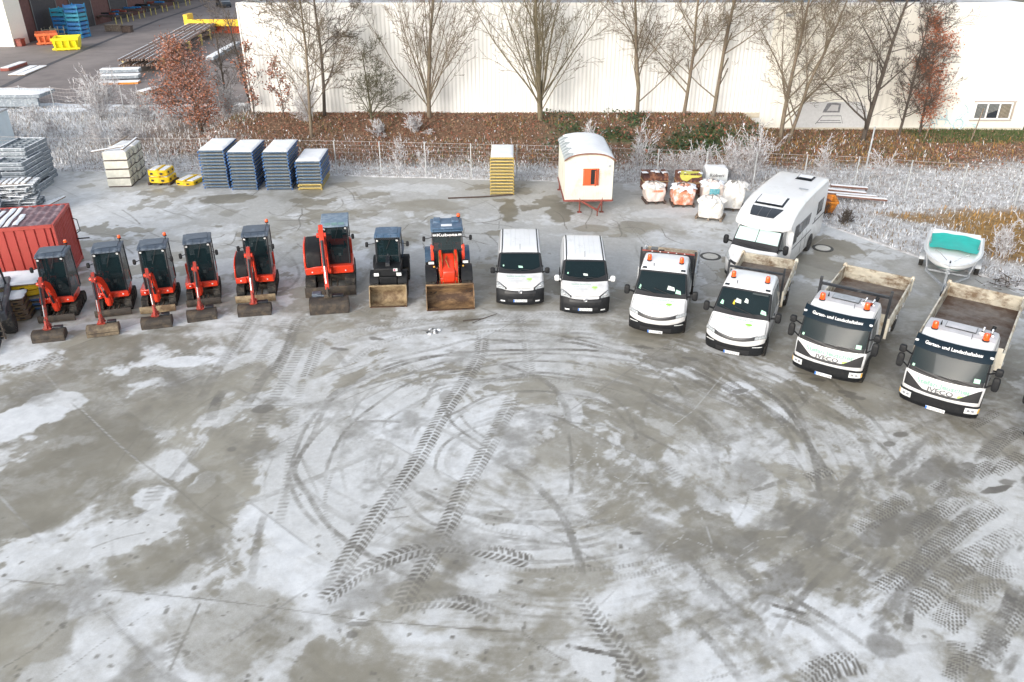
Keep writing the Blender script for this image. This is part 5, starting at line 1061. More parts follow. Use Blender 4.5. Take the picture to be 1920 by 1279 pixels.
def scoop(parent, c, w, d, h, rz, mat_, tilt=0.0, name='bucket', cutting=True):
    """Wide curved digging bucket seen from its back: curved shell, two cheeks, cutting lip."""
    n = 12; prof = []
    for k in range(n + 1): a = math.radians(205 - 190 * k / n); prof.append((d * .5 * math.cos(a) - .0, h * .5 + h * .52 * math.sin(a)))
    cs = lambda v: math.copysign(abs(v) ** .62, v)
    prof = [(-d * .62, 0.02)] + [(d * .5 * cs(math.cos(math.radians(180 - 180 * k / n))) - .10 * d * (k < 4), h * .28 + h * .72 * cs(math.sin(math.radians(180 - 180 * k / n)))) for k in range(n + 1)] + [(d * .48, .06)]
    M = Matrix.Translation(c) @ Matrix.Rotation(rz, 4, 'Z') @ Matrix.Rotation(tilt, 4, 'X')
    b = MB(); N = len(prof); t = .025
    inn = [(y * (1 - t / max(abs(y), .08)) if abs(y) > .05 else y, max(.0, z - t)) for y, z in prof]
    vs = [(sx, *p) for sx in (-w / 2, w / 2) for p in prof + inn]; fs = []
    for i in range(N - 1): fs += [(i, i + 1, 2 * N + i + 1, 2 * N + i), (N + i, 3 * N + i, 3 * N + i + 1, N + i + 1), (i, N + i, N + i + 1, i + 1), (2 * N + i, 2 * N + i + 1, 3 * N + i + 1, 3 * N + i)]
    fs += [(0, 2 * N, 3 * N, N), (N - 1, 2 * N - 1, 4 * N - 1, 3 * N - 1)]
    b.add(vs, fs, 0, M)
    for sx in (-w / 2, w / 2): b.prism(prof, 'x', sx - .015, sx + .015, 0, M)
    o = b.build(name, mat_, parent, bevel=0)
    e = MB(); e.box((0, -d * .5 - .0, .05), (w + .03, .035, .13), 0, M=M); e.build('cutting_edge', brown_steel, o, bevel=.005)
    q = MB(); q.box((0, -d * .36, h * .66), (w * .96, .03, .05), 0, M=M @ Matrix.Rotation(.5, 4, 'X')); q.build('stiffener', muddy_steel, o)
    return o
def cab(t, x0, x1, y0, y1, z0, z1, roof_m, frame_m=dark_frame, rake=.16, skylight=False, guard=False, lamps=True, mirrors=(1, 1), seat=True, front_split=None):
    """Operator's cab: four posts, roof with front visor, glass on all sides, seat and levers inside."""
    xi0, xi1 = x0 + .03, x1 - .03
    f0 = (y0 - .05, z0); f1 = (y0 - .0, z0 + (z1 - z0) * .45); f2 = (y0 + rake, z1 - .10)      # front post line
    r0 = (y1, z0); r2 = (y1 - .06, z1 - .08)
    fr = MB()
    for x in (x0 + .035, x1 - .035):
        fr.tube([(x, *f0), (x, *f1), (x, *f2)], .04, 6); fr.tube([(x, *r0), (x, *r2)], .045, 6)
        fr.tube([(x, *f2), (x, *r2)], .04, 6); fr.tube([(x, *f0), (x, *r0)], .04, 6)
        fr.tube([(x, f1[0] + (r0[0] - f1[0]) * .62, z0), (x, f1[0] + (r0[0] - f1[0]) * .60, z1 - .1)], .025, 6)
    fr.tube([(x0 + .03, *f0), (x1 - .03, *f0)], .045, 6); fr.tube([(x0 + .03, *f2), (x1 - .03, *f2)], .045, 6); fr.tube([(x0 + .03, *r2), (x1 - .03, *r2)], .04, 6)
    if front_split: fr.tube([(x0 + .03, f1[0], z0 + (z1 - z0) * front_split), (x1 - .03, f1[0], z0 + (z1 - z0) * front_split)], .02, 6)
    c = fr.build('cab_frame', frame_m, t)
    lo = MB(); lo.bx(x0 + .02, x1 - .02, y0 - .02, y1, z0 - .06, z0 + .06); lo.bx(x0 + .02, x1 - .02, y1 - .06, y1, z0, z0 + (z1 - z0) * .45)
    lo.build('cab_floor', frame_m, c, bevel=.01)
    rf = MB(); e = .03
    prof = [(f2[0] - .10, z1 - .13), (f2[0] - .06, z1 - .06), (f2[0] + .10, z1 - .005), (y1 - .2, z1 + .01), (y1 - .02, z1 - .04), (y1 + .0, z1 - .11)]
    rf.prism(prof, 'x', x0 - e, x1 + e, 0)
    ro = rf.build('cab_roof', roof_m, t, bevel=.035)
    pn = MB()
    if skylight:
        for k in range(3): a = x0 + (x1 - x0) * (.13 + .26 * k); pn.add([(a, f2[0] - .055, z1 - .045), (a + (x1 - x0) * .22, f2[0] - .055, z1 - .045), (a + (x1 - x0) * .22, f2[0] + .10, z1 + .012), (a, f2[0] + .10, z1 + .012)], [(0, 1, 2, 3)])
        pn.build('roof_window', mat('roof_glass', (.17, .28, .28), .1), ro)
    else:
        pn.bx(x0 + .10, x1 - .10, f2[0] + .16, y1 - .16, z1 + .0, z1 + .022); pn.build('roof_panel', roof_m, ro, bevel=.01)
        q = MB()
        for k in range(4): a = x0 + .08 + (x1 - x0 - .16) * k / 3; q.bar((a, f2[0] - .085, z1 - .085), (a, f2[0] + .06, z1 - .012), .012, .012)
        q.build('visor_rib', dark_frame, ro)
    if guard:
        q = MB()
        for k in range(12): a = x0 + .06 + (x1 - x0 - .12) * k / 11; q.box((a, f2[0] - .13, z1 - .10), (.03, .07, .05))
        q.bx(x0, x1, f2[0] - .105, f2[0] - .085, z1 - .14, z1 - .06); q.build('roof_grille', dark_frame, ro)
    g = MB(); g.add([(xi0, f0[0] - .012, f0[1]), (xi1, f0[0] - .012, f0[1]), (xi1, f1[0] - .012, f1[1]), (xi0, f1[0] - .012, f1[1]), (xi1, f2[0] - .012, f2[1]), (xi0, f2[0] - .012, f2[1])], [(0, 1, 2, 3), (3, 2, 4, 5)]); g.build('windscreen', glass, c, smooth=0)
    for x in (x0 + .012, x1 - .012):
        g = MB(); g.add([(x, f0[0], f0[1]), (x, f1[0], f1[1]), (x, f2[0], f2[1]), (x, r2[0], r2[1]), (x, r0[0], r0[1])], [(0, 1, 2, 3, 4)]); g.build('side_window', side_glass, c, smooth=0)
    g = MB(); g.add([(xi0, y1 - .0, z0 + (z1 - z0) * .45), (xi1, y1, z0 + (z1 - z0) * .45), (xi1, r2[0] + .01, r2[1]), (xi0, r2[0] + .01, r2[1])], [(0, 1, 2, 3)]); g.build('rear_window', side_glass, c, smooth=0)
    wp = MB(); wp.bar((x0 + (x1 - x0) * .45, f1[0] - .03, z0 + (z1 - z0) * .62), (x0 + (x1 - x0) * .62, f2[0] - .06, z1 - .14), .018, .015); wp.build('wiper', ink_black, c)
    xm, ym = (x0 + x1) / 2, y0 + (y1 - y0) * .62
    st = MB(); st.box((xm, ym, z0 + .38), (.46, .44, .14)); st.box((xm, ym + .23, z0 + .72), (.44, .13, .6)); st.box((xm, ym + .0, z0 + .2), (.36, .36, .26)); st.build('seat', seat_cloth, c, bevel=.03)
    lv = MB()
    for sx in (-1, 1): lv.box((xm + sx * .3, ym - .1, z0 + .46), (.1, .4, .1)); lv.tube([(xm + sx * .3, ym - .26, z0 + .5), (xm + sx * .29, ym - .28, z0 + .72)], [.02, .03], 6)
    for sx in (-.08, .08): lv.tube([(xm + sx, y0 + .18, z0), (xm + sx, y0 + .12, z0 + .5)], .015, 5)
    lv.build('control_lever', black_plastic, c)
    nt = MB(); nt.box((xm + .1, y0 - .02 if 0 else f1[0] + .02, z0 + .42), (.10, .01, .12)); nt.build('sticker', paper, c)
    if lamps:
        for x in (x0 + .10, x1 - .10):
            q = MB(); q.cyl((x, f2[0] - .08, z1 - .14), (x, f2[0] - .15, z1 - .16), .05, 14, 0); q.cyl((x, f2[0] - .15, z1 - .16), (x, f2[0] - .157, z1 - .163), .044, 14, 1); q.build('work_lamp', [black_plastic, lamp_clear], t)
    for sg, on in zip((-1, 1), mirrors):
        if on:
            x = x0 if sg < 0 else x1; h = z0 + (z1 - z0) * (.72 if on == 1 else .80)
            mirror(t, (x, f1[0] + .02, h), .014, (x + sg * (.16 if on == 1 else .30), f1[0] - .06, h - .02), (.12, .07, .22))
    return c

EXC_GROUP = 'orange and black excavators parked in a row'
def make_excavator(loc, rz, label, peak, bux, s=1.0, big=0, beacon_on=True, mirrors=(1, 1), bucket_m=muddy_steel, buz=0.0, hang=0.0, buy=-2.55):
    """peak: (x, y, z) of the boom knee; bux: bucket centre x."""
    t = thing('mini_excavator' if big < 2 else 'excavator', label, 'excavator', loc, rz, EXC_GROUP)
    hw = {0: .62, 1: .74, 2: .97}[big]; tw = {0: .25, 1: .30, 2: .40}[big]; th = {0: .40, 1: .46, 2: .56}[big]; tl = {0: .80, 1: .92, 2: 1.2}[big]
    for sx in (-1, 1): track(t, sx * (hw - tw / 2), -tl, tl, tw, th)
    cf = MB(); cf.bx(-hw + tw, hw - tw, -.45, .45, th * .35, th * .85); cf.cyl((0, 0, th * .8), (0, 0, th + .12), .32, 20)
    for sx in (-.16, .16): cf.bar((sx * (1 + big * .3), -tl * .6, th * .55), (sx * (1 + big * .3), -tl - .28, .16), .06, .09)
    cf.cyl((0, -.5, th * .7), (0, -tl - .2, .22), .045, 8); cf.build('undercarriage', muddy_steel, t, bevel=.012)
    bl = MB(); yb = -tl - .36
    prof = [(yb - .05, .03), (yb - .085, .12), (yb - .075, .22), (yb - .03, .30), (yb + .015, .29), (yb - .02, .21), (yb - .03, .12), (yb + .0, .03)]
    k = {0: 1.0, 1: 1.05, 2: 1.5}[big]
    bl.prism([(y, z * k) for y, z in prof], 'x', -hw - .01, hw + .01); bl.build('dozer_blade', tan_steel if big == 1 or bux > .09 else muddy_steel, t, bevel=.006)
    zb = th + .12
    bh = {0: .42, 1: .5, 2: .62}[big]; bw = {0: .60, 1: .74, 2: .96}[big]; br = {0: .95, 1: 1.1, 2: 1.55}[big]; bf = {0: -.62, 1: -.72, 2: -.86}[big]
    # upper body: round tail, straight front apron
    pts = [(-bw, bf + .06), (-bw * .3, bf), (bw * .9, bf), (bw, bf + .10)] + [(bw * math.cos(a), .15 + br * .85 * math.sin(a)) for a in np.linspace(0, math.pi, 15)]
    bd = MB(); bd.prism(pts, 'z', zb, zb + bh * .55, 0); bo = bd.build('upper_body', orange_red, t, bevel=.04)
    ap = MB(); x0 = -bw * .02 if big else -.40
    ap.bx(.12 if big else .02, bw * .97, bf - .05, bf + .03, zb + .02, zb + .22 + .06 * big); ap.build('front_apron', orange_red, bo, bevel=.02); ap = MB(); ap.bx(-bw * .97, -.30 if big else -.36, bf - .04, bf + .03, zb + .02, zb + .2 + .05 * big); ap.build('front_apron', orange_red, bo, bevel=.02)
    for x, y in ((bw * .65, bf - .055), (-bw * .7, bf - .045)): ld = MB(); ld.cyl((x, y, zb + .14), (x, y - .012, zb + .14), .03, 10); ld.build('marker_lamp', lamp_clear, bo)
    cv = MB(); rr = [(x * .96, max(y, .40 if not big else .2) if x > -bw * .55 or not big else y) for x, y in pts]
    eng = [(bw * .96, .42)] + [(bw * .96 * math.cos(a), .42 + br * .55 * math.sin(a)) for a in np.linspace(.05, math.pi - .05, 13)] + [(-bw * .96, .42)]
    cv.prism(eng, 'z', zb + bh * .5, zb + bh * 1.55, 0); cv.build('engine_cover', orange_red, bo, bevel=.06)
    if big:                                       # dark tank and valve cover left of the boom, with an orange rim
        xr = -bw * .28
        q = MB(); zt = zb + bh * .55
        prof = [(bf + .05, zt - .1), (bf + .02, zt + .05), (bf + .16, zt + bh * .85), (bf + .55, zt + bh * 1.25), (.5, zt + bh * 1.3), (.7, zt + bh * .9), (.7, zt - .1)]
        q.prism(prof, 'x', -bw * .93, xr, 0); q.build('side_cover', black_plastic, bo, bevel=.07)
        q = MB(); q.prism([(y, z) for y, z in prof], 'x', -bw * 1.0, -bw * .92, 0); q.build('side_rim', orange_red, bo, bevel=.03)
    zc = zb + bh * .45
    dims = {0: (-.40, .58, -.50, .62, 2.36), 1: (-.28, .68, -.55, .72, 2.48), 2: (-.16, .86, -.62, .98, 2.62)}[big]
    cab(t, dims[0], dims[1], dims[2], dims[3], zc, dims[4] + hang, {0: slate_paint, 1: slate_paint, 2: frost_slate}[big], mirrors=mirrors, skylight=big == 2)
    if beacon_on: beacon(t, (dims[1] - .06, dims[3] - .25, dims[4] + hang - .02), .06, .12, stalk=.16)
    # swing post, boom, dipper, bucket
    px = (-.02 if bux > 0 else -.12) if not big else {1: .0, 2: -.12}[big]; piv = Vector((px, bf - .18, zb + .22)); pk = Vector(peak); by = buy; end = Vector((bux - .03, by + .18, .62 * (1 + .12 * big)))
    sp = MB(); sp.bx(px - .13, px + .13, bf - .22, bf + .02, zb - .12, zb + .12); sp.cyl((px, bf - .2, zb - .2), (px, bf - .2, zb + .22), .10, 14); sp.build('swing_post', orange_red if not big else black_plastic, t, bevel=.015)
    w0 = .17 * (1 + .18 * big); h0 = .22 * (1 + .22 * big)
    mid = piv.lerp(pk, .55) + Vector((0, .16 + .1 * big, .16 + .06 * big))
    bo2 = MB(); side = arm_beam(bo2, [piv, piv.lerp(mid, .5) + Vector((0, .05, .03)), mid, mid.lerp(pk, .6) + Vector((0, .02, .03)), pk], [w0 * 1.25, w0 * 1.1, w0, w0 * .95, w0 * .8], [h0 * .8, h0 * 1.05, h0 * 1.15, h0, h0 * .6])
    bo2.cyl(piv - side * w0 * .85, piv + side * w0 * .85, h0 * .36, 14); bo2.cyl(pk - side * w0 * .75, pk + side * w0 * .75, h0 * .3, 12)
    boom = bo2.build('boom', orange_red, t, bevel=.012)
    dp = MB(); tail = pk + (pk - end).normalized() * .22 * (1 + .3 * big) + Vector((0, .10, 0)); arm_beam(dp, [tail, pk, pk.lerp(end, .55), end], [w0 * .7, w0 * .75, w0 * .68, w0 * .62], [h0 * .35, h0 * .78, h0 * .62, h0 * .45]); dp.build('dipper_arm', dark_red_arm if big < 2 else orange_red, t, bevel=.01)
    off = side * (w0 * .0)
    ram(t, piv + Vector((0, -.14, -.05)), piv.lerp(mid, .75) + Vector((0, -.12, -.06)), .042 * (1 + .25 * big), .62)
    fwd = Vector((0, -1, 0)); ram(t, mid + Vector((0, -.02, h0 * .66)), tail + Vector((0, 0, .02)), .036 * (1 + .25 * big), .6)
    ram(t, pk.lerp(end, .08) + Vector((0, -h0 * .62, .04)), pk.lerp(end, .86) + Vector((0, -h0 * .62, .02)), .034 * (1 + .25 * big), .58)
    hs = MB()
    for sx in (-.05, .05): hs.tube([piv + side * sx + Vector((0, .1, .1)), mid + side * sx * 1.6 + Vector((0, .06, h0 * .75)), pk + side * sx * 2 + Vector((0, .08, h0 * .6)), pk.lerp(end, .45) + side * sx * 2 + Vector((0, h0 * .6, 0))], .014, 6)
    hs.build('hydraulic_hose', black_plastic, boom)
    wb = {0: 1.02, 1: 1.18, 2: 1.43}[big]; hb = {0: .36, 1: .38, 2: .50}[big]; db = {0: .46, 1: .48, 2: .66}[big]
    bk = scoop(t, (bux, by, .0), wb, db, hb, 0.0, bucket_m)
    hk = MB(); hk.box((bux - .02, by + .1, hb + .06), (.20 * (1 + .2 * big), .26, .16)); hk.bar(end + Vector((0, .02, -.02)), (bux - .02, by + .06, hb + .02), .13, .16); hk.bar(end + Vector((0, -.1, .14)), (bux - .02, by - .08, hb + .06), .07, .07)
    hk.cyl((bux - .16, by + .14, hb + .05), (bux + .12, by + .14, hb + .05), .035, 10); hk.cyl((bux - .16, by - .02, hb + .05), (bux + .12, by - .02, hb + .05), .035, 10)
    hk.build('quick_hitch', dark_red_arm if big < 2 else muddy_steel, t, bevel=.012)
    q = MB(); q.box((bux + .30, by + .12, hb + .02), (.30 * (1 + .3 * big), .2, .10)); q.build('tilt_block', dark_frame, bk, bevel=.02)
    if big == 2: q = MB(); q.box((bux - .46, by + .42, .42), (.36, .3, .3)); q.bar((bux - .46, by + .3, .5), (bux - .1, by + .2, .5), .08, .08); q.build('tilt_block', slate_paint, bk, bevel=.03)
    return t
def exc_at(bl, rot, tl):   # blade centre -> slew centre
    r = math.radians(rot); d = tl + .40
    return (bl[0] - math.sin(r) * d, bl[1] + math.cos(r) * d, 0), r
for bl, rot, big, label, pk, bux, kw in [
    ((-16.77, 26.28), 14, 0, 'orange and black mini excavator just in front of the red container', (-.14, -1.35, 1.62), .08, dict(mirrors=(1, 0))),
    ((-14.90, 26.77), 17, 0, 'orange and black mini excavator, second from the left, tan bucket on the frost', (-.34, -1.35, 1.63), -.16, dict(mirrors=(1, 0), bucket_m=mat('bucket_ochre', (.20, .155, .10), .65, var=.3, scale=4, dirt=(.08, .06, .045), dirt_amt=.5, dirt_scale=3))),
    ((-13.35, 27.07), 15, 0, 'mini excavator in the middle of the five small ones, flanked by door mirrors', (-.06, -1.35, 1.62), .10, dict(buy=-2.3)),
    ((-11.83, 27.70), 18, 0, 'mini excavator without a beacon on its frosty blue roof', (-.06, -1.35, 1.62), -.05, dict(buy=-2.3, beacon_on=False)),
    ((-9.93, 28.01), 11, 1, 'mid sized excavator with a black side cover and a tall beacon, tan dozer blade', (.0, -1.35, 1.97), .06, dict(buy=-2.3)),
    ((-7.11, 28.50), 10, 2, 'largest excavator, frost blue roof with three small roof windows', (-.12, -1.5, 2.55), -.02, dict(buy=-2.75, beacon_on=False))]:
    loc, r = exc_at(bl, rot, {0: .80, 1: .92, 2: 1.2}[big])
    make_excavator(loc, r, label, pk, bux, big=big, **kw)

def make_loader(loc, rz, label, W, small):
    """Wheel loader: bucket at y = 0, loader arms, cab behind, four big tyres."""
    t = thing('wheel_loader', label, 'wheel loader', loc, rz, 'two wheel loaders with buckets on the ground')
    P_ = (black_plastic if small else orange_red)
    bw = 1.40 if small else 1.80; bh = .78 if small else .92; bd = .62 if small else .75
    # open bucket facing forward
    n = 12; prof = [(-.02, .02), (bd * .55, .015)]
    prof += [(bd * .55 + bd * .42 * math.sin(a), .02 + bd * .42 - bd * .42 * math.cos(a)) for a in np.linspace(.2, math.pi * .62, n)]; prof += [(bd * .55, bh * .86), (bd * .40, bh)]
    b = MB(); N = len(prof); th = .025
    vs = [(sx, *p) for sx in (-bw / 2, bw / 2) for p in prof]; fs = [(i, i + 1, N + i + 1, N + i) for i in range(N - 1)]; b.add(vs, fs, 0)
    vs = [(sx, y + .02, z - .02 if z < .1 else z) for sx in (-bw / 2, bw / 2) for y, z in prof]; b.add(vs, fs, 0)
    cheek = prof + [(bd * .12, bh * .62), (-.02, .10)]
    for sx in (-bw / 2, bw / 2): b.prism(cheek, 'x', sx - .014, sx + .014, 0)
    b.bx(-bw / 2, bw / 2, bd * .40 - .02, bd * .40 + .03, bh - .03, bh + .02)
    bk = b.build('bucket', tan_steel if small else mat('bucket_clay', (.30, .19, .095), .6, var=.25, scale=3, dirt=(.07, .04, .025), dirt_amt=.55, dirt_scale=1.8, stretch=(.5, 1, 1.6)), t, smooth=50)
    e = MB(); e.bx(-bw / 2 - .01, bw / 2 + .01, -.06, .03, .0, .028)
    if not small:
        for k in range(9): e.cyl((-bw / 2 + .1 + k * (bw - .2) / 8, -.02, .028), (-bw / 2 + .1 + k * (bw - .2) / 8, -.02, .04), .02, 6)
    e.build('cutting_edge', brown_steel, bk)
    r = .48 if small else .60; tw = .34 if small else .42; x = W / 2 - tw / 2; yf = 1.12 if small else 1.30; yr = 2.72 if small else 3.30
    for y in (yf, yr):
        for sg in (-1, 1):
            w = wheel(t, sg * x, y, r, tw, name='tyre', rim=black_plastic if small else orange_red, sg=sg)
            l = MB(); nl = 18
            for k in range(nl):
                a = 2 * math.pi * k / nl
                for h in (-1, 1):
                    M = Matrix.Rotation(a + (0 if h < 0 else math.pi / nl), 4, 'X') @ Matrix.Translation((h * tw * .24, 0, r - .005)) @ Matrix.Rotation(h * .7, 4, 'Z'); l.box((0, 0, 0), (tw * .55, .055, .05), 0, M=M)
            l.build('tread', rubber, w)
            f = MB(); arc = [(y + (r + .10) * math.cos(a), r + (r + .08) * math.sin(a)) for a in np.linspace(.35, 2.7, 12)]; arc2 = [(y + (r + .06) * math.cos(a), r + (r + .04) * math.sin(a)) for a in np.linspace(2.7, .35, 12)]
            f.prism(arc + arc2, 'x', sg * x - tw * .52, sg * x + tw * .52); f.build('mudguard', black_plastic if (small or y == yf) else blue_slate, t, bevel=.01)
            if y == yf and not small: q = MB(); q.bx(sg * x - tw * .5, sg * x + tw * .5, y - r - .12, y - r - .09, r * 1.0, r * 1.06); q.build('reflective_strip', galv, t)
    ch = MB(); ch.bx(-.34, .34, yf - .45, yf + .6, .35, .95); ch.bx(-.42, .42, yr - .8, yr + .7, .40, 1.0); ch.cyl((0, (yf + yr) / 2 - .2, .4), (0, (yf + yr) / 2 - .2, 1.0), .14, 12)
    for y in (yf, yr): ch.cyl((-x, y, r), (x, y, r), .11, 10)
    ch.build('chassis', black_plastic if small else orange_red, t, bevel=.03)
    hd = MB(); pr = [(yr - .25, .95), (yr + .85, .9), (yr + .98, 1.05), (yr + .92, 1.38), (yr - .25, 1.55)]; hd.prism(pr, 'x', -W * .34, W * .34); hd.build('engine_hood', blue_slate if small else orange_red, t, bevel=.08)
    # loader arms
    za = 1.22 if small else 1.42
    if small:
        a = MB(); arm_beam(a, [(0, yf + .55, za + .35), (0, yf - .1, za + .12), (0, .98, .84), (0, .74, .40)], [.16, .16, .15, .14], [.20, .24, .22, .16]); a.bx(-.50, .50, .68, .76, .30, .38); a.build('loader_arm', dark_frame, t, bevel=.012)
        for sx in (-.28, .28): ram(t, (sx * .9, yf + .3, 1.05), (sx, .76, .40), .035, .55)
        ram(t, (0, yf + .4, za + .52), (0, .76, .68), .04, .55)
        q = MB(); q.bx(-.52, .52, yf - .42, yf + .5, .95, 1.30); q.build('front_housing', black_plastic, t, bevel=.05)
        for sg in (-1, 1):
            q = MB(); q.box((sg * .43, yf - .44, 1.08), (.22, .10, .16)); hb = q.build('headlight', black_plastic, t, bevel=.02); q = MB(); q.box((sg * .43, yf - .496, 1.08), (.19, .012, .13)); q.build('lens', lamp_clear, hb, bevel=.004)
        q = MB(); q.box((.30, yf - .43, 1.24), (.16, .02, .11), 0); q.box((.27, yf - .442, 1.24), (.07, .008, .07), 1); q.build('sticker', [paper, mat('ink_crimson', (.4, .02, .12), .5)], t)
    else:
        a = MB()
        for sx in (-.30, .30): arm_beam(a, [(sx, yf + .55, za + .28), (sx, yf - .25, za - .02), (sx, 1.10, .90), (sx, .92, .42)], [.10] * 4, [.22, .28, .26, .2])
        a.bx(-.30, .30, 1.08, 1.20, .80, 1.0); a.bx(-.36, .36, .86, .96, .34, .46); a.build('loader_arm', orange_red, t, bevel=.012)
        q = MB(); q.prism([(yf - .5, .75), (yf - .46, 1.2), (yf + .2, 1.62), (yf + .55, 1.62), (yf + .55, .75)], 'x', -.24, .24); q.build('front_housing', orange_red, t, bevel=.05)
        z_ = MB(); z_.bar((0, yf - .35, 1.02), (0, .92, .66), .12, .16); z_.cyl((-.1, yf - .3, 1.08), (.1, yf - .3, 1.08), .10, 12); z_.build('tilt_lever', orange_red, t, bevel=.015)
        ram(t, (0, yf + .1, 1.50), (0, yf - .38, 1.12), .05, .7)
        for sx in (-.44, .44): ram(t, (sx, yf + .2, 1.05), (sx * .9, .94, .55), .04, .6)
        hs = MB()
        for sx in (-.36, -.24, .24, .36): hs.tube([(sx, yf + .5, za + .3), (sx, yf - .2, za + .18), (sx, 1.0, 1.04), (sx, .72, .62)], .016, 6)
        hs.tube([(-.05, yf + .2, 1.6), (-.1, yf - .1, 1.55), (.02, yf - .3, 1.3)], .022, 6); hs.build('hydraulic_hose', mat('hose_ochre', (.25, .13, .04), .5), t)
        for sg in (-1, 1):
            q = MB(); q.prism([(yf + .30, 1.25), (yf + .42, 1.95), (yf + .62, 1.95), (yf + .7, 1.25)], 'x', sg * .60 - .06, sg * .60 + .06); q.build('side_post', orange_red, t, bevel=.02)
            q = MB(); q.box((sg * .66, yf - .02, 1.44), (.24, .12, .13)); hb = q.build('headlight', black_plastic, t, bevel=.02); q = MB(); q.box((sg * .66, yf - .088, 1.44), (.21, .012, .10)); q.build('lens', lamp_clear, hb, bevel=.004)
            q = MB(); q.box((sg * .56 if sg < 0 else .56, yf - .1, 1.28), (.07, .05, .07)); q.build('indicator', lamp_amber, t, bevel=.01)
    if small: cab(t, -.48, .48, yf + .28, yr - .12, .98, 2.34, blue_slate, rake=.12, guard=True, mirrors=(2, 2), lamps=True, front_split=.42)
    else:
        cab(t, -.60, .60, yf + .42, yr - .1, 1.10, 2.58, blue_slate, rake=.20, mirrors=(2, 2), lamps=False)
        q = MB(); q.bx(-.58, .58, yf + .40, yf + .46, 2.30, 2.46); pn = q.build('name_panel', dark_frame, t, bevel=.01)
        lt = MB(); put_text(lt, 'Kubota', .80, lambda x, y: (x, yf + .396, 2.335 + y), 0, bold=.03, height=.11); lt.build('lettering', ink_white, pn, smooth=0)
        for sx in (-.49, .49): q = MB(); q.box((sx, yf + .38, 2.40), (.15, .05, .09)); wl = q.build('work_lamp', black_plastic, t, bevel=.012); q = MB(); q.box((sx, yf + .352, 2.40), (.13, .01, .07)); q.build('lens', lamp_clear, wl)
        rs = MB()
        for sg in (-1, 1): rs.box((sg * .36, yf + 1.45, 2.62), (.28, .5, .10))
        rs.box((0, yf + .78, 2.585), (1.18, .5, .06)); rs.build('roof_cowl', blue_slate, t, bevel=.04)
        sn = MB(); sn.box((0, yf + .85, 2.625), (.42, .2, .02)); sn.build('snow_patch', thin_snow, t, bevel=.008)
        beacon(t, (.50, yr - .35, 2.56), .07, .13, stalk=.12)
    return t
make_loader((-4.74, 27.62, 0), math.radians(4), 'small black wheel loader with a tan bucket and frosty blue roof', 1.42, True)
make_loader((-2.33, 27.38, 0), math.radians(6), 'orange wheel loader with a brown bucket and a beacon on its blue roof', 1.80, False)

# telehandler cut by the left edge of the picture
def make_forklift(loc, rz):
    t = thing('forklift', 'dark grey forklift with a slatted front guard, cut by the left edge', 'forklift', loc, rz)
    for sg in (-1, 1):
        wheel(t, sg * .62, .75, .40, .34, rim=dark_frame, sg=sg); wheel(t, sg * .60, 2.55, .34, .28, rim=dark_frame, sg=sg)
    b = MB(); b.prism([(.45, .35), (.42, .95), (.9, 1.05), (2.0, 1.05), (3.1, 1.30), (3.25, 1.0), (3.2, .40)], 'x', -.66, .66); b.build('chassis', mat('charcoal_paint', (.06, .065, .075), .45, var=.2, dirt=(.17, .17, .17), dirt_amt=.35), t, bevel=.06)
    m = MB()
    for sx in (-.36, .36): m.bx(sx - .05, sx + .05, .05, .2, .10, 2.25)
    for z in (.25, 1.2, 2.2): m.bx(-.36, .36, .08, .17, z - .05, z + .05)
    m.build('mast', dark_frame, t, bevel=.01)
    g = MB()
    for k in range(5): g.bx(-.5, .5, -.03, .02, .22 + k * .2, .28 + k * .2)
    for sx in (-.5, 0, .5): g.bx(sx - .025, sx + .025, -.04, .03, .12, 1.15)
    g.build('load_guard', muddy_steel, t, bevel=.006)
    for sx in (-.3, .3): f = MB(); f.bx(sx - .06, sx + .06, -1.0, .0, .06, .10); f.bx(sx - .06, sx + .06, -.06, -.0, .06, .6); f.build('fork', dark_frame, t)
    c = MB()
    for sx in (-.55, .55): c.tube([(sx, .55, 1.0), (sx, .85, 2.1), (sx, 2.2, 2.15), (sx, 2.45, 1.25)], .045, 8)
    for y in np.linspace(.95, 2.1, 7): c.bx(-.55, .55, float(y) - .02, float(y) + .02, 2.11, 2.15)
    c.build('overhead_guard', dark_frame, t)
    g = MB(); g.add([(-.52, .56, 1.02), (.52, .56, 1.02), (.52, .84, 2.06), (-.52, .84, 2.06)], [(0, 1, 2, 3)]); g.build('windscreen', glass, t, smooth=0)
    g = MB(); g.add([(.56, .6, 1.05), (.56, 2.4, 1.25), (.56, 2.15, 2.08), (.56, .9, 2.06)], [(0, 1, 2, 3)]); g.build('side_window', side_glass, t, smooth=0)
    seats(t, (0,), 1.75, 1.15); steering(t, (0, 1.25, 1.5), .17)
    q = MB(); q.box((.50, .72, 1.55), (.02, .02, .18)); q.box((.42, .66, 1.42), (.1, .012, .2)); q.build('sticker', paper, t)
    return t
make_forklift((-18.25, 24.55, 0), math.radians(24))
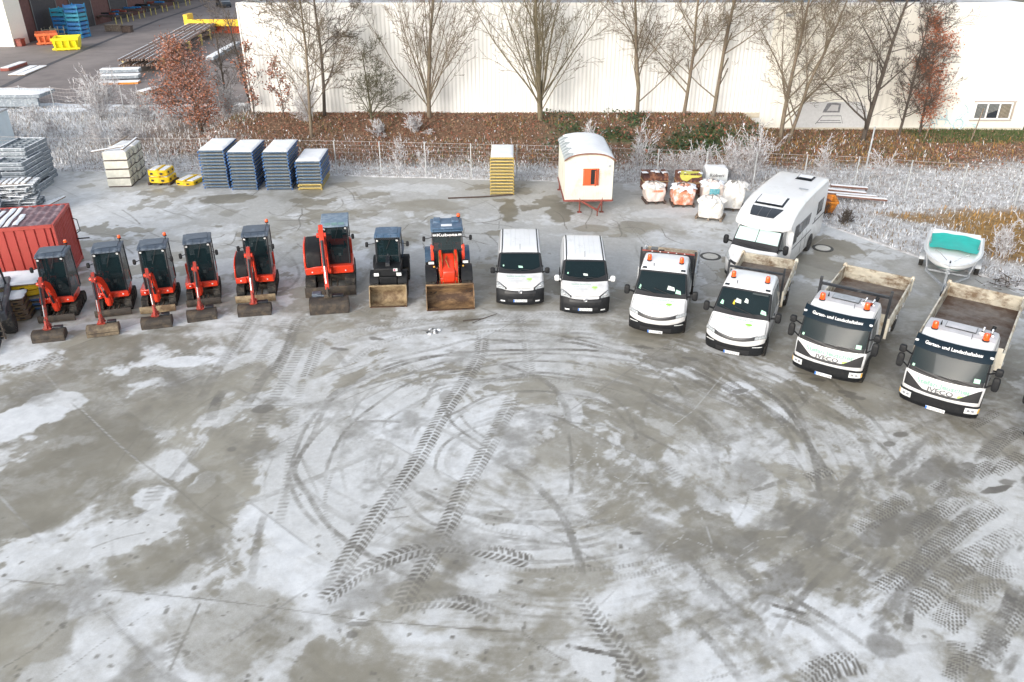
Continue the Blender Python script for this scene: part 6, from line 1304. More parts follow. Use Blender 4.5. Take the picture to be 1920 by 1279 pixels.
# ------------------------------------------------------------------ goods and plant standing about the yard
ORD = ['top', 'second', 'third', 'fourth', 'fifth', 'sixth', 'seventh', 'eighth', 'ninth', 'tenth', 'eleventh', 'twelfth', 'thirteenth', 'fourteenth']
def corr(mb, p0, p1, z0, z1, pitch, depth, out, mi=0):
    """Corrugated sheet between two ground points; out is the outward unit normal (x, y)."""
    L = math.dist(p0, p1); n = max(1, round(L / pitch)); xs = []
    for k in range(n):
        for f, d in ((0, 0), (.18, depth), (.5, depth), (.68, 0)): xs.append(((k + f) / n, d))
    xs.append((1, 0)); vs = []
    for f, d in xs:
        x = p0[0] + (p1[0] - p0[0]) * f + out[0] * d; y = p0[1] + (p1[1] - p0[1]) * f + out[1] * d
        vs += [(x, y, z0), (x, y, z1)]
    mb.add(vs, [(2 * i, 2 * i + 2, 2 * i + 3, 2 * i + 1) for i in range(len(xs) - 1)], mi)
# red steel container; origin at its front right corner
t = thing('shipping_container', 'red steel storage container with streaks of snow on its ribbed roof', 'container', (-18.15, 29.9, 0), math.radians(14.5))
Lc, Dc, Hc = 6.06, 2.7, 2.52
b = MB(); b.bx(-Lc + .02, -.02, .06, Dc - .05, .1, Hc - .12); b.build('body', container_red, t)
b = MB(); pts = []
for k in range(16):
    x = -Lc + .12 + (Lc - .24) * k / 16; w = (Lc - .24) / 16; pts += [(x, .0), (x + w * .40, .0), (x + w * .44, .045), (x + w * .56, .045), (x + w * .60, .0)]
pts.append((-.12, 0)); b.add([(x, y - .02, z) for x, y in pts for z in (.16, Hc - .14)], [(2 * i, 2 * i + 2, 2 * i + 3, 2 * i + 1) for i in range(len(pts) - 1)]); b.build('front_panel', container_red, t)
b = MB(); corr(b, (0, .10), (0, Dc - .1), .16, Hc - .12, .21, .035, (1, 0)); b.build('end_panel', container_red, t)
b = MB()
for x in (-Lc, 0):
    for y in (0, Dc): b.bx(x - .05, x + .05, y - .05, y + .05, 0, Hc)
for y in (0, Dc): b.bx(-Lc, 0, y - .05, y + .03, Hc - .14, Hc); b.bx(-Lc, 0, y - .04, y + .04, .06, .2)
for x in (-Lc, 0): b.bx(x - .04, x + .05, 0, Dc, Hc - .13, Hc - .003); b.bx(x - .04, x + .05, 0, Dc, .05, .19)
b.build('frame', container_red, t, bevel=.01)
roof = MB(); corr(roof, (-Lc, 0), (0, 0), 0, 1, .30, .035, (0, 1)); roof.v = [(x, .06 + z * (Dc - .12), Hc - .05 + y) for x, y, z in roof.v]; ro = roof.build('roof_sheet', mat('roof_dull_red', (.16, .085, .10), .6, var=.25, dirt=(.4, .3, .32), dirt_amt=.4), t)
rr = random.Random(4)
for k in range(20):
    x = -Lc + .02 + .30 * k
    if k > 17 or (k > 15 and rr.random() < .5): continue
    y0 = .08 + rr.random() * .25; y1 = Dc - .12 - (rr.random() * .2 if rr.random() < .7 else rr.random() * 1.0); w = rr.uniform(.11, .25)
    s_ = MB(); s_.grid(lambda a, c: (x + .02 + w * c + .02 * math.sin(a * 9 + k), y0 + (y1 - y0) * a, Hc - .012 + .022 * math.sin(c * math.pi)), 12, 4); s_.build('snow_strip', snow if rr.random() < .6 else thin_snow, ro)
b = MB()
for a, c in (((-3.9, .95), (-3.9, 1.95)), ((-3.9, 1.95), (-2.5, 1.95)), ((-3.9, .95), (-2.5, .95))): b.bar((a[0], -.05, a[1]), (c[0], -.05, c[1]), .02, .03)
b.build('welded_frame', rust_red, t)
b = MB(); b.bar((.05, Dc - .2, 1.0), (.55, Dc - .2, 1.0), .05, .05); b.tube([(.04, Dc - .1, 1.9), (.2, Dc - .05, 1.8), (.22, Dc - .05, 1.3), (.05, Dc - .1, 1.2)], .02, 6); b.build('door_bar', dark_frame, t)

def snow_cap(parent, x0, x1, y0, y1, z, th=.06, seed=0, name='snow_cover', m=None):
    r_ = random.Random(seed); ph = [r_.uniform(0, 6) for _ in range(6)]
    def fn(a, c):
        x = x0 + (x1 - x0) * a; y = y0 + (y1 - y0) * c; e = min(a, 1 - a, c, 1 - c) * 14
        h = th * min(1, e) ** .5 * (1 + .18 * math.sin(x * 5 + ph[0]) * math.sin(y * 6 + ph[1]))
        return (x + .012 * math.sin(y * 17 + ph[2]), y + .012 * math.sin(x * 19 + ph[3]), z + h)
    b = MB(); b.grid(fn, 18, 18); return b.build(name, m or snow, parent)

def frame_panel(name, w, d, h, mats, group, cat, seed=0):
    """Formwork panel: steel edge frame with a perforated rail, ribs below, plywood face."""
    t = thing(name, 'x', cat, group=group)
    e = MB(); k = .045
    e.bx(-w / 2, w / 2, 0, k, h * .36, h * .72, 0); e.bx(-w / 2, w / 2, d - k, d, h * .36, h * .72, 0)
    for sx in (-1, 1): e.bx(sx * (w / 2) - (k if sx > 0 else 0), sx * (w / 2) + (0 if sx > 0 else k), k, d - k, h * .30, h * .72, 0)
    for sx in (-1, 1): e.bx(sx * w / 2 - .03, sx * w / 2 + .03, -.02, .05, 0, h * .5, 0)
    e.build('edge_frame', mats[0], t)
    l = MB(); l.bx(-w / 2 + .01, w / 2 - .01, -.010, -.001, h * .45, h * .70); l.bx(-w / 2 + .02, w / 2 - .02, .03, .04, h * .0, h * .06)
    for i in range(17): x = -w / 2 + .07 + (w - .14) * i / 16; l.bx(x - .012, x + .012, -.016, -.009, h * .44, h * .71)
    l.build('perforated_rail', mats[1], t)
    l = MB()
    for i in range(4): y = d * (.15 + .23 * i); l.bx(-w / 2 + .05, w / 2 - .05, y, y + .05, .25 * h, h * .6)
    l.build('cross_rib', mats[0], t)
    f = MB(); f.bx(-w / 2 + .02, w / 2 - .02, .02, d - .02, h * .72, h * .80); f.build('plywood_face', mats[2], t)
    return t
def stack(proto, n, h, c, rz, labels, jitter=.02, lean=(0, 0), seed=1, keep=False):
    r_ = random.Random(seed); out = []
    for k in range(n):
        loc = (c[0] + lean[0] * k + r_.uniform(-jitter, jitter), c[1] + lean[1] * k + r_.uniform(-jitter, jitter), c[2] + h * k)
        if keep and k == 0: o = proto; o.location = loc; o.rotation_euler = (0, 0, rz); o['label'] = labels(n - 1 - k)
        else: o = copy_tree(proto, loc, rz + r_.uniform(-.006, .006), labels(n - 1 - k))
        out.append(o)
    return out
pb = frame_panel('formwork_unit', 1.34, 2.7, .172, [blue_frame, blue_edge, ply_edge], 'blue formwork panels in four stacks', 'formwork panel')
nth = lambda i, n=99: 'top' if i == 0 else ('bottom' if i == n - 1 else ORD[i] + ' from the top')
first = True
for si, (x, y, n, where) in enumerate([(-16.28, 42.75, 12, 'leftmost tall blue stack'), (-14.62, 42.45, 12, 'middle tall blue stack'), (-12.75, 42.45, 12, 'right hand tall blue stack'), (-11.05, 42.5, 7, 'short blue stack on yellow panels')]):
    z0 = 0 if si < 3 else .36
    st = stack(pb, n, .178, (x, y, z0 + .01), math.radians(2), lambda i, n=n, where=where: 'blue framed formwork panel, %s of the %s' % (nth(i, n), where), .028, seed=si, keep=first); first = False
    top = st[-1]; snow_cap(top, -.66, .66, .06, 2.66, .14, .055, si)
py_ = frame_panel('formwork_unit', 1.24, 2.7, .172, [mustard, mustard_edge, ply_edge], 'yellow formwork panels', 'formwork panel')
stack(py_, 2, .178, (-11.05, 42.48, .01), math.radians(2), lambda i: 'yellow formwork panel, %s of two under the short blue stack' % ('upper' if i == 0 else 'lower'), .03, seed=9, keep=True)
ys = stack(py_, 12, .172, (-.53, 41.6, .01), 0.0, lambda i: 'yellow formwork panel, %s of the lone yellow stack' % nth(i, 12), .012, seed=11)
snow_cap(ys[-1], -.6, .6, .05, 2.66, .14, .05, 21)
# cream boxes, four tiers of two
t = thing('formwork_box', 'x', 'formwork box', group='cream formwork boxes stacked by the fence')
b = MB(); b.bx(-.62, .62, 0, 1.26, .06, .47); b.build('box_body', cream_ply, t, bevel=.015)
b = MB(); b.bx(-.60, .60, .02, 1.24, .0, .055); b.build('skid', dark_wood, t)
b = MB()
for y in (.25, .95): b.tube([(.63, y, .12), (.70, y, .16), (.70, y + .1, .26), (.63, y + .12, .36)], .018, 6)
b.bx(.618, .63, .58, .64, .08, .44); b.build('clamp', ink_grey, t)
first = True
for row in (0, 1):
    for k in range(4):
        lab = 'cream formwork box, %s of the %s row by the fence' % (['bottom', 'second', 'third', 'top'][k], ['front', 'rear'][row])
        loc = (-21.72 - .08 * row + .02 * k, 43.0 + 1.32 * row + .01 * k, .485 * k + .0)
        if first: o = t; t.location = loc; t.rotation_euler = (0, 0, math.radians(6)); t['label'] = lab; first = False
        else: o = copy_tree(t, loc, math.radians(6 + .6 * k), lab)
        if k == 3: snow_cap(o, -.6, .6, .03, 1.24, .47, .05, row)
b = MB(); b.bar((-22.75, 42.75, 2.03), (-21.2, 43.5, 2.16), .18, .04); o = b.build('plank', old_wood, bevel=.005); tag(o, 'snowy plank jutting left from the cream formwork boxes', 'plank', 'planks on the cream boxes'); s_ = MB(); s_.bar((-22.74, 42.76, 2.062), (-21.22, 43.49, 2.192), .17, .03); s_.build('snow_cover', snow, o, bevel=.01)
b = MB(); b.bar((-21.15, 43.0, 2.10), (-21.35, 45.4, 2.14), .12, .06); o = b.build('plank', old_wood, bevel=.005); tag(o, 'plank along the right edge on top of the cream formwork boxes', 'plank', 'planks on the cream boxes'); s_ = MB(); s_.bar((-21.15, 43.02, 2.14), (-21.35, 45.38, 2.18), .12, .03); s_.build('snow_cover', snow, o, bevel=.01)
b = MB(); b.bar((-22.2, 44.0, 2.06), (-21.9, 45.5, 2.2), .1, .05); o = b.build('plank', old_wood, bevel=.005); tag(o, 'short plank at the back on top of the cream formwork boxes', 'plank', 'planks on the cream boxes')

def pallet(name, label, cat, loc, rz, group=None, m=None, w=1.2, d=.8):
    t = thing(name, label, cat, loc, rz, group); m = m or old_wood
    for y in np.linspace(-d / 2 + .06, d / 2 - .06, 5): b = MB(); b.bx(-w / 2, w / 2, float(y) - .055, float(y) + .055, .122, .144); b.build('deck_board', m, t)
    for x in (-w / 2 + .07, 0, w / 2 - .07):
        b = MB(); b.bx(x - .05, x + .05, -d / 2, d / 2, .10, .121); b.bx(x - .05, x + .05, -d / 2, d / 2, 0, .022)
        for y in (-d / 2 + .07, 0, d / 2 - .07): b.bx(x - .05, x + .05, y - .06, y + .06, .022, .10)
        b.build('bearer', m, t)
    return t
# yellow box frames
def yellow_frame(label, loc, rz, w=1.15, d=1.3, h=.30, m=yellow_paint, group='yellow slotted steel frames'):
    t = thing('slotted_rack', label, 'steel frame', loc, rz, group)
    b = MB()
    b.prism([(-w * .5, -d * .36), (-w * .28, -d * .5), (w * .28, -d * .5), (w * .5, -d * .36), (w * .5, d * .36), (w * .28, d * .5), (-w * .28, d * .5), (-w * .5, d * .36)], 'z', 0, h)
    b.build('frame_body', m, t, bevel=.02)
    for x in (-.25, .25):
        for sy in (-1, 1): q = MB(); q.box((x * w, sy * (d * .5 + .003), h * .5), (.16, .008, h * .4)); q.build('slot', ink_black, t); q = MB(); q.box((sy * (w * .5 + .003), x * .8 * d, h * .5), (.008, .16, h * .4)); q.build('slot', ink_black, t)
    q = MB(); q.bx(-.06, .06, -d * .42, d * .42, h, h + .05); q.build('centre_beam', m, t, bevel=.01)
    for sx in (-1, 1): s_ = MB(); s_.bx(sx * w * .26 - w * .15, sx * w * .26 + w * .15, -d * .34, d * .34, h, h + .02); s_.build('snow_patch', thin_snow, t)
    return t
pl = pallet('pallet', 'dark pallet under two stacked yellow frames', 'pallet', (-19.65, 43.9, 0), math.radians(-4), m=dark_wood, w=1.3, d=1.2)
yellow_frame('lower of two yellow slotted frames on the dark pallet', (-19.65, 43.9, .146), math.radians(-4)); yellow_frame('upper of two yellow slotted frames on the dark pallet', (-19.72, 44.0, .50), math.radians(-2), w=1.08)
yellow_frame('single yellow slotted frame on the concrete beside the dark pallet', (-18.15, 44.0, 0), math.radians(-14), w=1.15, d=1.5, h=.22)
# stacks behind the forklift
RZ = math.radians(14)
for k in range(2): yellow_frame('yellow slotted frame, %s of two on the blue panels beside the forklift' % ['lower', 'upper'][k], (-19.1, 27.75, .57 + .225 * k), RZ, w=2.35, d=1.25, h=.20)
for k, nm in enumerate(('lowest under', 'second under', 'directly under')): copy_tree(pb, (-17.95, 27.95, .02 + .18 * k), RZ + math.pi / 2, 'blue framed panel, %s the yellow frames by the forklift' % nm)
ob = thing('snow_slab', 'flat snow covered board on the yellow frames in front of the container', 'board', (-19.15, 27.75, 1.06), RZ); b = MB(); b.bx(-1.25, 1.25, -.72, .72, .0, .04); b.build('board', old_wood, ob, bevel=.01); snow_cap(ob, -1.24, 1.24, -.71, .71, .035, .07, 3)
for k in range(4):
    yellow_frame('mud brown slotted frame, %s of the stack beside the forklift' % nth(3 - k, 4), (-18.45 - .03 * k, 26.75 - .02 * k, .02 + .205 * k), RZ + .02 * k, w=1.0, d=.85, h=.18, m=mat('brown_yellow', (.36, .25, .06), .7, var=.3, dirt=(.13, .09, .06), dirt_amt=.6, dirt_scale=3), group='muddy yellow frames beside the forklift')
ob = thing('snow_slab', 'square snow covered board on the stack of mud brown frames', 'board', (-18.55, 26.7, .87), RZ + .05); b = MB(); b.bx(-.55, .55, -.43, .43, 0, .03); b.build('board', old_wood, ob, bevel=.01); snow_cap(ob, -.54, .54, -.42, .42, .026, .05, 5)
# grey steel lattice frames and pallets at the left fence
t = thing('lattice_rack', 'x', 'steel frame', group='grey lattice frames stacked in the corner')
b = MB()
for y in (0, 2.4): b.bar((-.75, y, .08), (.75, y, .08), .06, .16)
for x in (-.75, .75): b.bar((x, 0, .08), (x, 2.4, .08), .06, .16)
for k in range(1, 6): b.bar((-.75, .4 * k, .06), (.75, .4 * k, .06), .05, .06)
b.bar((-.25, 0, .06), (-.25, 2.4, .06), .05, .06); b.bar((.25, 0, .06), (.25, 2.4, .06), .05, .06)
for x in (-.75, .75):
    for y in (.1, 2.3): b.bar((x, y, .0), (x, y, .2), .08, .08)
b.build('steel_bars', grey_steel, t)
b = MB()
for y in (0, 2.4): b.bar((-.74, y, .166), (.74, y, .166), .055, .012)
for x in (-.75, .75): b.bar((x, .02, .166), (x, 2.38, .166), .055, .012)
b.build('frost_cover', thin_snow, t)
stack(t, 10, .225, (-27.0, 42.9, 0), math.radians(2), lambda i: 'grey lattice frame, %s of the left corner stack' % nth(i, 10), .07, (-.02, .0), 3, True)
stack(t, 8, .225, (-26.45, 41.4, 0), math.radians(4), lambda i: 'grey lattice frame, %s of the lower stack beside the corner one' % nth(i, 8), .08, (-.03, .02), 5)
pp = pallet('pallet', 'x', 'pallet', (0, 0, 0), 0, 'snowy grey pallets heaped behind the container', m=grey_steel, w=1.6, d=1.2)
sn_ = MB()
for y in np.linspace(-.54, .54, 5): sn_.bx(-.8, .8, float(y) - .05, float(y) + .05, .145, .175)
sn_.build('snow_cover', snow, pp, bevel=.012)
r_ = random.Random(8); first = True
for cx, cy, n, nm in ((-24.55, 38.6, 9, 'right hand heap'), (-26.2, 38.6, 11, 'middle heap'), (-27.9, 38.9, 10, 'left heap'), (-25.6, 36.9, 6, 'front heap')):
    for k in range(n):
        loc = (cx + r_.uniform(-.16, .16), cy + r_.uniform(-.14, .14), .185 * k + .01); lab = 'snow dusted grey pallet, %s of the %s' % (nth(n - 1 - k, n), nm)
        if first: pp.location = loc; pp['label'] = lab; pp.rotation_euler = (0, 0, .2); first = False
        else: copy_tree(pp, loc, r_.uniform(-.3, .3) + .15, lab)
    ob = thing('snow_slab', 'snow covered board lying on the %s of grey pallets' % nm, 'board', (cx - .1, cy - .1, .185 * n + .0), r_.uniform(0, .5), 'snowy boards on the pallet heaps'); b = MB(); b.bx(-.7, .7, -.55, .55, .0, .03); b.build('board', old_wood, ob)
    if nm != 'right hand heap': snow_cap(ob, -.69, .69, -.54, .54, .028, .05, n)
    else:
        for q in range(5): snow_cap(ob, -.68 + q * .29, -.5 + q * .29, -.54, .54, .028, .04, q)
for k in range(4):
    b = MB(); x0, y0 = -24.1 + .2 * k, 37.9 + .1 * k; b.bar((x0, y0, .22 + .05 * k), (x0 + .35, y0 + 1.7, .3 + .05 * k), .13, .05); o = b.build('board', old_wood, bevel=.006)
    s_ = MB(); s_.bar((x0, y0, .262 + .05 * k), (x0 + .35, y0 + 1.7, .342 + .05 * k), .125, .034); s_.build('snow_cover', snow, o, bevel=.01)
    tag(o, 'snowy board behind the container, %s from the left' % ['first', 'second', 'third', 'fourth'][k], 'board', 'snowy boards behind the container')

# ------------------------------------------------------------------ site hut on legs
t = thing('site_hut', 'cream wooden site hut on legs with an orange shuttered window', 'site hut', (3.84, 38.75, 0), math.radians(1.5))
hw, dp, z0, z1, zr = 1.19, 4.1, .66, 2.62, 2.97
arc = [(hw * math.sin(a) / math.sin(1.25), z1 + (zr - z1) * (1 - abs(math.sin(a) / math.sin(1.25)) ** 2.5) ** .85) for a in np.linspace(-1.25, 1.25, 15)]
b = MB(); b.prism([(-hw, z0), (hw, z0)] + [(x, z) for x, z in reversed(arc)], 'y', 0, dp); b.build('body', cream_board, t)
b = MB()
for k in range(25): x = -hw + .0475 + k * (2 * hw - .095) / 24; b.bx(x - .036, x + .036, -.014, .0, z0 + .02, z1 + .02)
b.build('front_boarding', cream_board, t, bevel=.004)
b = MB()
for k in range(40): y = .06 + k * (dp - .12) / 39; b.bx(-hw - .012, -hw, y - .042, y + .042, z0 + .02, z1 - .02); b.bx(hw, hw + .012, y - .042, y + .042, z0 + .02, z1 - .02)
b.build('side_boarding', cream_board, t)
ra = [(x * 1.06, z + .03) for x, z in arc]; rb = [(x * 1.06, z + .07) for x, z in reversed(arc)]
b = MB(); b.prism(ra + rb, 'y', -.10, dp + .10); ro = b.build('roof', mat('zinc_sheet', (.36, .40, .41), .5, metal=.2, var=.15), t)
b = MB(); b.prism([(x * 1.065, z + .005) for x, z in arc] + [(x * 1.065, z + .075) for x, z in reversed(arc)], 'y', -.125, -.10); b.build('roof_edge', mat('rust_brown', (.22, .10, .06), .7, var=.3), ro)
ph = [0.3, 1.2]
def rs(a, c):
    k = 2.7 + c * 10.7; i = min(13, int(k)); f = k - i; x = arc[i][0] + (arc[min(14, i + 1)][0] - arc[i][0]) * f; z = arc[i][1] + (arc[min(14, i + 1)][1] - arc[i][1]) * f
    x += .10 * math.sin(a * 24) * max(0, 1 - c * 6)
    e = min(1, min(c, 1 - c, a, 1 - a) * 12)
    return (x * 1.055, -.06 + a * (dp + .12), z + .072 + .065 * e ** .6)
b = MB(); b.grid(rs, 60, 26); b.build('snow_cover', snow, ro)
b = MB()
for k in range(8): y = .2 + k * .52; b = MB(); b.tube([(arc[i][0] * 1.063, y, arc[i][1] + .078) for i in range(0, 4)], .02, 6); b.build('roof_seam', galv, ro)
w_ = MB(); w_.bx(-.26, .42, -.03, .0, 1.46, 2.20); wo = w_.build('window', ink_black, t)
for x0_, ang, x1_ in ((-.26, 0, .06), (.42, 1.0, .16)):
    M = Matrix.Translation((x0_, -.035, 0)) @ Matrix.Rotation(ang, 4, 'Z'); s_ = MB(); sg = 1 if x1_ > x0_ else -1
    s_.box((sg * .165, -.012, 1.83), (.33, .03, .78), 0, M=M)
    for x in (.06, .165, .27): s_.box((sg * x, -.03, 1.83), (.012, .008, .76), 0, M=M)
    s_.build('shutter', shutter_orange, wo, bevel=.006)
q = MB(); q.bx(-.32, .48, -.05, -.0, 1.40, 1.45); q.bx(-.31, -.27, -.04, 0, 1.42, 2.24); q.bx(.43, .47, -.04, 0, 1.42, 2.24); q.bx(-.32, .48, -.04, 0, 2.20, 2.25); q.build('window_frame', shutter_orange, wo, bevel=.004)
q = MB(); q.cyl((.12, -.02, 2.50), (.12, -.05, 2.50), .055, 12); q.build('wall_fitting', cream_board, t); q = MB(); q.box((.98, -.03, 2.38), (.1, .04, .12)); q.build('vent_cover', galv, t, bevel=.01)
q = MB()
for x in (-hw, hw): q.bx(x - .06 * (x < 0), x + .06 * (x > 0), -.02, dp, z0 - .08, z0)
q.bx(-hw, hw, -.04, .06, z0 - .09, z0); q.bx(-hw, hw, dp - .1, dp, z0 - .09, z0)
for y in np.linspace(.6, dp - .4, 6): q.bx(-hw, hw, float(y) - .03, float(y) + .03, z0 - .09, z0 - .005)
for sx in (-.38, .70): q.bar((sx, -.02, z0 - .05), (.36 + .0, -.95, .42), .07, .08)
q.build('chassis', rust_red, t, bevel=.006)
q = MB(); q.bar((.36, -.85, .45), (.36, -1.05, .40), .08, .08); q.cyl((.36, -.95, .12), (.36, -.95, .5), .03, 8); q.build('drawbar', rust_red, t)
for x, y in ((-.42, .02), (.70, .02), (-hw + .05, dp - .3), (hw - .05, dp - .3)):
    q = MB(); q.cyl((x, y, .02), (x, y, z0 + .1 if y < 1 else z0), .035, 8); q.box((x, y, .012), (.22, .22, .024)); q.build('support_leg', rust_red, t)
for x in (-.7, .7): wheel(t, x, 2.4, .32, .18)

# ------------------------------------------------------------------ bricks, big bags
def big_bag(label, loc, rz, w, h, m, slump=0.0, seed=0, open_top=False, group='builders bags on pallets beside the motorhome'):
    t = thing('builders_bag', label, 'bulk bag', loc, rz, group)
    r_ = random.Random(seed); ph = [r_.uniform(0, 6.28) for _ in range(8)]
    def fn(a, c):
        th = 2 * math.pi * c; z = a; sq = (abs(math.cos(th)) ** 7 + abs(math.sin(th)) ** 7) ** (-1 / 7); sq = 1 + (sq - 1) * (1 - .3 * max(0, z - .6))
        prof = (.43 + .05 * math.sin(min(1, z * 1.25) * math.pi * .8)) if z < .80 else max(.02, .455 - ((z - .80) / .2) ** 1.3 * .42)
        rad = w * prof * sq * (1 + .035 * math.sin(3 * th + ph[0] + z * 4) + .035 * math.sin(7 * th + ph[1] - z * 9) + .025 * math.sin(13 * th + ph[2]))
        zz = h * (z + (.05 * math.sin(2 * th + ph[3]) + .04 * math.sin(5 * th + ph[4])) * z ** 2)
        return (rad * math.cos(th) + slump * z * w, rad * math.sin(th), max(.0, zz))
    b = MB(); b.grid(fn, 22, 41); b.build('sack', m, t, smooth=180)
    c = MB()
    for k in range(4):
        a = math.pi / 4 + k * math.pi / 2; x, y = .40 * w * math.cos(a) * 1.25, .40 * w * math.sin(a) * 1.25
        c.tube([(x * .9 + slump * w * .8, y * .9, h * .72), (x * .95 + slump * w, y * .95, h * .95), (x * .7 + slump * w, y * .8, h * .98), (x * .5 + slump * w, y * .55, h * .88)], .02, 5)
    c.build('lifting_loop', bag_white, t)
    f = MB(); n = 26                                  # crumpled collar of loose fabric
    f.grid(lambda a, c: ((w * (.30 + .24 * a * (1 + .3 * math.sin(9 * c * 6.28 + ph[5]))) * math.cos(c * 6.283)) + slump * w * .9, w * (.30 + .24 * a * (1 + .3 * math.sin(8 * c * 6.28 + ph[6]))) * math.sin(c * 6.283), h * (1.0 - .26 * a ** 2 * (.8 + .4 * math.sin(6 * c * 6.283 + ph[7])) + .03 * math.sin(11 * c * 6.283 + ph[5]))), 6, n * 2 + 1); f.build('collar', thin_snow if open_top else bag_white, t, smooth=180)
    return t
def brick_pack(label, loc, rz, n_h, seed, cover=None):
    """Strapped pack of bricks, a ragged top course, under thin snow."""
    t = thing('brick_pack', label, 'brick pack', loc, rz, 'packs of bricks by the fence'); r_ = random.Random(seed)
    p = MB()
    for x in (-.55, 0, .55): p.bx(x - .06, x + .06, -.5, .5, 0, .07)
    for y in np.linspace(-.45, .45, 4): p.bx(-.68, .68, float(y) - .05, float(y) + .05, .07, .09)
    p.build('timber_base', old_wood, t)
    b = MB(); cols = 12
    for iz in range(n_h):
        for ix in range(cols):
            for iy in range(2):
                if iz == n_h - 1 and r_.random() < .38: continue
                j = lambda: r_.uniform(-.008, .008)
                x = -.66 + .055 + ix * .11; b.box((x + j(), -.24 + iy * .48 + j(), .09 + .058 + iz * .118), (.098, .46, .108), r_.choice((0, 0, 1, 2)), rz=r_.uniform(-.02, .02))
    b.build('brick_stack', [brick, mat('brick_dark', (.10, .045, .04), .85, var=.4, scale=12), mat('brick_light', (.28, .13, .08), .85, var=.35, scale=12)], t)
    s_ = MB(); zt = .09 + n_h * .118
    for k in range(4): x = -.5 + k * .33 + r_.uniform(-.08, .08); y = r_.uniform(-.25, .25); s_.grid(lambda a, c: (x + .17 * (a * 2 - 1), y + .2 * (c * 2 - 1), zt - .1 * (r_.random() < .0) + .05 * math.sin(a * math.pi) * math.sin(c * math.pi) - .03), 7, 7)
    s_.build('snow_patch', snow, t)
    st = MB(); zz = .09 + n_h * .118 * .55; st.bx(-.70, .70, -.51, .51, zz, zz + .03); st.build('strap', mat('strap_tan', (.45, .32, .16), .8), t)
    if cover:
        c = MB(); c.add([(-.55, -.512, zt - .02), (.62, -.512, zt - .08), (.45, -.516, zt - .16), (.1, -.518, zt - .18), (-.15, -.518, zt - .38), (-.42, -.516, zt - .30), (-.55, -.50, zt - .1), (-.4, .1, zt + .03), (.6, .0, zt + .03)], [(0, 1, 2, 3, 4, 5, 6), (0, 7, 8, 1)]); c.build('torn_sheet', cover, t)
    return t
brick_pack('brick pack without a sheet, nearest the site hut', (7.75, 42.45, 0), .05, 8, 1); brick_pack('brick pack half under a torn lime yellow sheet', (9.5, 42.0, 0), -.03, 9, 2, lime_sheet)
t = thing('wrapped_pack', 'grey white wrapped pallet pack with dark lettering on its front', 'wrapped pack', (11.12, 42.75, 0), math.radians(-4)); b = MB(); b.bx(-.60, .60, -.48, .48, .12, 1.18); b.build('wrapping', mat('wrap_film', (.60, .63, .64), .35, var=.15, scale=3, dirt=(.45, .42, .40), dirt_amt=.3, bump=.5, bscale=7), t, bevel=.04)
b = MB(); b.bx(-.58, .58, -.45, .45, 0, .115); b.build('pallet_base', dark_wood, t); lt = MB(); put_text(lt, 'Roben', .74, lambda x, y: (x + .0, -.489, .80 + y), 0, bold=.03, height=.17); lt.build('lettering', ink_grey, t, smooth=0); snow_cap(t, -.58, .58, -.46, .46, 1.18, .06, 6)
pl = pallet('pallet', 'pallet under the pink and white bag at the left', 'pallet', (7.45, 40.5, 0), .1, 'pallets under the builders bags', dark_wood, 1.1, 1.0)
big_bag('pink and white bulk bag with an orange panel, in front of the bare bricks', (7.45, 40.5, .145), .1, 1.08, .86, bag_pink, -.06, 1)
b = MB(); b.bx(-.26, .30, -.56, -.545, .52, .62); b.v = [(x + 7.45, y + 40.5, z + .145) for x, y, z in b.v]; pn = b.build('panel', bag_orange, bpy.data.objects.get('builders_bag')); pn.location = (0, 0, 0); pn.matrix_parent_inverse = Matrix.Translation((7.45, 40.5, .145)).inverted()
pallet('pallet', 'pallet under the orange bag', 'pallet', (8.85, 40.0, 0), -.03, 'pallets under the builders bags', dark_wood, 1.2, 1.1)
bb = big_bag('orange bulk bag with a snowy collar', (8.85, 40.0, .145), -.03, 1.2, .92, bag_orange, 0, 2, True)
pallet('pallet', 'pallet under the beige bag with the teal print', 'pallet', (10.5, 40.7, 0), -.03, 'pallets under the builders bags', dark_wood, 1.2, 1.0)
bg = big_bag('beige bulk bag with a teal print on its front', (10.5, 40.7, .145), -.03, 1.18, .92, bag_pink, 0, 3, True)
b = MB(); b.grid(lambda a, c: (-.24 + .52 * a, -.632 - .02 * math.sin(a * 3.1), .32 + .34 * c), 6, 5); b.build('print', teal_ink, bg)
pallet('pallet', 'wooden pallet under the white bag in front of the motorhome', 'pallet', (9.88, 37.95, 0), -.42, 'pallets under the builders bags', old_wood, 1.35, 1.05)
big_bag('full white bulk bag on a wooden pallet, nearest the camera', (9.88, 37.95, .145), -.3, 1.22, .92, bag_white, 0, 4)
pallet('pallet', 'pallet under the leaning white bag beside the motorhome', 'pallet', (11.35, 39.35, 0), -.2, 'pallets under the builders bags', dark_wood, 1.15, 1.0)
big_bag('leaning white bulk bag tied at its neck, beside the motorhome', (11.25, 39.35, .145), -.2, 1.05, 1.25, bag_white, .14, 5)

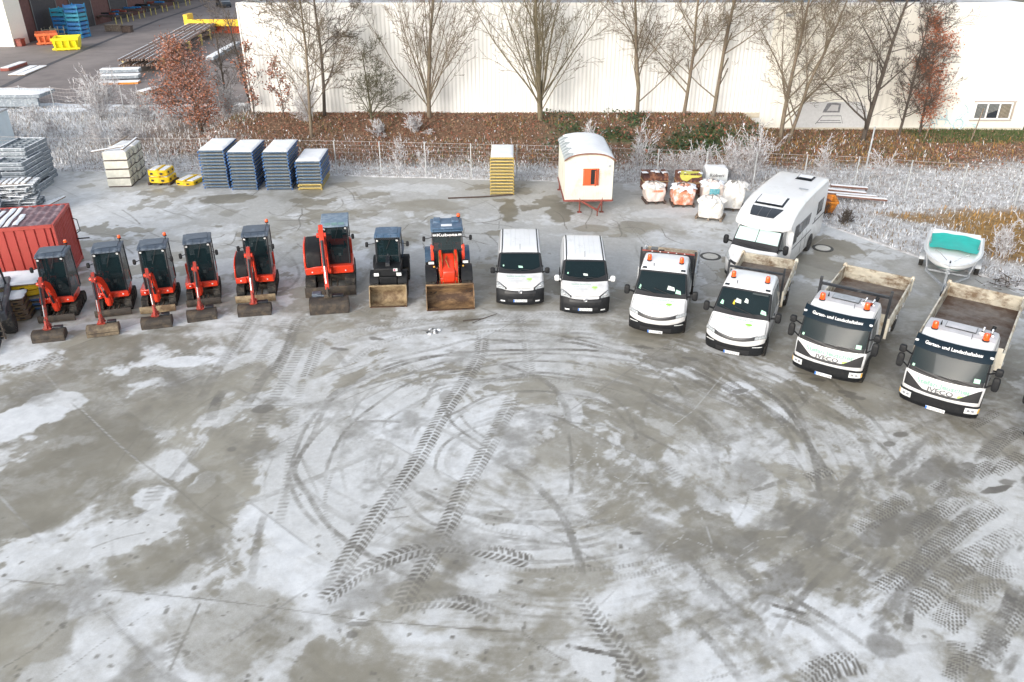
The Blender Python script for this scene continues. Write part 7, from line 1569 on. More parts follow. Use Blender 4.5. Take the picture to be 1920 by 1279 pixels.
# ------------------------------------------------------------------ boat on its trailer (bow towards the camera)
BR = math.radians(-30)
t = thing('motorboat', 'white motorboat with a teal cover, on a trailer', 'boat', (17.15, 28.95, 0), BR)
Lb = 4.35
def half(y): u = min(1, max(0, y / Lb)); return 1.02 * (1 - (1 - min(1, u * 1.75)) ** 2.1) ** .72 * (1 - .06 * max(0, u - .6))
def gun(y): u = y / Lb; return 1.02 + .20 * (1 - min(1, u * 1.5)) ** 1.5 * .6
def keel(y): u = y / Lb; return .46 + .50 * max(0, 1 - u * 3.0) ** 1.6
hl = MB()
def hull(a, c):
    y = Lb * a ** 1.15; s = 2 * c - 1; h = half(y); g, k = gun(y), keel(y); v = abs(s)
    x = math.copysign(h * min(1, v * 1.35) ** .85, s) * (.80 + .20 * v); z = k + (g - k) * (v ** 1.7)
    return (x, y - .18 * v ** 2 * (1 - a) * 0 - .10 * (z - k) * (1 - a), z)
hl.grid(hull, 34, 25, 0); hl.add([hull(1, c / 24) for c in range(25)], [tuple(range(25))], 0); ho = hl.build('hull', hull_white, t, smooth=60)
q = MB()
for sg in (0, 1): q.grid(lambda a, c, sg=sg: (lambda p, w: (p[0] * 1.006, p[1] - .006, p[2]))(hull(a * .97, (.5 + (.22 + .07 * c) * (1 if sg else -1))), 0), 30, 3)
q.build('hull_stripe', hull_green, ho)
dk = MB()
def deck(a, c):
    y = -.08 + (Lb + .06) * a; s = 2 * c - 1; h = half(max(.0, y)) * 1.03 + .02
    return (h * s, y, gun(max(0, y)) + .03 + .10 * (1 - s * s) * math.sin(min(1, a * 2.2) * math.pi * .5))
dk.grid(deck, 30, 15, 0); do = dk.build('deck', hull_white, t, smooth=60)
rb = MB(); pts = [(half(max(0, Lb * k / 24)) * 1.035 + .02, Lb * k / 24, gun(Lb * k / 24) + .02) for k in range(24, -1, -1)] + [(0, -.13, gun(0) + .02)] + [(-half(max(0, Lb * k / 24)) * 1.035 - .02, Lb * k / 24, gun(Lb * k / 24) + .02) for k in range(25)]
rb.tube(pts, .04, 8); rb.build('rub_rail', mat('rail_grey', (.66, .68, .70), .4), t)
cw = MB()
def cover(a, c):
    y = 1.6 + 2.0 * a; s = 2 * c - 1; h = half(y) * .92
    return (h * s, y + .10 * (1 - s * s) * (1 - a) * -1 + .02 * math.sin(s * 9), gun(y) + .18 + .08 * (1 - s * s) - .035 * math.sin(a * math.pi) + .012 * math.sin(7 * s + 5 * a))
cw.grid(cover, 16, 18); cw.build('cover', teal_cover, t, smooth=60)
ws = MB()
for sg in (-1, 1): ws.add([(sg * .93, 2.0, 1.12), (sg * .95, 3.3, 1.12), (sg * .93, 3.35, 1.30), (sg * .86, 2.1, 1.26)], [(0, 1, 2, 3)])
ws.build('coaming', mat('perspex', (.5, .55, .55), .1, alpha=.8), t)
st = MB(); st.bx(-.92, .92, Lb - .7, Lb - .05, 1.09, 1.19); st.box((-.5, Lb - .3, 1.2), (.5, .06, .04)); st.build('stern_bench', hull_white, t, bevel=.03)
rl = MB()
for sg in (-1, 1): rl.tube([(sg * .14, .35, 1.24), (sg * .42, 1.0, 1.26), (sg * .62, 1.45, 1.22)], .016, 6); rl.cyl((sg * .62, 1.45, 1.12), (sg * .62, 1.45, 1.22), .014, 6)
rl.build('grab_rail', bright_steel, t); cl = MB(); cl.cyl((0, .18, 1.2), (0, .18, 1.26), .03, 8); cl.box((0, .18, 1.27), (.05, .14, .02)); cl.build('cleat', dark_frame, t)
t = thing('boat_trailer', 'galvanised trailer carrying the white boat', 'trailer', (17.15, 28.95, 0), BR)
q = MB(); q.bar((0, -1.25, .42), (0, 3.6, .38), .10, .10)
for sg in (-1, 1): q.bar((sg * .05, -.3, .40), (sg * .78, 1.2, .38), .08, .08); q.bar((sg * .78, 1.2, .38), (sg * .80, 4.2, .38), .08, .08); q.bar((sg * .78, 1.5, .38), (sg * .92, 1.5, 1.0), .05, .05); q.bar((sg * .80, 3.9, .38), (sg * .80, 3.9, .62), .06, .06)
for y in (1.3, 2.6, 4.1): q.bar((-.8, y, .38), (.8, y, .38), .07, .07)
q.build('trailer_frame', galv, t, bevel=.004)
for sg in (-1, 1):
    wheel(t, sg * 1.06, 2.7, .30, .17, sg=sg); f = MB(); arc_ = [(2.7 + .38 * math.cos(a), .32 + .36 * math.sin(a)) for a in np.linspace(.2, 2.94, 12)]; arc2 = [(2.7 + .35 * math.cos(a), .32 + .33 * math.sin(a)) for a in np.linspace(2.94, .2, 12)]; f.prism(arc_ + arc2, 'x', sg * 1.06 - .11, sg * 1.06 + .11); f.build('mudguard', galv, t)
q = MB(); q.bar((0, -.1, .42), (0, -.16, 1.0), .07, .07); q.cyl((-.08, -.12, .88), (.08, -.12, .88), .06, 12); q.box((0, -.02, 1.0), (.14, .06, .10)); q.build('winch_post', galv, t)
q = MB(); q.box((0, -1.3, .45), (.14, .28, .12)); q.cyl((0, -1.4, .40), (0, -1.4, .54), .07, 10); q.bar((0, -1.15, .46), (0, -.9, .66), .03, .03); q.build('coupling', dark_frame, t, bevel=.015)
q = MB(); q.cyl((.12, -.95, .14), (.12, -.95, .85), .03, 8); q.lathe([(.02, -.03), (.11, -.03), (.11, .03), (.02, .03)], (.12, -.95, .11), 12); q.bar((.12, -.95, .85), (.24, -.95, .87), .02, .02); q.build('jockey_wheel', galv, t)

# manhole covers
for k, (x, y, lab) in enumerate(((8.75, 32.75, 'round manhole cover in front of the motorhome nose'), (14.05, 33.75, 'round manhole cover right of the motorhome'))):
    t = thing('manhole_cover', lab, 'manhole', (x, y, .018), .3 * k, 'round manhole covers')
    q = MB(); q.lathe([(.46, -.03), (.46, .004), (.34, .008), (.34, -.03)], n=32); q.build('ring', iron, t); q = MB(); q.lathe([(.335, -.03), (.335, .004), (.30, .010), (.02, .012)], n=32); q.build('lid', concrete_disc, t)
# orange hopper and planks beside the motorhome
t = thing('hopper', 'open orange steel tub in the frosted grass behind the motorhome', 'tub', (15.75, 38.9, .05), -.2)
q = MB(); q.add([(-.45, -.4, .0), (.45, -.4, 0), (.45, .4, 0), (-.45, .4, 0), (-.62, -.6, .62), (.62, -.6, .62), (.62, .6, .62), (-.62, .6, .62), (-.56, -.54, .60), (.56, -.54, .60), (.56, .54, .60), (-.56, .54, .60), (-.42, -.37, .1), (.42, -.37, .1), (.42, .37, .1), (-.42, .37, .1)], [(0, 1, 5, 4), (1, 2, 6, 5), (2, 3, 7, 6), (3, 0, 4, 7), (4, 5, 9, 8), (5, 6, 10, 9), (6, 7, 11, 10), (7, 4, 8, 11), (8, 9, 13, 12), (9, 10, 14, 13), (10, 11, 15, 14), (11, 8, 12, 15), (12, 13, 14, 15)]); q.build('tub', hopper_orange, t, smooth=0)
q = MB(); q.bx(-.66, .66, -.64, -.58, .57, .66); q.bx(-.66, .66, .58, .64, .57, .66); q.bx(-.66, -.60, -.58, .58, .57, .66); q.bx(.60, .66, -.58, .58, .57, .66); q.build('rim', hopper_orange, t, bevel=.01); q = MB(); q.grid(lambda a, c: (-.5 + a, -.5 + c, .42 + .1 * math.sin(a * 7) * math.sin(c * 5)), 9, 9); q.build('rubble', brick, t)
for k, (a, c, z) in enumerate((((16.6, 41.0), (18.6, 40.6), .50), ((16.4, 40.6), (19.0, 40.2), .44), ((16.9, 40.2), (19.4, 39.8), .40), ((17.0, 41.4), (18.9, 41.2), .58))):
    q = MB(); q.bar((*a, z), (*c, z - .1), .22, .10); o = q.build('plank', mat('plank_rust', (.17, .09, .07), .8, var=.35), bevel=.006); tag(o, 'snow topped plank in the frosted grass, %s from the camera' % ['second farthest', 'third farthest', 'nearest', 'farthest'][k].replace('nearest', 'longest and nearest'), 'plank', 'planks in the frosted grass'); o['label'] = ['snow topped plank second from the back in the frosted grass', 'snow topped plank third from the back in the frosted grass', 'longest snow topped plank, nearest the boat', 'rearmost snow topped plank near the fence'][k]
    q = MB(); q.bar((*a, z + .062), (*c, z - .038), .21, .03); q.build('snow_cover', snow, o, bevel=.01)
# odds and ends on the concrete
t = MB(); rr = random.Random(12)
for k in range(70):
    a = rr.uniform(0, 6.28); x, y = rr.gauss(0, .45), rr.gauss(0, .35); l = rr.uniform(.2, .7); z = rr.uniform(.02, .22); t.tube([(20.0 + x, 29.6 + y, z), (20.0 + x + l * math.cos(a), 29.6 + y + l * math.sin(a), z + rr.uniform(-.05, .2))], [.018, .006], 4, 0 if rr.random() < .6 else 1)
tag(t.build('brushwood_pile', [bark_dark, frost_twig]), 'heap of dark frosted twigs at the right edge of the yard', 'twig pile')
t = MB(); a = P(868, 603); c = P(905, 600); e = P(932, 590); t.tube([(*a, .03), (*c, .05), (*e, .04)], [.03, .02, .01], 6); t.tube([(*P(886, 607), .03), (*c, .05)], .012, 5); tag(t.build('branch', bark_dark), 'thin dark branch lying on the frosted concrete before the vans', 'branch')
t = MB(); rr = random.Random(3); a = P(810, 622)
for k in range(14): t.box((a[0] + rr.gauss(0, .14), a[1] + rr.gauss(0, .12), .03), (rr.uniform(.04, .14), rr.uniform(.03, .08), rr.uniform(.02, .07)), rr.choice((0, 1)), rr.uniform(0, 3))
tag(t.build('ice_rubble', [ink_grey, snow]), 'small heap of broken ice and dirt on the concrete', 'rubble', kind='stuff')
t = MB(); a = P(840, 373); c = P(962, 366); t.tube([(*a, .04), (*P(900, 371), .05), (*c, .03)], .04, 6); tag(t.build('pole', dark_wood), 'long dark pole lying on the concrete before the lone yellow stack', 'pole')
# ------------------------------------------------------------------ terrain beyond the yard
EDGE = np.array([(-80, 46.5), (-40, 46.3), (-24, 46.0), (-11, 45.2), (5.7, 43.7), (12.4, 42.9), (14.6, 40.2), (15.3, 36.6), (17.9, 32.6), (20.3, 29.6), (24, 25), (30, 17), (40, 4)], float)
def edge_y(x): return np.interp(x, EDGE[:, 0], EDGE[:, 1])
def ss(a, b, x): t = np.clip((x - a) / (b - a), 0, 1); return t * t * (3 - 2 * t)
def bank(x, y):
    return 1.18 * ss(47.5, 54.5, y) * ss(-21.5, -18.5, x) * (1 - ss(15.8, 17.4, x - .35 * np.clip(54 - y, 0, 6)))
def terrain_z(x, y):
    x, y = np.asarray(x, float), np.asarray(y, float)
    d = np.clip(y - edge_y(x), 0, 3) / 3
    far = 1 - ss(58, 64, y)
    return .035 + bank(x, y) + d * (.16 * (fbm(x * .6 + 40, y * .6 + 40, 4, 61) - .35)) * far
def zones(x, y):
    """frost, leaf, green, ochre weights"""
    nz = fbm(x * .35 + 70, y * .35 + 70, 4, 63) - .5; nf = fbm(x * 1.6 + 70, y * 1.6 + 70, 4, 64) - .5
    leaf = ss(46.6, 49.2, y + nz * 3 + .11 * x * (x > 0) * .35) * ss(-20, -17, x + nz * 4) * (1 - ss(25, 31, x + nz * 6) * (1 - ss(47, 50, y)))
    green = np.maximum(ss(.0, .14, nz + .12 * nf) * ss(1, 6, x) * (1 - ss(16, 19, x)) * ss(48, 50, y), ss(27.5, 30, x) * ss(52, 54, y))
    ochre = np.maximum(ss(20.2, 22, x) * ss(31, 33, y + nz * 2) * (1 - ss(37.5, 39.5, y + nz * 3)), .8 * ss(17, 20, x) * ss(37.8, 38.4, y + nz * 3 + .35 * (x - 17)) * (1 - ss(39.2, 39.8, y + nz * 3 + .35 * (x - 17))))
    brown = ss(-28, -24, x) * (1 - ss(-19, -17, x)) * ss(48, 51, y + nz * 4) * (1 - ss(60, 64, y))
    leaf = np.maximum(leaf * (1 - green * .8), brown * .7)
    frost = np.clip(1 - leaf - green - ochre + nf * .5, 0, 1)
    return frost, leaf, green, ochre
xs = np.arange(-80, 62.1, .42); K = np.concatenate([np.linspace(0, 1, 64) ** 1.3 * 24, np.linspace(25.5, 150, 50)])
TX, TK = np.meshgrid(xs, K); TY = edge_y(TX) + TK + np.where(TK < .01, .35 * (fbm(TX * 1.5 + 9, TX * 0 + 3, 4, 66) - .5), 0)
TZ = terrain_z(TX, TY); TZ = np.where(TK < .01, -.03, TZ)
fr, lf, gr_, oc = zones(TX, TY)
ny2, nx2 = TX.shape; idx = np.arange(ny2 * nx2).reshape(ny2, nx2)
me = bpy.data.meshes.new('rough_ground'); me.from_pydata(np.stack([TX, TY, TZ], -1).reshape(-1, 3).tolist(), [], np.stack([idx[:-1, :-1], idx[:-1, 1:], idx[1:, 1:], idx[1:, :-1]], -1).reshape(-1, 4).tolist())
me.polygons.foreach_set('use_smooth', [True] * len(me.polygons))
ca = me.color_attributes.new('zone', 'FLOAT_COLOR', 'POINT'); ca.data.foreach_set('color', np.stack([fr, lf, gr_, oc], -1).astype(np.float32).ravel())
def zone_material():
    m = bpy.data.materials.new('rough_ground'); m.use_nodes = True; nt = m.node_tree; N, L = nt.nodes, nt.links; b = N['Principled BSDF']
    at = N.new('ShaderNodeAttribute'); at.attribute_name = 'zone'; sp = N.new('ShaderNodeSeparateColor'); L.new(at.outputs['Color'], sp.inputs[0]); tc = N.new('ShaderNodeTexCoord')
    def tone(sc, a, c):
        n = N.new('ShaderNodeTexNoise'); n.inputs['Scale'].default_value = sc; n.inputs['Detail'].default_value = 8; n.inputs['Roughness'].default_value = .7; L.new(tc.outputs['Object'], n.inputs['Vector'])
        r = N.new('ShaderNodeValToRGB'); r.color_ramp.elements[0].position = .35; r.color_ramp.elements[1].position = .65; r.color_ramp.elements[0].color = (*a, 1); r.color_ramp.elements[1].color = (*c, 1); L.new(n.outputs['Fac'], r.inputs['Fac']); return r.outputs['Color']
    def mix(f, a, c):
        x = N.new('ShaderNodeMix'); x.data_type = 'RGBA'; L.new(f, x.inputs[0]); L.new(a, x.inputs[6]); L.new(c, x.inputs[7]); return x.outputs[2]
    col = tone(3, (.20, .16, .13), (.33, .28, .25))
    col = mix(sp.outputs[0], col, tone(2.2, (.36, .345, .335), (.74, .75, .77)))
    col = mix(sp.outputs[1], col, tone(3, (.11, .075, .045), (.24, .135, .085)))
    col = mix(sp.outputs[2], col, tone(4, (.06, .085, .03), (.13, .15, .055)))
    col = mix(at.outputs['Alpha'], col, tone(3, (.20, .11, .035), (.42, .26, .09)))
    L.new(col, b.inputs['Base Color']); b.inputs['Roughness'].default_value = .9; return m
me.materials.append(zone_material()); o = bpy.data.objects.new('rough_ground', me); COL.objects.link(o); tag(o, kind='structure')

def blades(name, x, y, h, w, lean, mats, pick, seed, label, cat='grass', droop=.5):
    """Grass as one object: each blade a bent, tapering strip with its own place, height and lean."""
    g = np.random.default_rng(seed); n = len(x); z = terrain_z(x, y) - .03
    a = g.uniform(0, 2 * np.pi, n); la = g.uniform(0, 2 * np.pi, n); ln = np.abs(g.normal(0, lean, n)) + .05
    dx, dy = np.cos(la) * ln * h, np.sin(la) * ln * h; px_, py__ = np.cos(a) * w / 2, np.sin(a) * w / 2
    V = np.empty((n, 5, 3)); V[:, 0] = np.stack([x - px_, y - py__, z], -1); V[:, 1] = np.stack([x + px_, y + py__, z], -1)
    mx, my, mz = x + dx * .35, y + dy * .35, z + h * .62
    V[:, 2] = np.stack([mx + px_ * .8, my + py__ * .8, mz], -1); V[:, 3] = np.stack([mx - px_ * .8, my - py__ * .8, mz], -1)
    V[:, 4] = np.stack([x + dx * 1.15, y + dy * 1.15, z + h * (1 - droop * np.minimum(1, ln))], -1)
    base = (np.arange(n) * 5)[:, None]
    me = bpy.data.meshes.new(name); me.vertices.add(n * 5); me.vertices.foreach_set('co', V.astype(np.float32).ravel())
    li = np.concatenate([base + np.array([0, 1, 2, 3]), base + np.array([3, 2, 4])], 1).astype(np.int32)
    me.loops.add(n * 7); me.loops.foreach_set('vertex_index', li.ravel()); me.polygons.add(n * 2)
    st = np.empty(n * 2, np.int32); st[0::2] = np.arange(n) * 7; st[1::2] = np.arange(n) * 7 + 4; me.polygons.foreach_set('loop_start', st)
    for m in mats: me.materials.append(m)
    me.polygons.foreach_set('material_index', np.repeat(pick, 2).astype(np.int32)); me.update(calc_edges=True)
    o = bpy.data.objects.new(name, me); COL.objects.link(o); return tag(o, label, cat, kind='stuff')
gw = mat('grass_frost', (.74, .755, .78), .85, var=.15, scale=2); gd = mat('grass_dim_frost', (.34, .33, .32), .9, var=.25, scale=2); gb = mat('grass_straw', (.22, .165, .10), .9, var=.35, scale=2); go = mat('grass_ochre', (.40, .23, .07), .9, var=.3, scale=2); gg = mat('grass_green', (.075, .11, .035), .9, var=.35, scale=3)
g = np.random.default_rng(3)
def scatter(n, x0, x1, d0, d1, clump=.6):
    x = g.uniform(x0, x1, n); k = g.uniform(d0, d1, n)
    return x, edge_y(x) + k
# low frosted verge under the fence, tall frosted grass behind it
x, y = scatter(30000, -32, 15.5, .05, 6.5); keep = g.random(len(x)) < np.clip(zones(x, y)[0] + .25, 0, 1) * (.35 + fbm(x * .8, y * .8, 3, 71)); x, y = x[keep], y[keep]
h = g.uniform(.06, .19, len(x)) * (1 + .6 * (y > edge_y(x) + 2.0)); blades('verge_grass', x, y, h, g.uniform(.02, .045, len(x)), .45, [gw, gd, gb], g.choice(3, len(x), p=[.52, .32, .16]), 5, 'frosted grass along the foot of the mesh fence')
x = g.uniform(-46, -17, 30000); y = g.uniform(47.5, 64, 30000); keep = g.random(len(x)) < np.clip(zones(x, y)[0] + .12, 0, 1); x, y = x[keep], y[keep]
blades('frosted_meadow', x, y, g.uniform(.12, .42, len(x)), g.uniform(.018, .038, len(x)), .5, [gw, gd, gb], g.choice(3, len(x), p=[.5, .33, .17]), 6, 'tall frosted grass of the rough meadow on the left')
x = g.uniform(14.8, 38, 46000); y = g.uniform(20, 51, 46000); zo = zones(x, y); keep = (y > edge_y(x) + .1) & (g.random(len(x)) < np.clip(zo[0] + .08, 0, 1)) & ((y < 47) | (x > 24)); x, y = x[keep], y[keep]
blades('frosted_reeds', x, y, g.uniform(.08, .34, len(x)) * (.5 + .8 * fbm(x * .7, y * .7, 3, 77)), g.uniform(.02, .045, len(x)), .8, [gw, gd, gb], g.choice(3, len(x), p=[.52, .3, .18]), 7, 'bent frosted grass on the right beyond the yard edge', droop=.8)
x = g.uniform(15.5, 36, 16000); y = g.uniform(24, 54, 16000); zo = zones(x, y); keep = (y > edge_y(x) + .2) & (g.random(len(x)) < zo[3] + .55 * zo[1]); x, y = x[keep], y[keep]
blades('ochre_grass', x, y, g.uniform(.15, .45, len(x)), g.uniform(.025, .05, len(x)), .5, [go, gb, gw], g.choice(3, len(x), p=[.5, .4, .1]), 8, 'ochre dead grass around the boat and on the right bank')
x = g.uniform(27, 38, 5000); y = g.uniform(52.3, 56, 5000); blades('green_grass', x, y, g.uniform(.12, .3, 5000), g.uniform(.03, .06, 5000), .5, [gg, gb], g.choice(2, 5000, p=[.85, .15]), 9, 'green grass at the foot of the hall under its window')
x = g.uniform(-19, 27, 15000); y = g.uniform(46.8, 56, 15000); keep = fbm(x * .5, y * .5, 4, 95) + .25 * ss(4, 14, x) > .53; x, y = x[keep], y[keep]
blades('bank_grass', x, y, g.uniform(.1, .34, len(x)), g.uniform(.02, .05, len(x)), .6, [gb, go, gg, gw], g.choice(4, len(x), p=[.4, .22, .32, .06]), 15, 'brown and green winter grass on the bank below the hall')
def litter(name, n, x0, x1, y0, y1, mats, p, size, label, cat, wt, lift=.02, seed=1):
    g = np.random.default_rng(seed); x = g.uniform(x0, x1, n); y = g.uniform(y0, y1, n); zo = zones(x, y); k = g.random(n) < wt(zo, x, y); x, y = x[k], y[k]; n = len(x)
    z = terrain_z(x, y) + g.uniform(.0, lift, n); s_ = g.uniform(*size, n); a = g.uniform(0, 6.283, n); tl = g.normal(0, .5, n); t2 = g.normal(0, .5, n)
    ux, uy, uz = np.cos(a) * s_, np.sin(a) * s_, tl * s_; vx, vy, vz = -np.sin(a) * s_ * .7, np.cos(a) * s_ * .7, t2 * s_
    V = np.stack([np.stack([x + i * ux + j * vx, y + i * uy + j * vy, z + i * uz + j * vz], -1) for i, j in ((-.5, 0), (0, -.5), (.6, 0), (0, .5))], 1)
    me = bpy.data.meshes.new(name); me.vertices.add(n * 4); me.vertices.foreach_set('co', V.astype(np.float32).ravel()); me.loops.add(n * 4); me.loops.foreach_set('vertex_index', np.arange(n * 4, dtype=np.int32)); me.polygons.add(n); me.polygons.foreach_set('loop_start', np.arange(n, dtype=np.int32) * 4)
    for m in mats: me.materials.append(m)
    me.polygons.foreach_set('material_index', g.choice(len(mats), n, p=p).astype(np.int32)); me.update(calc_edges=True)
    o = bpy.data.objects.new(name, me); COL.objects.link(o); tag(o, label, cat, kind='stuff')
lr1 = mat('litter_red', (.30, .12, .075), .85, var=.4, scale=2); lr2 = mat('litter_brown', (.20, .13, .085), .9, var=.4, scale=2); lr3 = mat('litter_tan', (.34, .22, .14), .9, var=.3, scale=2); iv = mat('ivy', (.045, .085, .028), .5, var=.5, scale=3, dirt=(.16, .2, .1), dirt_amt=.2, dirt_scale=9)
litter('leaf_litter', 70000, -22, 34, 46, 56.2, [lr1, lr2, lr3, snow], [.33, .46, .19, .02], (.06, .14), 'rust brown fallen leaves on the bank below the hall', 'leaves', lambda z, x, y: z[1] * (.35 + .9 * fbm(x * .9, y * .9, 3, 91)) + .03, .10, 2)
litter('ivy_cover', 16000, 1, 19, 47.5, 56, [iv, mat('ivy_dark', (.025, .05, .02), .5, var=.4), lr1], [.5, .35, .15], (.08, .20), 'green ivy over the middle of the leafy bank', 'ivy', lambda z, x, y: z[2], .38, 3)

# ------------------------------------------------------------------ mesh fence
FL = [(-34, 46.7), (-29.4, 46.35), (-24.35, 46.0), (-19.4, 46.05), (-8.8, 45.3), (1.8, 44.35), (14.7, 42.55), (19.8, 41.45), (24.7, 40.1), (31, 37.9), (40, 34.2)]
def along(line, s):
    for (a, b) in zip(line, line[1:]):
        l = math.dist(a, b)
        if s <= l: return (a[0] + (b[0] - a[0]) * s / l, a[1] + (b[1] - a[1]) * s / l)
        s -= l
    return line[-1]
t = thing('mesh_fence', 'long wire mesh fence with pale steel posts behind the yard', 'fence', (0, 0, 0))
tot = sum(math.dist(a, b) for a, b in zip(FL, FL[1:])); s_ = .3; posts = []
while s_ < tot: posts.append(along(FL, s_)); s_ += 2.62
p0 = MB(); p0.bx(-.026, .026, -.02, .02, 0, 1.98); p0.bx(-.032, .032, -.026, .026, 1.98, 2.01); po = p0.build('post', fence_metal, t)
for k, p in enumerate(posts):
    o = po if k == 0 else po.copy()
    if k: COL.objects.link(o)
    o.parent = t; o.location = (p[0], p[1], float(terrain_z(p[0], p[1])) - .05)
m = MB()
for a, b in zip(posts, posts[1:]):
    za, zb_ = float(terrain_z(*a)), float(terrain_z(*b))
    for hz, th in [(1.93, .016), (1.72, .011), (1.50, .009), (1.28, .008), (1.05, .007), (.82, .007), (.58, .007), (.34, .007), (.1, .007)]: m.bar((*a, za + hz), (*b, zb_ + hz), th, th)
    n = 13
    for k in range(1, n): f = k / n; x, y, z = a[0] + (b[0] - a[0]) * f, a[1] + (b[1] - a[1]) * f, za + (zb_ - za) * f; m.bar((x, y - .01, z + .08), (x, y - .01, z + 1.93), .005, .005)
m.build('wire_mesh', mesh_wire, t, smooth=0)
b = MB(); b.tube([(19.8, 43.9, 0), (19.85, 43.95, 3.05)], [.055, .045], 8); b.cyl((19.85, 43.95, 3.05), (19.85, 43.95, 3.1), .06, 8); tag(b.build('marker_post', galv), 'tall slim grey post standing just behind the mesh fence', 'post')
for k, (x, y, hh) in enumerate(((27.5, 53.2, 2.2), (30.2, 52.5, 2.3))):
    b = MB(); b.tube([(x, y, 0), (x + .35, y + .1, hh)], .035, 6); tag(b.build('stake', old_wood), 'thin leaning wooden stake %s' % ('left of the hall window' if k == 0 else 'under the hall window'), 'stake', 'leaning stakes on the right bank')
b = MB(); rr = random.Random(6)
fp = [(-44, 64.5), (-41, 64.2), (-38.4, 63.9), (-35.8, 63.6), (-33.2, 63.4), (-30.4, 63.6)]
t = thing('net_fence', 'sagging frosted net fence on slim posts before the far asphalt yard', 'fence')
for x, y in fp: q = MB(); q.cyl((x, y, 0), (x + .05, y, 1.7), .035, 6); q.build('post', fence_metal, t)
for (a, c) in zip(fp, fp[1:]):
    for k in range(6):
        h0 = 1.62 - k * .28; b.tube([(a[0] + (c[0] - a[0]) * f, a[1] + (c[1] - a[1]) * f, h0 - .14 * math.sin(f * math.pi)) for f in (0, .25, .5, .75, 1)], .012 if k else .02, 4)
    for k in range(1, 10): f = k / 10; b.bar((a[0] + (c[0] - a[0]) * f, a[1] + (c[1] - a[1]) * f, .1), (a[0] + (c[0] - a[0]) * f, a[1] + (c[1] - a[1]) * f, 1.6 - .14 * math.sin(f * math.pi)), .008, .008)
b.build('net', mesh_wire, t, smooth=0)

# ------------------------------------------------------------------ trees
class Tree:
    def __init__(s, seed): s.r = random.Random(seed); s.tips = []
    def grow(s, mb, p, d, L, r, lev, spec, up):
        """One limb and, recursively, what it carries. spec[lev] = (children, length ratio, angle lo, angle hi, from)"""
        R = s.r; n = 6 if lev == 0 else (5 if lev == 1 else (4 if lev == 2 else 3)); pts = [p]; rad = [r]; dd = d.copy()
        for i in range(n):
            wig = (.05, .10, .17, .26)[min(lev, 3)]
            dd = (dd + Vector((R.gauss(0, wig), R.gauss(0, wig), R.gauss(0, wig * .6))) + Vector((0, 0, up[min(lev, len(up) - 1)]))).normalized()
            pts.append(pts[-1] + dd * (L / n)); rad.append(max(.009, r * (1 - .82 * (i + 1) / n)))
        (mb[0] if lev == 0 else mb[1]).tube(pts, rad, 7 if lev == 0 else (5 if lev == 1 else 3), 0, cap=lev == 0)
        if lev >= len(spec): s.tips.append((pts[-1], dd)); return
        nc, ratio, a0, a1, fr_ = spec[lev]
        for k in range(nc):
            f = fr_ + (1 - fr_) * (k + R.random() * .9) / nc; i = min(n - 1, int(f * n)); u = f * n - i
            q = pts[i].lerp(pts[i + 1], u); dl = (pts[i + 1] - pts[i]).normalized(); az = R.uniform(0, 6.283); ax = dl.orthogonal().normalized(); ax.rotate(Matrix.Rotation(az, 3, dl)) if 0 else None
            e = dl.orthogonal().normalized(); e = (Matrix.Rotation(az, 3, dl) @ e); an = R.uniform(a0, a1); cd = (dl * math.cos(an) + e * math.sin(an)).normalized()
            if cd.z < -.2: cd.z = -.2 * R.random()
            rr_ = max(.010, (rad[i] + (rad[i + 1] - rad[i]) * u) * R.uniform(.32, .52)); s.grow(mb, q, cd, L * ratio * R.uniform(.65, 1.15) * (1.15 - .55 * f), rr_, lev + 1, spec, up)
def leaf_cloud(name, tips, n, spread, size, m, parent, seed):
    g = random.Random(seed); b = MB()
    for k in range(n):
        p, d = g.choice(tips); c = p + Vector((g.gauss(0, spread), g.gauss(0, spread), g.gauss(0, spread))) - d * g.random() * spread * 2
        a = Vector((g.gauss(0, 1), g.gauss(0, 1), g.gauss(0, 1))).normalized(); e = a.orthogonal().normalized(); s_ = g.uniform(*size)
        b.add([c - a * s_ * .6, c + e * s_ * .3, c + a * s_ * .6, c - e * s_ * .3], [(0, 1, 2, 3)], g.randrange(len(m)))
    return b.build(name, m, parent, smooth=0)
def bare_tree(label, x, y, h, seed, spec, up, m, r=.16, lean=(0, 0), name='bare_tree', stems=1, fan=None, group='bare trees in front of the white hall', cat='tree', leaves=None):
    z = float(terrain_z(x, y)) - .1; t = thing(name, label, cat, (x, y, z), 0, group); T = Tree(seed); trunk, crown = MB(), MB()
    for k in range(stems):
        off = Vector((.0 if k == 0 else .55 * k, .0, 0)); d = Vector((lean[0] + .09 * k, lean[1], 1)).normalized()
        T.grow((trunk, crown), off, d, h * (1 - .1 * k), r * (1 - .2 * k), 0, spec, up)
    if fan:
        nf, hf, a0, a1 = fan; R = T.r
        for k in range(nf):
            az = 6.283 * k / nf + R.uniform(-.2, .2); an = R.uniform(a0, a1); d = Vector((math.sin(an) * math.cos(az), math.sin(an) * math.sin(az) * .8, math.cos(an)))
            T.grow((trunk, crown), Vector((0, 0, R.uniform(.5, hf))), d, h * R.uniform(.62, .92) * (1 - .25 * an), r * R.uniform(.2, .36), 1, spec, up)
    trunk.build('trunk', m, t, smooth=60); crown.build('crown', m, t, smooth=60)
    if leaves: leaf_cloud('foliage', T.tips, *leaves[:3], leaves[3], t, seed)
    return t
SLIM = [(24, .40, .6, 1.15, .10), (9, .48, .4, .9, .15), (6, .5, .4, .9, .2), (3, .6, .4, .9, .3)]; UPS = (0, .06, .05, .02)
WIDE = [(20, .50, .5, 1.1, .07), (9, .48, .4, .9, .12), (6, .5, .4, .9, .2), (3, .6, .4, .9, .3)]
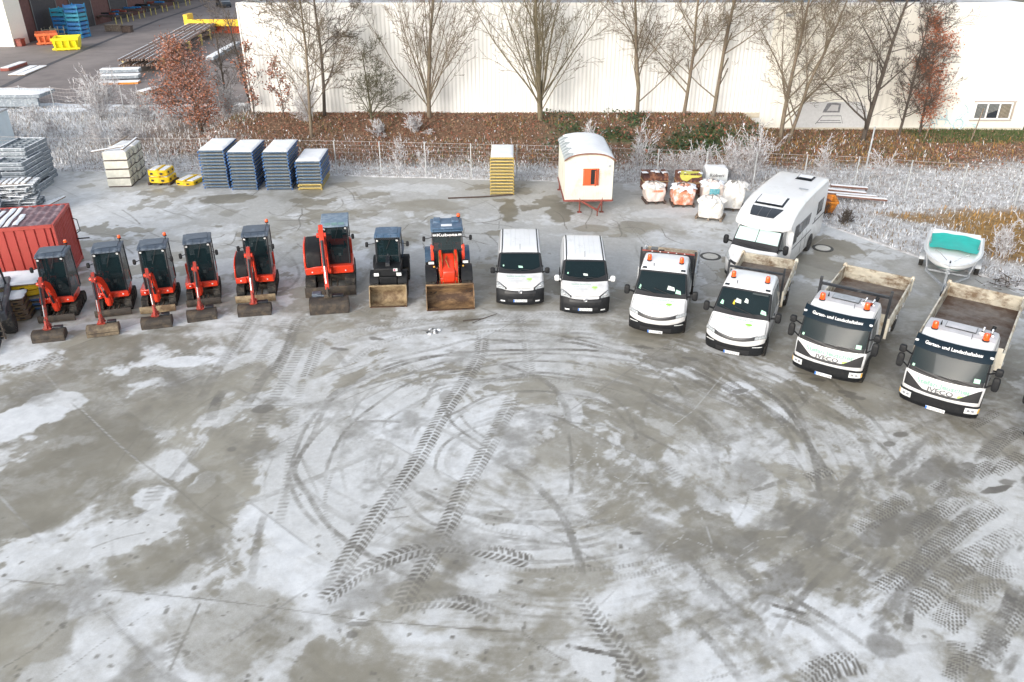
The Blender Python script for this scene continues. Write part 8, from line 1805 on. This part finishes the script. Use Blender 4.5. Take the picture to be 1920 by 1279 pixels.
FAN = [(10, .5, .3, .6, .25), (8, .36, .28, .6, .18), (5, .45, .3, .7, .2), (2, .6, .3, .8, .3)]; UPF = (0, .085, .06, .03)
bare_tree('slim dark bare tree nearest the left corner of the hall, straight trunk', -12.8, 55.2, 13, 1, SLIM, UPS, bark_dark, .125)
bare_tree('slim bare tree with a curved frosted trunk, left corner of the hall', -12.9, 51.4, 11.5, 2, SLIM, UPS, bark, .115, (-.06, 0))
bare_tree('broad fan shaped bare tree, the left one of two fans', -5.6, 54.6, 11, 31, FAN, UPF, bark, .16, fan=(15, 1.6, .15, .78))
bare_tree('broad fan shaped bare tree behind the lone yellow stack and hut', 1.9, 53.8, 11.5, 44, FAN, UPF, bark_olive, .19, fan=(19, 1.7, .10, .72))
bare_tree('bare tree forking low, directly behind the site hut', 8.5, 55.0, 13, 5, WIDE, UPF, bark, .14, (.03, 0))
bare_tree('bare tree behind the brick packs, slim with a straight trunk', 11.7, 55.2, 13, 6, SLIM, UPF, bark, .13, (.02, 0))
bare_tree('bare tree leaning right at its base, end of the leafy bank', 13.7, 55.1, 13.5, 7, WIDE, UPF, bark, .145, (.07, 0))
bare_tree('twin stemmed bare tree behind the motorhome', 17.6, 52.4, 13, 8, WIDE, UPF, bark, .15, (.03, 0), stems=2)
bare_tree('bare tree left of the russet one, spreading level twigs', 23.4, 53.2, 12.5, 19, [(22, .40, .7, 1.25, .06), (8, .48, .4, .9, .12), (5, .5, .4, .9, .2), (2, .6, .4, .9, .3)], UPF, bark_dark, .165, (.07, 0))
bare_tree('thin bare tree with a bird nest, partly hidden by the russet tree', 26.3, 54.4, 8.2, 10, SLIM, UPS, bark_dark, .10, (.10, 0))
bare_tree('russet leaved young tree against the bright right end of the hall', 28.0, 55.0, 7.2, 11, [(26, .28, .6, 1.2, .02), (7, .5, .4, .9, .1), (4, .5, .4, .9, .2)], UPS, bark_dark, .09, (.03, 0), name='russet_tree', group=None, leaves=(4600, .2, (.08, .16), [leaf_russet, mat('leaf_copper', (.50, .16, .07), .8, var=.3)]))
bare_tree('big russet brown oak with withered frosted leaves left of the hall', -21.2, 54.8, 5.2, 12, [(24, .52, .6, 1.3, .04), (8, .5, .4, .9, .1), (5, .5, .4, .9, .2)], UPS, bark_dark, .16, name='withered_oak', group=None, leaves=(8200, .34, (.07, .16), [leaf_pinkbrown, leaf_russet]))
bare_tree('low rounded bare shrub between the slim trees and the left fan', -9.4, 54.0, 4.6, 13, [(9, .6, .5, 1.1, .05), (8, .5, .4, 1.0, .1), (6, .5, .5, 1.1, .2), (3, .6, .5, 1.1, .2)], (0, .03, 0, 0), mat('bark_mossy', (.10, .095, .06), .9, var=.3), .09, name='bare_shrub', fan=(7, .4, .3, .9), group=None, cat='shrub')
for k, (x, y, h, sd, lab) in enumerate(((-17.6, 55.2, 4.6, 14, 'left one of two russet saplings at the hall corner'), (-15.4, 54.6, 3.6, 15, 'right one of two russet saplings at the hall corner'))):
    bare_tree(lab, x, y, h, sd, [(14, .3, .5, 1.0, .05), (6, .5, .4, .9, .1), (4, .5, .4, .9, .2)], UPS, bark_dark, .05, name='russet_sapling', group='russet saplings', leaves=(520, .12, (.09, .18), [leaf_russet, leaf_pinkbrown]))
for k, (x, y, h, sd, lab) in enumerate(((-20.6, 59, 6.6, 16, 'dark frosty bare tree behind the withered oak, left'), (-19.3, 60, 7.4, 17, 'dark frosty bare tree hard by the hall corner'))):
    bare_tree(lab, x, y, h, sd, [(14, .38, .5, 1.0, .08), (8, .5, .4, .9, .1), (5, .5, .4, .9, .2)], UPS, bark_dark, .10, group='frosty trees at the hall corner')
def frost_bush(label, x, y, h, seed, n=26, spread=.7, sub=9, r=.016, group='frosted bushes', m=None, name='frosted_bush'):
    z = float(terrain_z(x, y)) - .05; t = thing(name, label, 'bush', (x, y, z), 0, group); T = Tree(seed); a, b = MB(), MB(); R = T.r
    for k in range(n):
        az = R.uniform(0, 6.283); an = abs(R.gauss(0, spread * .6)); d = Vector((math.sin(an) * math.cos(az), math.sin(an) * math.sin(az), math.cos(an))); T.grow((a, b), Vector((R.gauss(0, .12), R.gauss(0, .12), 0)), d, h * R.uniform(.6, 1.1), r, 1, [(0, 0, 0, 0, 0), (sub, .38, .3, .8, .2), (5, .5, .3, .8, .2)], (0, .02, 0, 0))
    b.build('twigs', m or frost_twig, t, smooth=0); return t
frost_bush('large white frosted bush in front of the far asphalt yard', -30.4, 60.0, 3.1, 1, 46, .9)
frost_bush('smaller frosted bush right of the large white one', -26.8, 59.2, 2.2, 2, 24, .9)
frost_bush('frosted bush under the withered oak', -25.6, 53.0, 1.5, 3, 20, 1.0); frost_bush('frosted bush at the foot of the hall corner trees', -20.2, 57.5, 2.4, 4, 30, .9); frost_bush('frosted bush under the curved slim tree', -13.6, 53.6, 2.1, 5, 24, .9)
frost_bush('frosted bush at the foot of the left fan tree', -6.3, 52.0, 1.2, 6, 16, 1.1); frost_bush('frosted bush in front of the bare shrub', -8.6, 51.6, 1.1, 7, 16, 1.1)
frost_bush('tall frosted sapling right of the site hut', 7.2, 44.6, 3.0, 8, 7, .28, 12); frost_bush('frosted bush behind the bare brick pack', 8.9, 44.3, 1.6, 9, 16, .6); frost_bush('frosted bush behind the sheeted brick pack', 10.3, 44.0, 2.0, 10, 18, .6)
frost_bush('frosted bush behind the wrapped pack with lettering', 12.2, 43.6, 2.4, 11, 22, .6); frost_bush('frosted bush just left of the motorhome roof', 13.3, 43.6, 2.9, 12, 20, .5); frost_bush('frosted branch showing above the hut roof', 4.6, 47.0, 3.2, 13, 6, .5)
frost_bush('thin frosted sapling behind the motorhome tail', 17.2, 43.3, 2.9, 14, 6, .3); frost_bush('thin frosted sapling right of the tall grey post', 20.6, 43.2, 2.0, 15, 7, .4); frost_bush('frosted seedheads right of the boat', 21.4, 32.4, 1.5, 16, 14, .6); frost_bush('frosted seedheads farther right of the boat', 22.7, 31.6, 1.9, 17, 16, .6)
frost_bush('dark twiggy clump at the yard edge behind the motorhome', 16.1, 36.9, .8, 18, 12, .6, m=bark_dark, name='dark_bush'); frost_bush('small dark clump by the orange tub', 15.5, 38.0, .7, 19, 10, .7, m=bark_dark, name='dark_bush')
frost_bush('slender frosted sapling behind the short blue stack', -6.6, 45.9, 2.0, 20, 5, .25); frost_bush('slender frosted sapling right of the short blue stack', -5.0, 46.0, 1.6, 21, 6, .3)
for k in range(14):
    R = random.Random(40 + k); frost_bush('frosted bush in the rough meadow, %s from the left' % (ORD + ['last'])[k].replace('top', 'first'), -44 + 1.55 * k, R.uniform(49, 60), R.uniform(.9, 1.8), 60 + k, 16, .9, 6)
# ------------------------------------------------------------------ the white hall
wallw = mat('hall_white', (.72, .725, .71), .55, var=.05, scale=.35, dirt=(.62, .62, .60), dirt_amt=.35, dirt_scale=.3, stretch=(1, 1, .35))
t = thing('industrial_hall', 'long white industrial hall with ribbed metal walls behind the trees', 'hall', (0, 56.3, 0))
X0, X1, HZ, DP = -18.0, 35.75, 8.25, 48
b = MB(); b.bx(X0, X1, .06, DP, -.2, HZ - .35); b.build('core', wallw, t)
b = MB(); corr(b, (X0, .02), (17.3, .02), .95, HZ - .1, .27, .018, (0, -1)); b.build('wall', wallw, t, smooth=0)
b = MB(); corr(b, (17.3, .03), (X1, .03), .10, HZ - .1, .42, .012, (0, -1)); b.build('wall', mat('hall_sunlit', (.78, .765, .70), .5, var=.04, scale=.3), t, smooth=0)  # warm sunlight on this end of the hall is put into the wall colour
b = MB(); b.bx(X0 - .03, X1 + .03, -.06, .12, HZ - .12, HZ + .05); b.bx(X0 - .06, X0 + .03, -.06, DP, 0, HZ); b.bx(X1 - .04, X1 + .04, -.07, .1, 0, HZ - .12); b.build('trim', mat('trim_white', (.78, .77, .74), .5, var=.04), t)
b = MB(); b.bx(X0, 17.2, -.03, .01, .9, 1.24); b.bx(17.3, X1, -.03, .02, -.1, .2); b.build('plinth', mat('plinth', (.56, .51, .41), .8, var=.15, scale=2), t)
b = MB(); b.bx(X0 + .1, X1 - .1, .2, DP, HZ - .35, HZ - .28); ro = b.build('roof', mat('roof_felt', (.34, .35, .37), .8, var=.2, dirt=(.74, .76, .8), dirt_amt=.45, dirt_scale=.3), t)
for k, (x, y) in enumerate(((17.5, 4), (21.5, 7), (25.5, 4.5), (29.5, 9), (10, 6), (3, 6))):
    b = MB(); b.prism([(x, HZ - .3), (x + 3.4, HZ - .3), (x + 2.5, HZ + .3), (x + .9, HZ + .3)], 'y', y, y + 16); b.build('skylight', [frost_slate, roof_grey, dark_glass][k % 3], ro)
w_ = MB(); w_.bx(32.05, 34.65, -.05, .04, .76, 1.95); wo = w_.build('window', mat('frame_white', (.80, .79, .76), .4, var=.03), t, bevel=.015)
for k in range(3):
    x = 32.17 + k * .83; q = MB(); q.bx(x, x + .70, -.062, -.048, .88, 1.84); pn = q.build('pane', dark_glass, wo)
    q = MB()
    for i in range(8): q.bx(x + .05 + i * .082, x + .085 + i * .082, -.068, -.061, .90 if k != 1 else 1.2 + .03 * i, 1.82)
    q.build('slat_blind', mat('blind_grey', (.28, .29, .27), .7, var=.2) if k < 2 else mat('blind_tan', (.40, .34, .24), .7, var=.2), pn)
q = MB(); q.bx(31.95, 34.85, -.09, .0, 1.96, 2.03); q.bx(34.70, 34.80, -.07, 0, .8, 1.96); q.bx(31.9, 34.75, -.12, 0, .70, .755); q.build('window_trim', mat('trim_taupe', (.44, .38, .33), .6, var=.1), wo)
q = MB(); q.box((28.95, -.05, 4.0), (.5, .10, .16)); q.build('wall_fitting', dark_frame, t); q = MB(); q.box((18.3, -.06, 7.6), (.6, .14, .25)); q.build('wall_fitting', galv, t)  # two small vents on the hall wall
# spray paint on the wall: a grey arch with two dark shapes, pale blue scribbles
gp = mat('spray_grey', (.46, .46, .47), .7, var=.15, scale=3); gk = mat('spray_black', (.17, .175, .19), .7, var=.3); gb_ = mat('spray_blue', (.42, .62, .68), .7, var=.25, scale=6, dirt=(.72, .73, .70), dirt_amt=.4, dirt_scale=5)
q = MB(); n = 24; q.add([(22.2 + 2.75 * math.cos(math.pi * k / n) * .95, -.012, .22 + 1.75 * min(1, math.sin(math.pi * k / n) * 1.5) ** .8) for k in range(n + 1)], [tuple(range(n + 1))]); q.build('painted_arch', mat('spray_pale', (.55, .56, .57), .7, var=.1), t, smooth=0)
q = MB(); q.add([(21.55, -.02, 1.25), (22.75, -.02, 1.25), (22.75, -.02, 1.85), (22.35, -.02, 1.92), (21.8, -.02, 1.88)], [(0, 1, 2, 3, 4)], 1); q.add([(21.85, -.026, 1.36), (22.6, -.026, 1.36), (22.6, -.026, 1.75), (22.1, -.026, 1.78)], [(0, 1, 2, 3)], 0)
for a, c in (((21.2, .45), (21.6, 1.02)), ((21.6, 1.02), (22.9, 1.02)), ((22.9, 1.02), (23.1, .5)), ((21.5, .7), (22.9, .7)), ((21.3, .55), (23.0, .55))): q.bar((a[0], -.02, a[1]), (c[0], -.02, c[1]), .02, .05, 1)
q.build('painted_shape', [gp, gk], t, smooth=0)
rr = random.Random(9); q = MB()
for k in range(26):
    x, z = rr.uniform(29.2, 33.6), rr.uniform(.25, 1.5) * (1 if k < 18 else .6); pts = [(x, -.015, z)]
    a = rr.uniform(0, 6.28)
    for i in range(7): a += rr.uniform(-.9, .9); x += .14 * math.cos(a); z = min(2.0, max(.1, z + .14 * math.sin(a))); pts.append((x, -.015, z))
    if max(p[0] for p in pts) > 31.9 and max(p[2] for p in pts) > .68: continue
    q.tube(pts, .03, 4)
pts = [(31.2 + .34 * math.cos(a), -.015, .45 + .36 * math.sin(a)) for a in np.linspace(0, 6.2, 16)]; q.tube(pts, .05, 4); q.build('painted_scribble', gb_, t, smooth=0)
t = thing('blue_container', 'bluish steel container past the right end of the hall', 'container', (37.2, 55.2, 0)); b = MB(); b.bx(0, 6, 0, 2.4, .1, 2.5); b.build('body', mat('pale_blue_steel', (.20, .29, .36), .5, var=.12), t, bevel=.02); b = MB(); corr(b, (0, -.01), (6, -.01), .2, 2.4, .3, .03, (0, -1)); b.build('front_panel', mat('pale_blue_steel', ()), t)
t = thing('gate_wall', 'dark gap wall closing the right end of the hall', 'wall', (36.2, 57.5, 0)); b = MB(); b.bx(-.4, 14, 0, .3, 0, 5.5)
for k in range(12): b.bx(-.3 + k * 1.15, -.2 + k * 1.15, -.06, 0, 0, 5.5)
b.build('boarding', dark_frame, t)

# ------------------------------------------------------------------ the asphalt yard on the far left
asph = mat('asphalt', (.185, .160, .155), .85, var=.18, scale=.6, dirt=(.24, .21, .20), dirt_amt=.4, dirt_scale=.12, bump=.2)
b = MB(); b.grid(lambda a, c: (-150 + a * 131.2, 65.2 + c * 160 + .5 * math.sin(a * 40) * (c < .01), .10), 40, 20); tag(b.build('asphalt_road', asph), kind='structure')
b = MB(); pts = [P(0, 168), P(80, 128), P(200, 78), P(300, 38), P(390, 8)]
for a, c in zip(pts, pts[1:]): b.bar((*a, .105), (*c, .105), .55, .006)
tag(b.build('drain_channel', mat('drain_dark', (.06, .06, .068), .7, var=.2)), kind='structure')
b = MB(); b.bx(-54, -31, 62.2, 65.4, .02, .07); b.grid(lambda a, c: (-48 + 17 * a, 62.0 + 3.3 * c, .085 + .02 * math.sin(a * 30)), 20, 5); tag(b.build('snow_path', thin_snow), kind='structure')
t = thing('workshop_hall', 'dark red brick workshop with a white end wall, far left', 'workshop', (-57.4, 96.6, 0))
b = MB(); b.bx(-40, 0, .3, 110, 0, 9); b.build('wall', brick_wall, t)
b = MB(); b.bx(-40, .3, 0, .28, 0, 9.2); b.bx(.02, .32, .28, 3.2, 0, 9.2); b.build('end_wall', mat('end_white', (.78, .76, .70), .6, var=.05), t)
b = MB(); b.bx(-40, .4, 0, 110, 9.2, 9.5); b.build('roof', roof_grey, t)
for y in (6, 15, 26, 38, 50, 64): q = MB(); q.bx(.0, .06, y, y + 5.5, .1, 4.6); d = q.build('door', mat('door_dark', (.035, .03, .035), .7, var=.3), t); q = MB(); q.bx(.06, .12, y - .15, y, .1, 4.7); q.bx(.06, .12, y + 5.5, y + 5.65, .1, 4.7); q.bx(.06, .12, y - .15, y + 5.65, 4.6, 4.8); q.build('door_frame', ink_grey, d)
# blue stillages, two columns
t = thing('blue_stillage', 'x', 'stillage', group='blue stillages stacked beside the workshop')
b = MB()
for x in (-.78, .78):
    for y in (0, 1.9): b.bx(x - .05, x + .05, y - .05, y + .05, 0, .47)
b.bx(-.8, .8, -.03, 1.93, .04, .12); b.bx(-.8, .8, -.03, .02, .12, .34); b.bx(-.8, .8, 1.88, 1.93, .12, .34)
for x in (-.8, .78): b.bx(x, x + .02, 0, 1.9, .12, .34)
b.build('frame', cage_blue, t); b = MB(); b.bx(-.74, .74, .02, 1.86, .13, .17); b.build('tray', snow, t)
first = True
for c, (x, y, n) in enumerate(((-55.6, 104.8, 7), (-53.5, 103.8, 8))):
    for k in range(n):
        lab = 'blue stillage, %s of the %s column by the workshop' % (nth(n - 1 - k, n), 'left' if c == 0 else 'right'); loc = (x + .03 * k * (c - .5), y, .1 + .485 * k)
        if first: t.location = loc; t['label'] = lab; t.rotation_euler = (0, 0, -.08); first = False; o = t
        else: o = copy_tree(t, loc, -.08 + .02 * (k % 3), lab)
        if k >= n - 4:
            for ch in o.children:
                if ch.name.startswith('frame') and c == 1 and k < n - 2 or (ch.name.startswith('frame') and c == 0 and k > n - 3): ch.data = ch.data.copy(); ch.data.materials[0] = cage_teal
for k, (px_, py2, h) in enumerate(((68, 66, 2.8), (84, 62, 3.2), (100, 60, 2.6), (98, 74, 1.3), (112, 72, 1.3))):
    c = P(px_, py2); t = thing('wire_cage', 'pale wire cage, %s of the group before the workshop' % ORD[k].replace('top', 'first'), 'cage', (*c, .1), .1 * k, 'wire cages before the workshop'); b = MB(); w2 = .75
    for x in (-w2, w2):
        for y in (-w2, w2): b.bx(x - .04, x + .04, y - .04, y + .04, 0, h)
    for z in np.arange(.1, h + .01, .42): b.bx(-w2, w2, -w2 - .02, -w2 + .02, z, z + .05); b.bx(-w2, w2, w2 - .02, w2 + .02, z, z + .05); b.bx(-w2 - .02, -w2 + .02, -w2, w2, z, z + .05); b.bx(w2 - .02, w2 + .02, -w2, w2, z, z + .05)
    b.build('wire_frame', mat('cage_pale', (.50, .46, .33), .6, var=.2) if k != 0 else grey_steel, t)
def skip(label, c, rz, L, w, h, m1, m2, name='skip'):
    t = thing(name, label, 'skip', (*c, .1), rz); q = MB(); i = .12
    q.add([(-w / 2 + .2, .3, 0), (w / 2 - .2, .3, 0), (w / 2 - .2, L - .3, 0), (-w / 2 + .2, L - .3, 0), (-w / 2, 0, h), (w / 2, 0, h), (w / 2, L, h), (-w / 2, L, h), (-w / 2 + i, i, h), (w / 2 - i, i, h), (w / 2 - i, L - i, h), (-w / 2 + i, L - i, h), (-w / 2 + .3, .4, .15), (w / 2 - .3, .4, .15), (w / 2 - .3, L - .4, .15), (-w / 2 + .3, L - .4, .15)], [(0, 1, 5, 4), (1, 2, 6, 5), (2, 3, 7, 6), (3, 0, 4, 7), (4, 5, 9, 8), (5, 6, 10, 9), (6, 7, 11, 10), (7, 4, 8, 11), (8, 9, 13, 12), (9, 10, 14, 13), (10, 11, 15, 14), (11, 8, 12, 15), (12, 13, 14, 15)]); q.build('tub', m1, t, smooth=0)
    q = MB()
    for x in np.linspace(-w / 2 + .3, w / 2 - .3, 4): q.bx(x - .06, x + .06, -.06, .12, .05, h - .05)
    q.bx(-w / 2 - .04, w / 2 + .04, -.08, .02, h - .2, h + .06); q.bx(-w / 2 - .04, w / 2 + .04, -.06, .1, .1, .3); q.build('end_frame', m2, t, bevel=.02); return t
skip('bright yellow open skip, nearer of the two by the workshop', P(126, 97), .35, 3.6, 2.7, 1.25, skip_yellow, skip_yellow); skip('orange open skip behind the bright yellow one', P(92, 86), .5, 3.4, 2.3, 1.2, far_orange, far_orange)
skip('long yellow and red trough beside the hall', (-41.2, 109.4), math.radians(-88), 9.5, 2.2, 1.5, mat('trough_red', (.55, .10, .04), .5, var=.2), yellow_band, 'trough')
q = MB(); q.bx(-41.0, -31.6, 107.9, 108.0, 1.05, 1.85); q.bx(-41.5, -41.0, 107.9, 110, .6, 2.4); tg = q.build('yellow_band', yellow_band, bpy.data.objects['trough']); tg.matrix_parent_inverse = (Matrix.Translation((-41.2, 109.4, .1)) @ Matrix.Rotation(math.radians(-88), 4, 'Z')).inverted()
t = thing('steel_bundle', 'x', 'steel bundle', group='bundles of steel sections on yellow trestles'); b = MB()
for k in range(5): b.bx(-.5 + k * .22, -.36 + k * .22, 0, 10.4, .0 + .02 * (k % 2), .16 + .02 * (k % 2))
b.build('sections', mat('section_grey', (.17, .115, .095), .6, var=.3, scale=2), t); b = MB(); b.bx(-.48, -.40, .1, 10.3, .162, .18); b.bx(.20, .28, .1, 10.2, .162, .18); b.build('snow_cover', thin_snow, t)
tr = thing('trestle', 'x', 'trestle', group='yellow trestles under the steel'); b = MB(); b.bar((-1.9, 0, .0), (-1.9, 0, 1.2), .14, .14); b.bar((1.9, 0, 0), (1.9, 0, 1.2), .14, .14); b.bar((-2.0, 0, .55), (2.0, 0, .55), .16, .18); b.bar((-2.0, 0, 1.05), (2.0, 0, 1.05), .16, .18); b.build('beam', mat('trestle_yellow', (.55, .44, .18), .6, var=.25), tr)
fb = ft = True; A0, A1 = np.array(P(262, 140)), np.array(P(392, 60)); dv = (A1 - A0) / np.linalg.norm(A1 - A0); nv = np.array([dv[1], -dv[0]]); ra = math.atan2(dv[1], dv[0]) - math.pi / 2
for s3 in range(3):
    for q3 in range(2):
        c = A0 + dv * (11 * s3 + 2 + 6 * q3); lab = 'yellow trestle under the %s length of steel bundles, %s one' % (['near', 'middle', 'far'][s3], ['nearer', 'farther'][q3])
        if ft: tr.location = (*c, .1); tr.rotation_euler = (0, 0, ra); tr['label'] = lab; ft = False
        else: copy_tree(tr, (*c, .1), ra, lab)
    for row in range(3):
        for lv in range(2):
            c = A0 + dv * 11 * s3 + nv * (row - 1) * 1.25; lab = '%s steel bundle, %s row, %s length of the racks' % (['lower', 'upper'][lv], ['left', 'middle', 'right'][row], ['near', 'middle', 'far'][s3])
            if fb: t.location = (*c, .74); t.rotation_euler = (0, 0, ra); t['label'] = lab; fb = False
            else: copy_tree(t, (*c, .74 + .5 * lv), ra + .008 * (row - 1), lab)
for k, (a, c, z, m, lab) in enumerate(((P(190, 160), P(262, 158), .12, hopper_orange, 'orange timber base under the snowy beams'), (P(193, 154), P(264, 152), .45, grey_steel, 'lower snow topped beam before the steel racks'), (P(194, 150), P(266, 148), .8, grey_steel, 'upper snow topped beam before the steel racks'), (P(10, 136), P(45, 124), .25, rust_red, 'red ended snowy bundle at the left edge'), (P(24, 144), P(64, 127), .12, old_wood, 'left flat plank lying on the asphalt'), (P(40, 144), P(82, 127), .12, old_wood, 'right flat plank lying on the asphalt'), (P(265, 182), P(300, 172), .3, old_wood, 'snowy boards half hidden by the withered oak'), (P(395, 122), P(445, 92), .6, grey_steel, 'snowy beam behind the corner trees'))):
    b = MB(); b.bar((*a, z), (*c, z), 1.0 if k < 3 else .8, .28 if k != 4 and k != 5 else .1); o = b.build('beam', m, bevel=.02); tag(o, lab, 'beam', 'beams and planks on the far yard'); b = MB(); zt = z + (.15 if k not in (4, 5) else .06); b.bar((*a, zt + .02), (*c, zt + .02), .95 if k < 3 else .7, .05); b.build('snow_cover', snow, o)
b = MB(); b.bx(-46, -36.2, 62.6, 65.0, 1.0, 1.25); b.bx(-46, -36.5, 62.8, 63.0, .3, 1.0); o = b.build('flat_trailer', grey_steel, bevel=.02); tag(o, 'snow covered flat trailer behind the far left net fence', 'trailer'); snow_cap(o, -46, -36.2, 62.6, 65.0, 1.245, .1, 4)
for k, (c, rz) in enumerate(((P(425, 16), .5), (P(318, 6), 1.3))):
    t = thing('parked_car', ['dark parked car at the top, right beside the hall', 'dark parked car at the top, next to the workshop'][k], 'car', (*c, .1), rz, 'dark cars on the far yard')
    S = Skin([(.05, .25), (.0, .6), (.2, .85), (1.1, 1.0), (1.75, 1.42), (3.0, 1.45), (3.9, 1.05), (4.3, .95), (4.35, .3)], [(.3, .86), (.9, .88), (1.45, .66)], r=.1, zb=.3); b = MB(); S.shell(b, 0, per=4); b.build('body', car_paint_dark, t)
    g_ = MB(); S.patch(g_, 3.1, 3.9, -.9, .9, .008); g_.build('windscreen', dark_glass, t)
    for sg in (-1, 1):
        wheel(t, sg * .8, .8, .31, .2, sg=sg); wheel(t, sg * .8, 3.5, .31, .2, sg=sg); g_ = MB(); S.spatch(g_, [(3.5, .98), (1.4, .98), (1.9, 1.32), (3.0, 1.34)], sg, .01); g_.build('side_window', dark_glass, t)
for k in range(7):
    px_, py2 = 205 + 22 * k, 47 - 6 * k; c = P(px_, py2); t = thing('work_table', 'yellow legged bench with dark goods by the workshop, %s from the left' % ORD[k].replace('top', 'first'), 'bench', (*c, .1), -.2, 'benches beside the workshop'); b = MB(); L = 3.2
    for x in (-L / 2, L / 2): b.bar((x, -.6, 0), (x, -.6, 1.0), .1, .1); b.bar((x, .6, 0), (x, .6, 1.0), .1, .1)
    b.build('leg_frame', mat('leg_yellow', (.55, .47, .15), .6), t); b = MB(); b.bx(-L / 2 - .2, L / 2 + .2, -.7, .7, 1.0, 1.12); b.build('table_top', dark_wood, t); rr = random.Random(k); b = MB()
    for i in range(4): b.box((rr.uniform(-1.3, 1.3), rr.uniform(-.4, .4), 1.3 + .05 * i), (rr.uniform(.6, 2.0), .25, .2), rr.randrange(3), rr.uniform(-.2, .2))
    b.build('goods', [rust_red, cage_blue, dark_frame], t)
for k, (px_, py2, m, s_) in enumerate(((60, 70, far_orange, 1.6), (28, 88, rust_red, 2.2), (215, 60, old_wood, 2.0), (240, 62, dark_wood, 1.2))):
    c = P(px_, py2); b = MB(); b.box((c[0], c[1], .45), (s_, .9, .7)); b.box((c[0], c[1], .85), (s_ + .1, 1.0, .1)); tag(b.build('crate', m, bevel=.03), ['orange crate before the wire cages', 'dark red stack of boards beside the white end wall', 'timber crate right of the blue stillages', 'small dark crate right of the timber one'][k], 'crate', 'crates on the far yard')
# pale curtain trailer cut by the left edge
t = thing('box_trailer', 'pale blue white trailer side cut by the left edge', 'trailer', (-31.6, 48.6, 0), .05); b = MB(); b.bx(-6, 0, 0, 2.4, .5, 2.6); b.build('body', mat('trailer_pale', (.62, .72, .78), .5, var=.08, scale=1), t, bevel=.04); b = MB(); b.bx(-6, .05, -.04, 2.44, 2.55, 2.65); b.build('roof_edge', galv, t)
for x in (-1.2, -2.3):
    for sg in (.2, 2.2): wheel(t, x, sg, .4, .25)
# trees behind the camera, and an added unseen block, for the windscreen reflections
t = thing('reflection_block', 'long flat roofed block, added unseen behind the camera for reflections', 'building', (0, -58, 0)); b = MB(); b.bx(-120, 120, -16, 0, 0, 11.0); b.build('wall', mat('block_grey', (.22, .20, .18), .8, var=.2), t); b = MB(); b.bx(-120.3, 120.3, -16.3, .3, 11.0, 11.4); b.build('roof', roof_grey, t)
for k in range(9):
    x = -60 + 15 * k + random.Random(k).uniform(-3, 3); t = thing('bare_tree', 'bare tree behind the camera, %s along the block' % ORD[k].replace('top', 'first'), 'tree', (x, -50, 0), 0, 'bare trees behind the camera'); T = Tree(80 + k); a_, c_ = MB(), MB(); T.grow((a_, c_), Vector((0, 0, 0)), Vector((0, 0, 1)), 15, .3, 0, [(16, .5, .5, 1.1, .12), (8, .5, .4, .9, .12), (5, .5, .4, .9, .2)], (0, .05, .03)); a_.build('trunk', bark_dark, t); c_.build('crown', bark_dark, t)
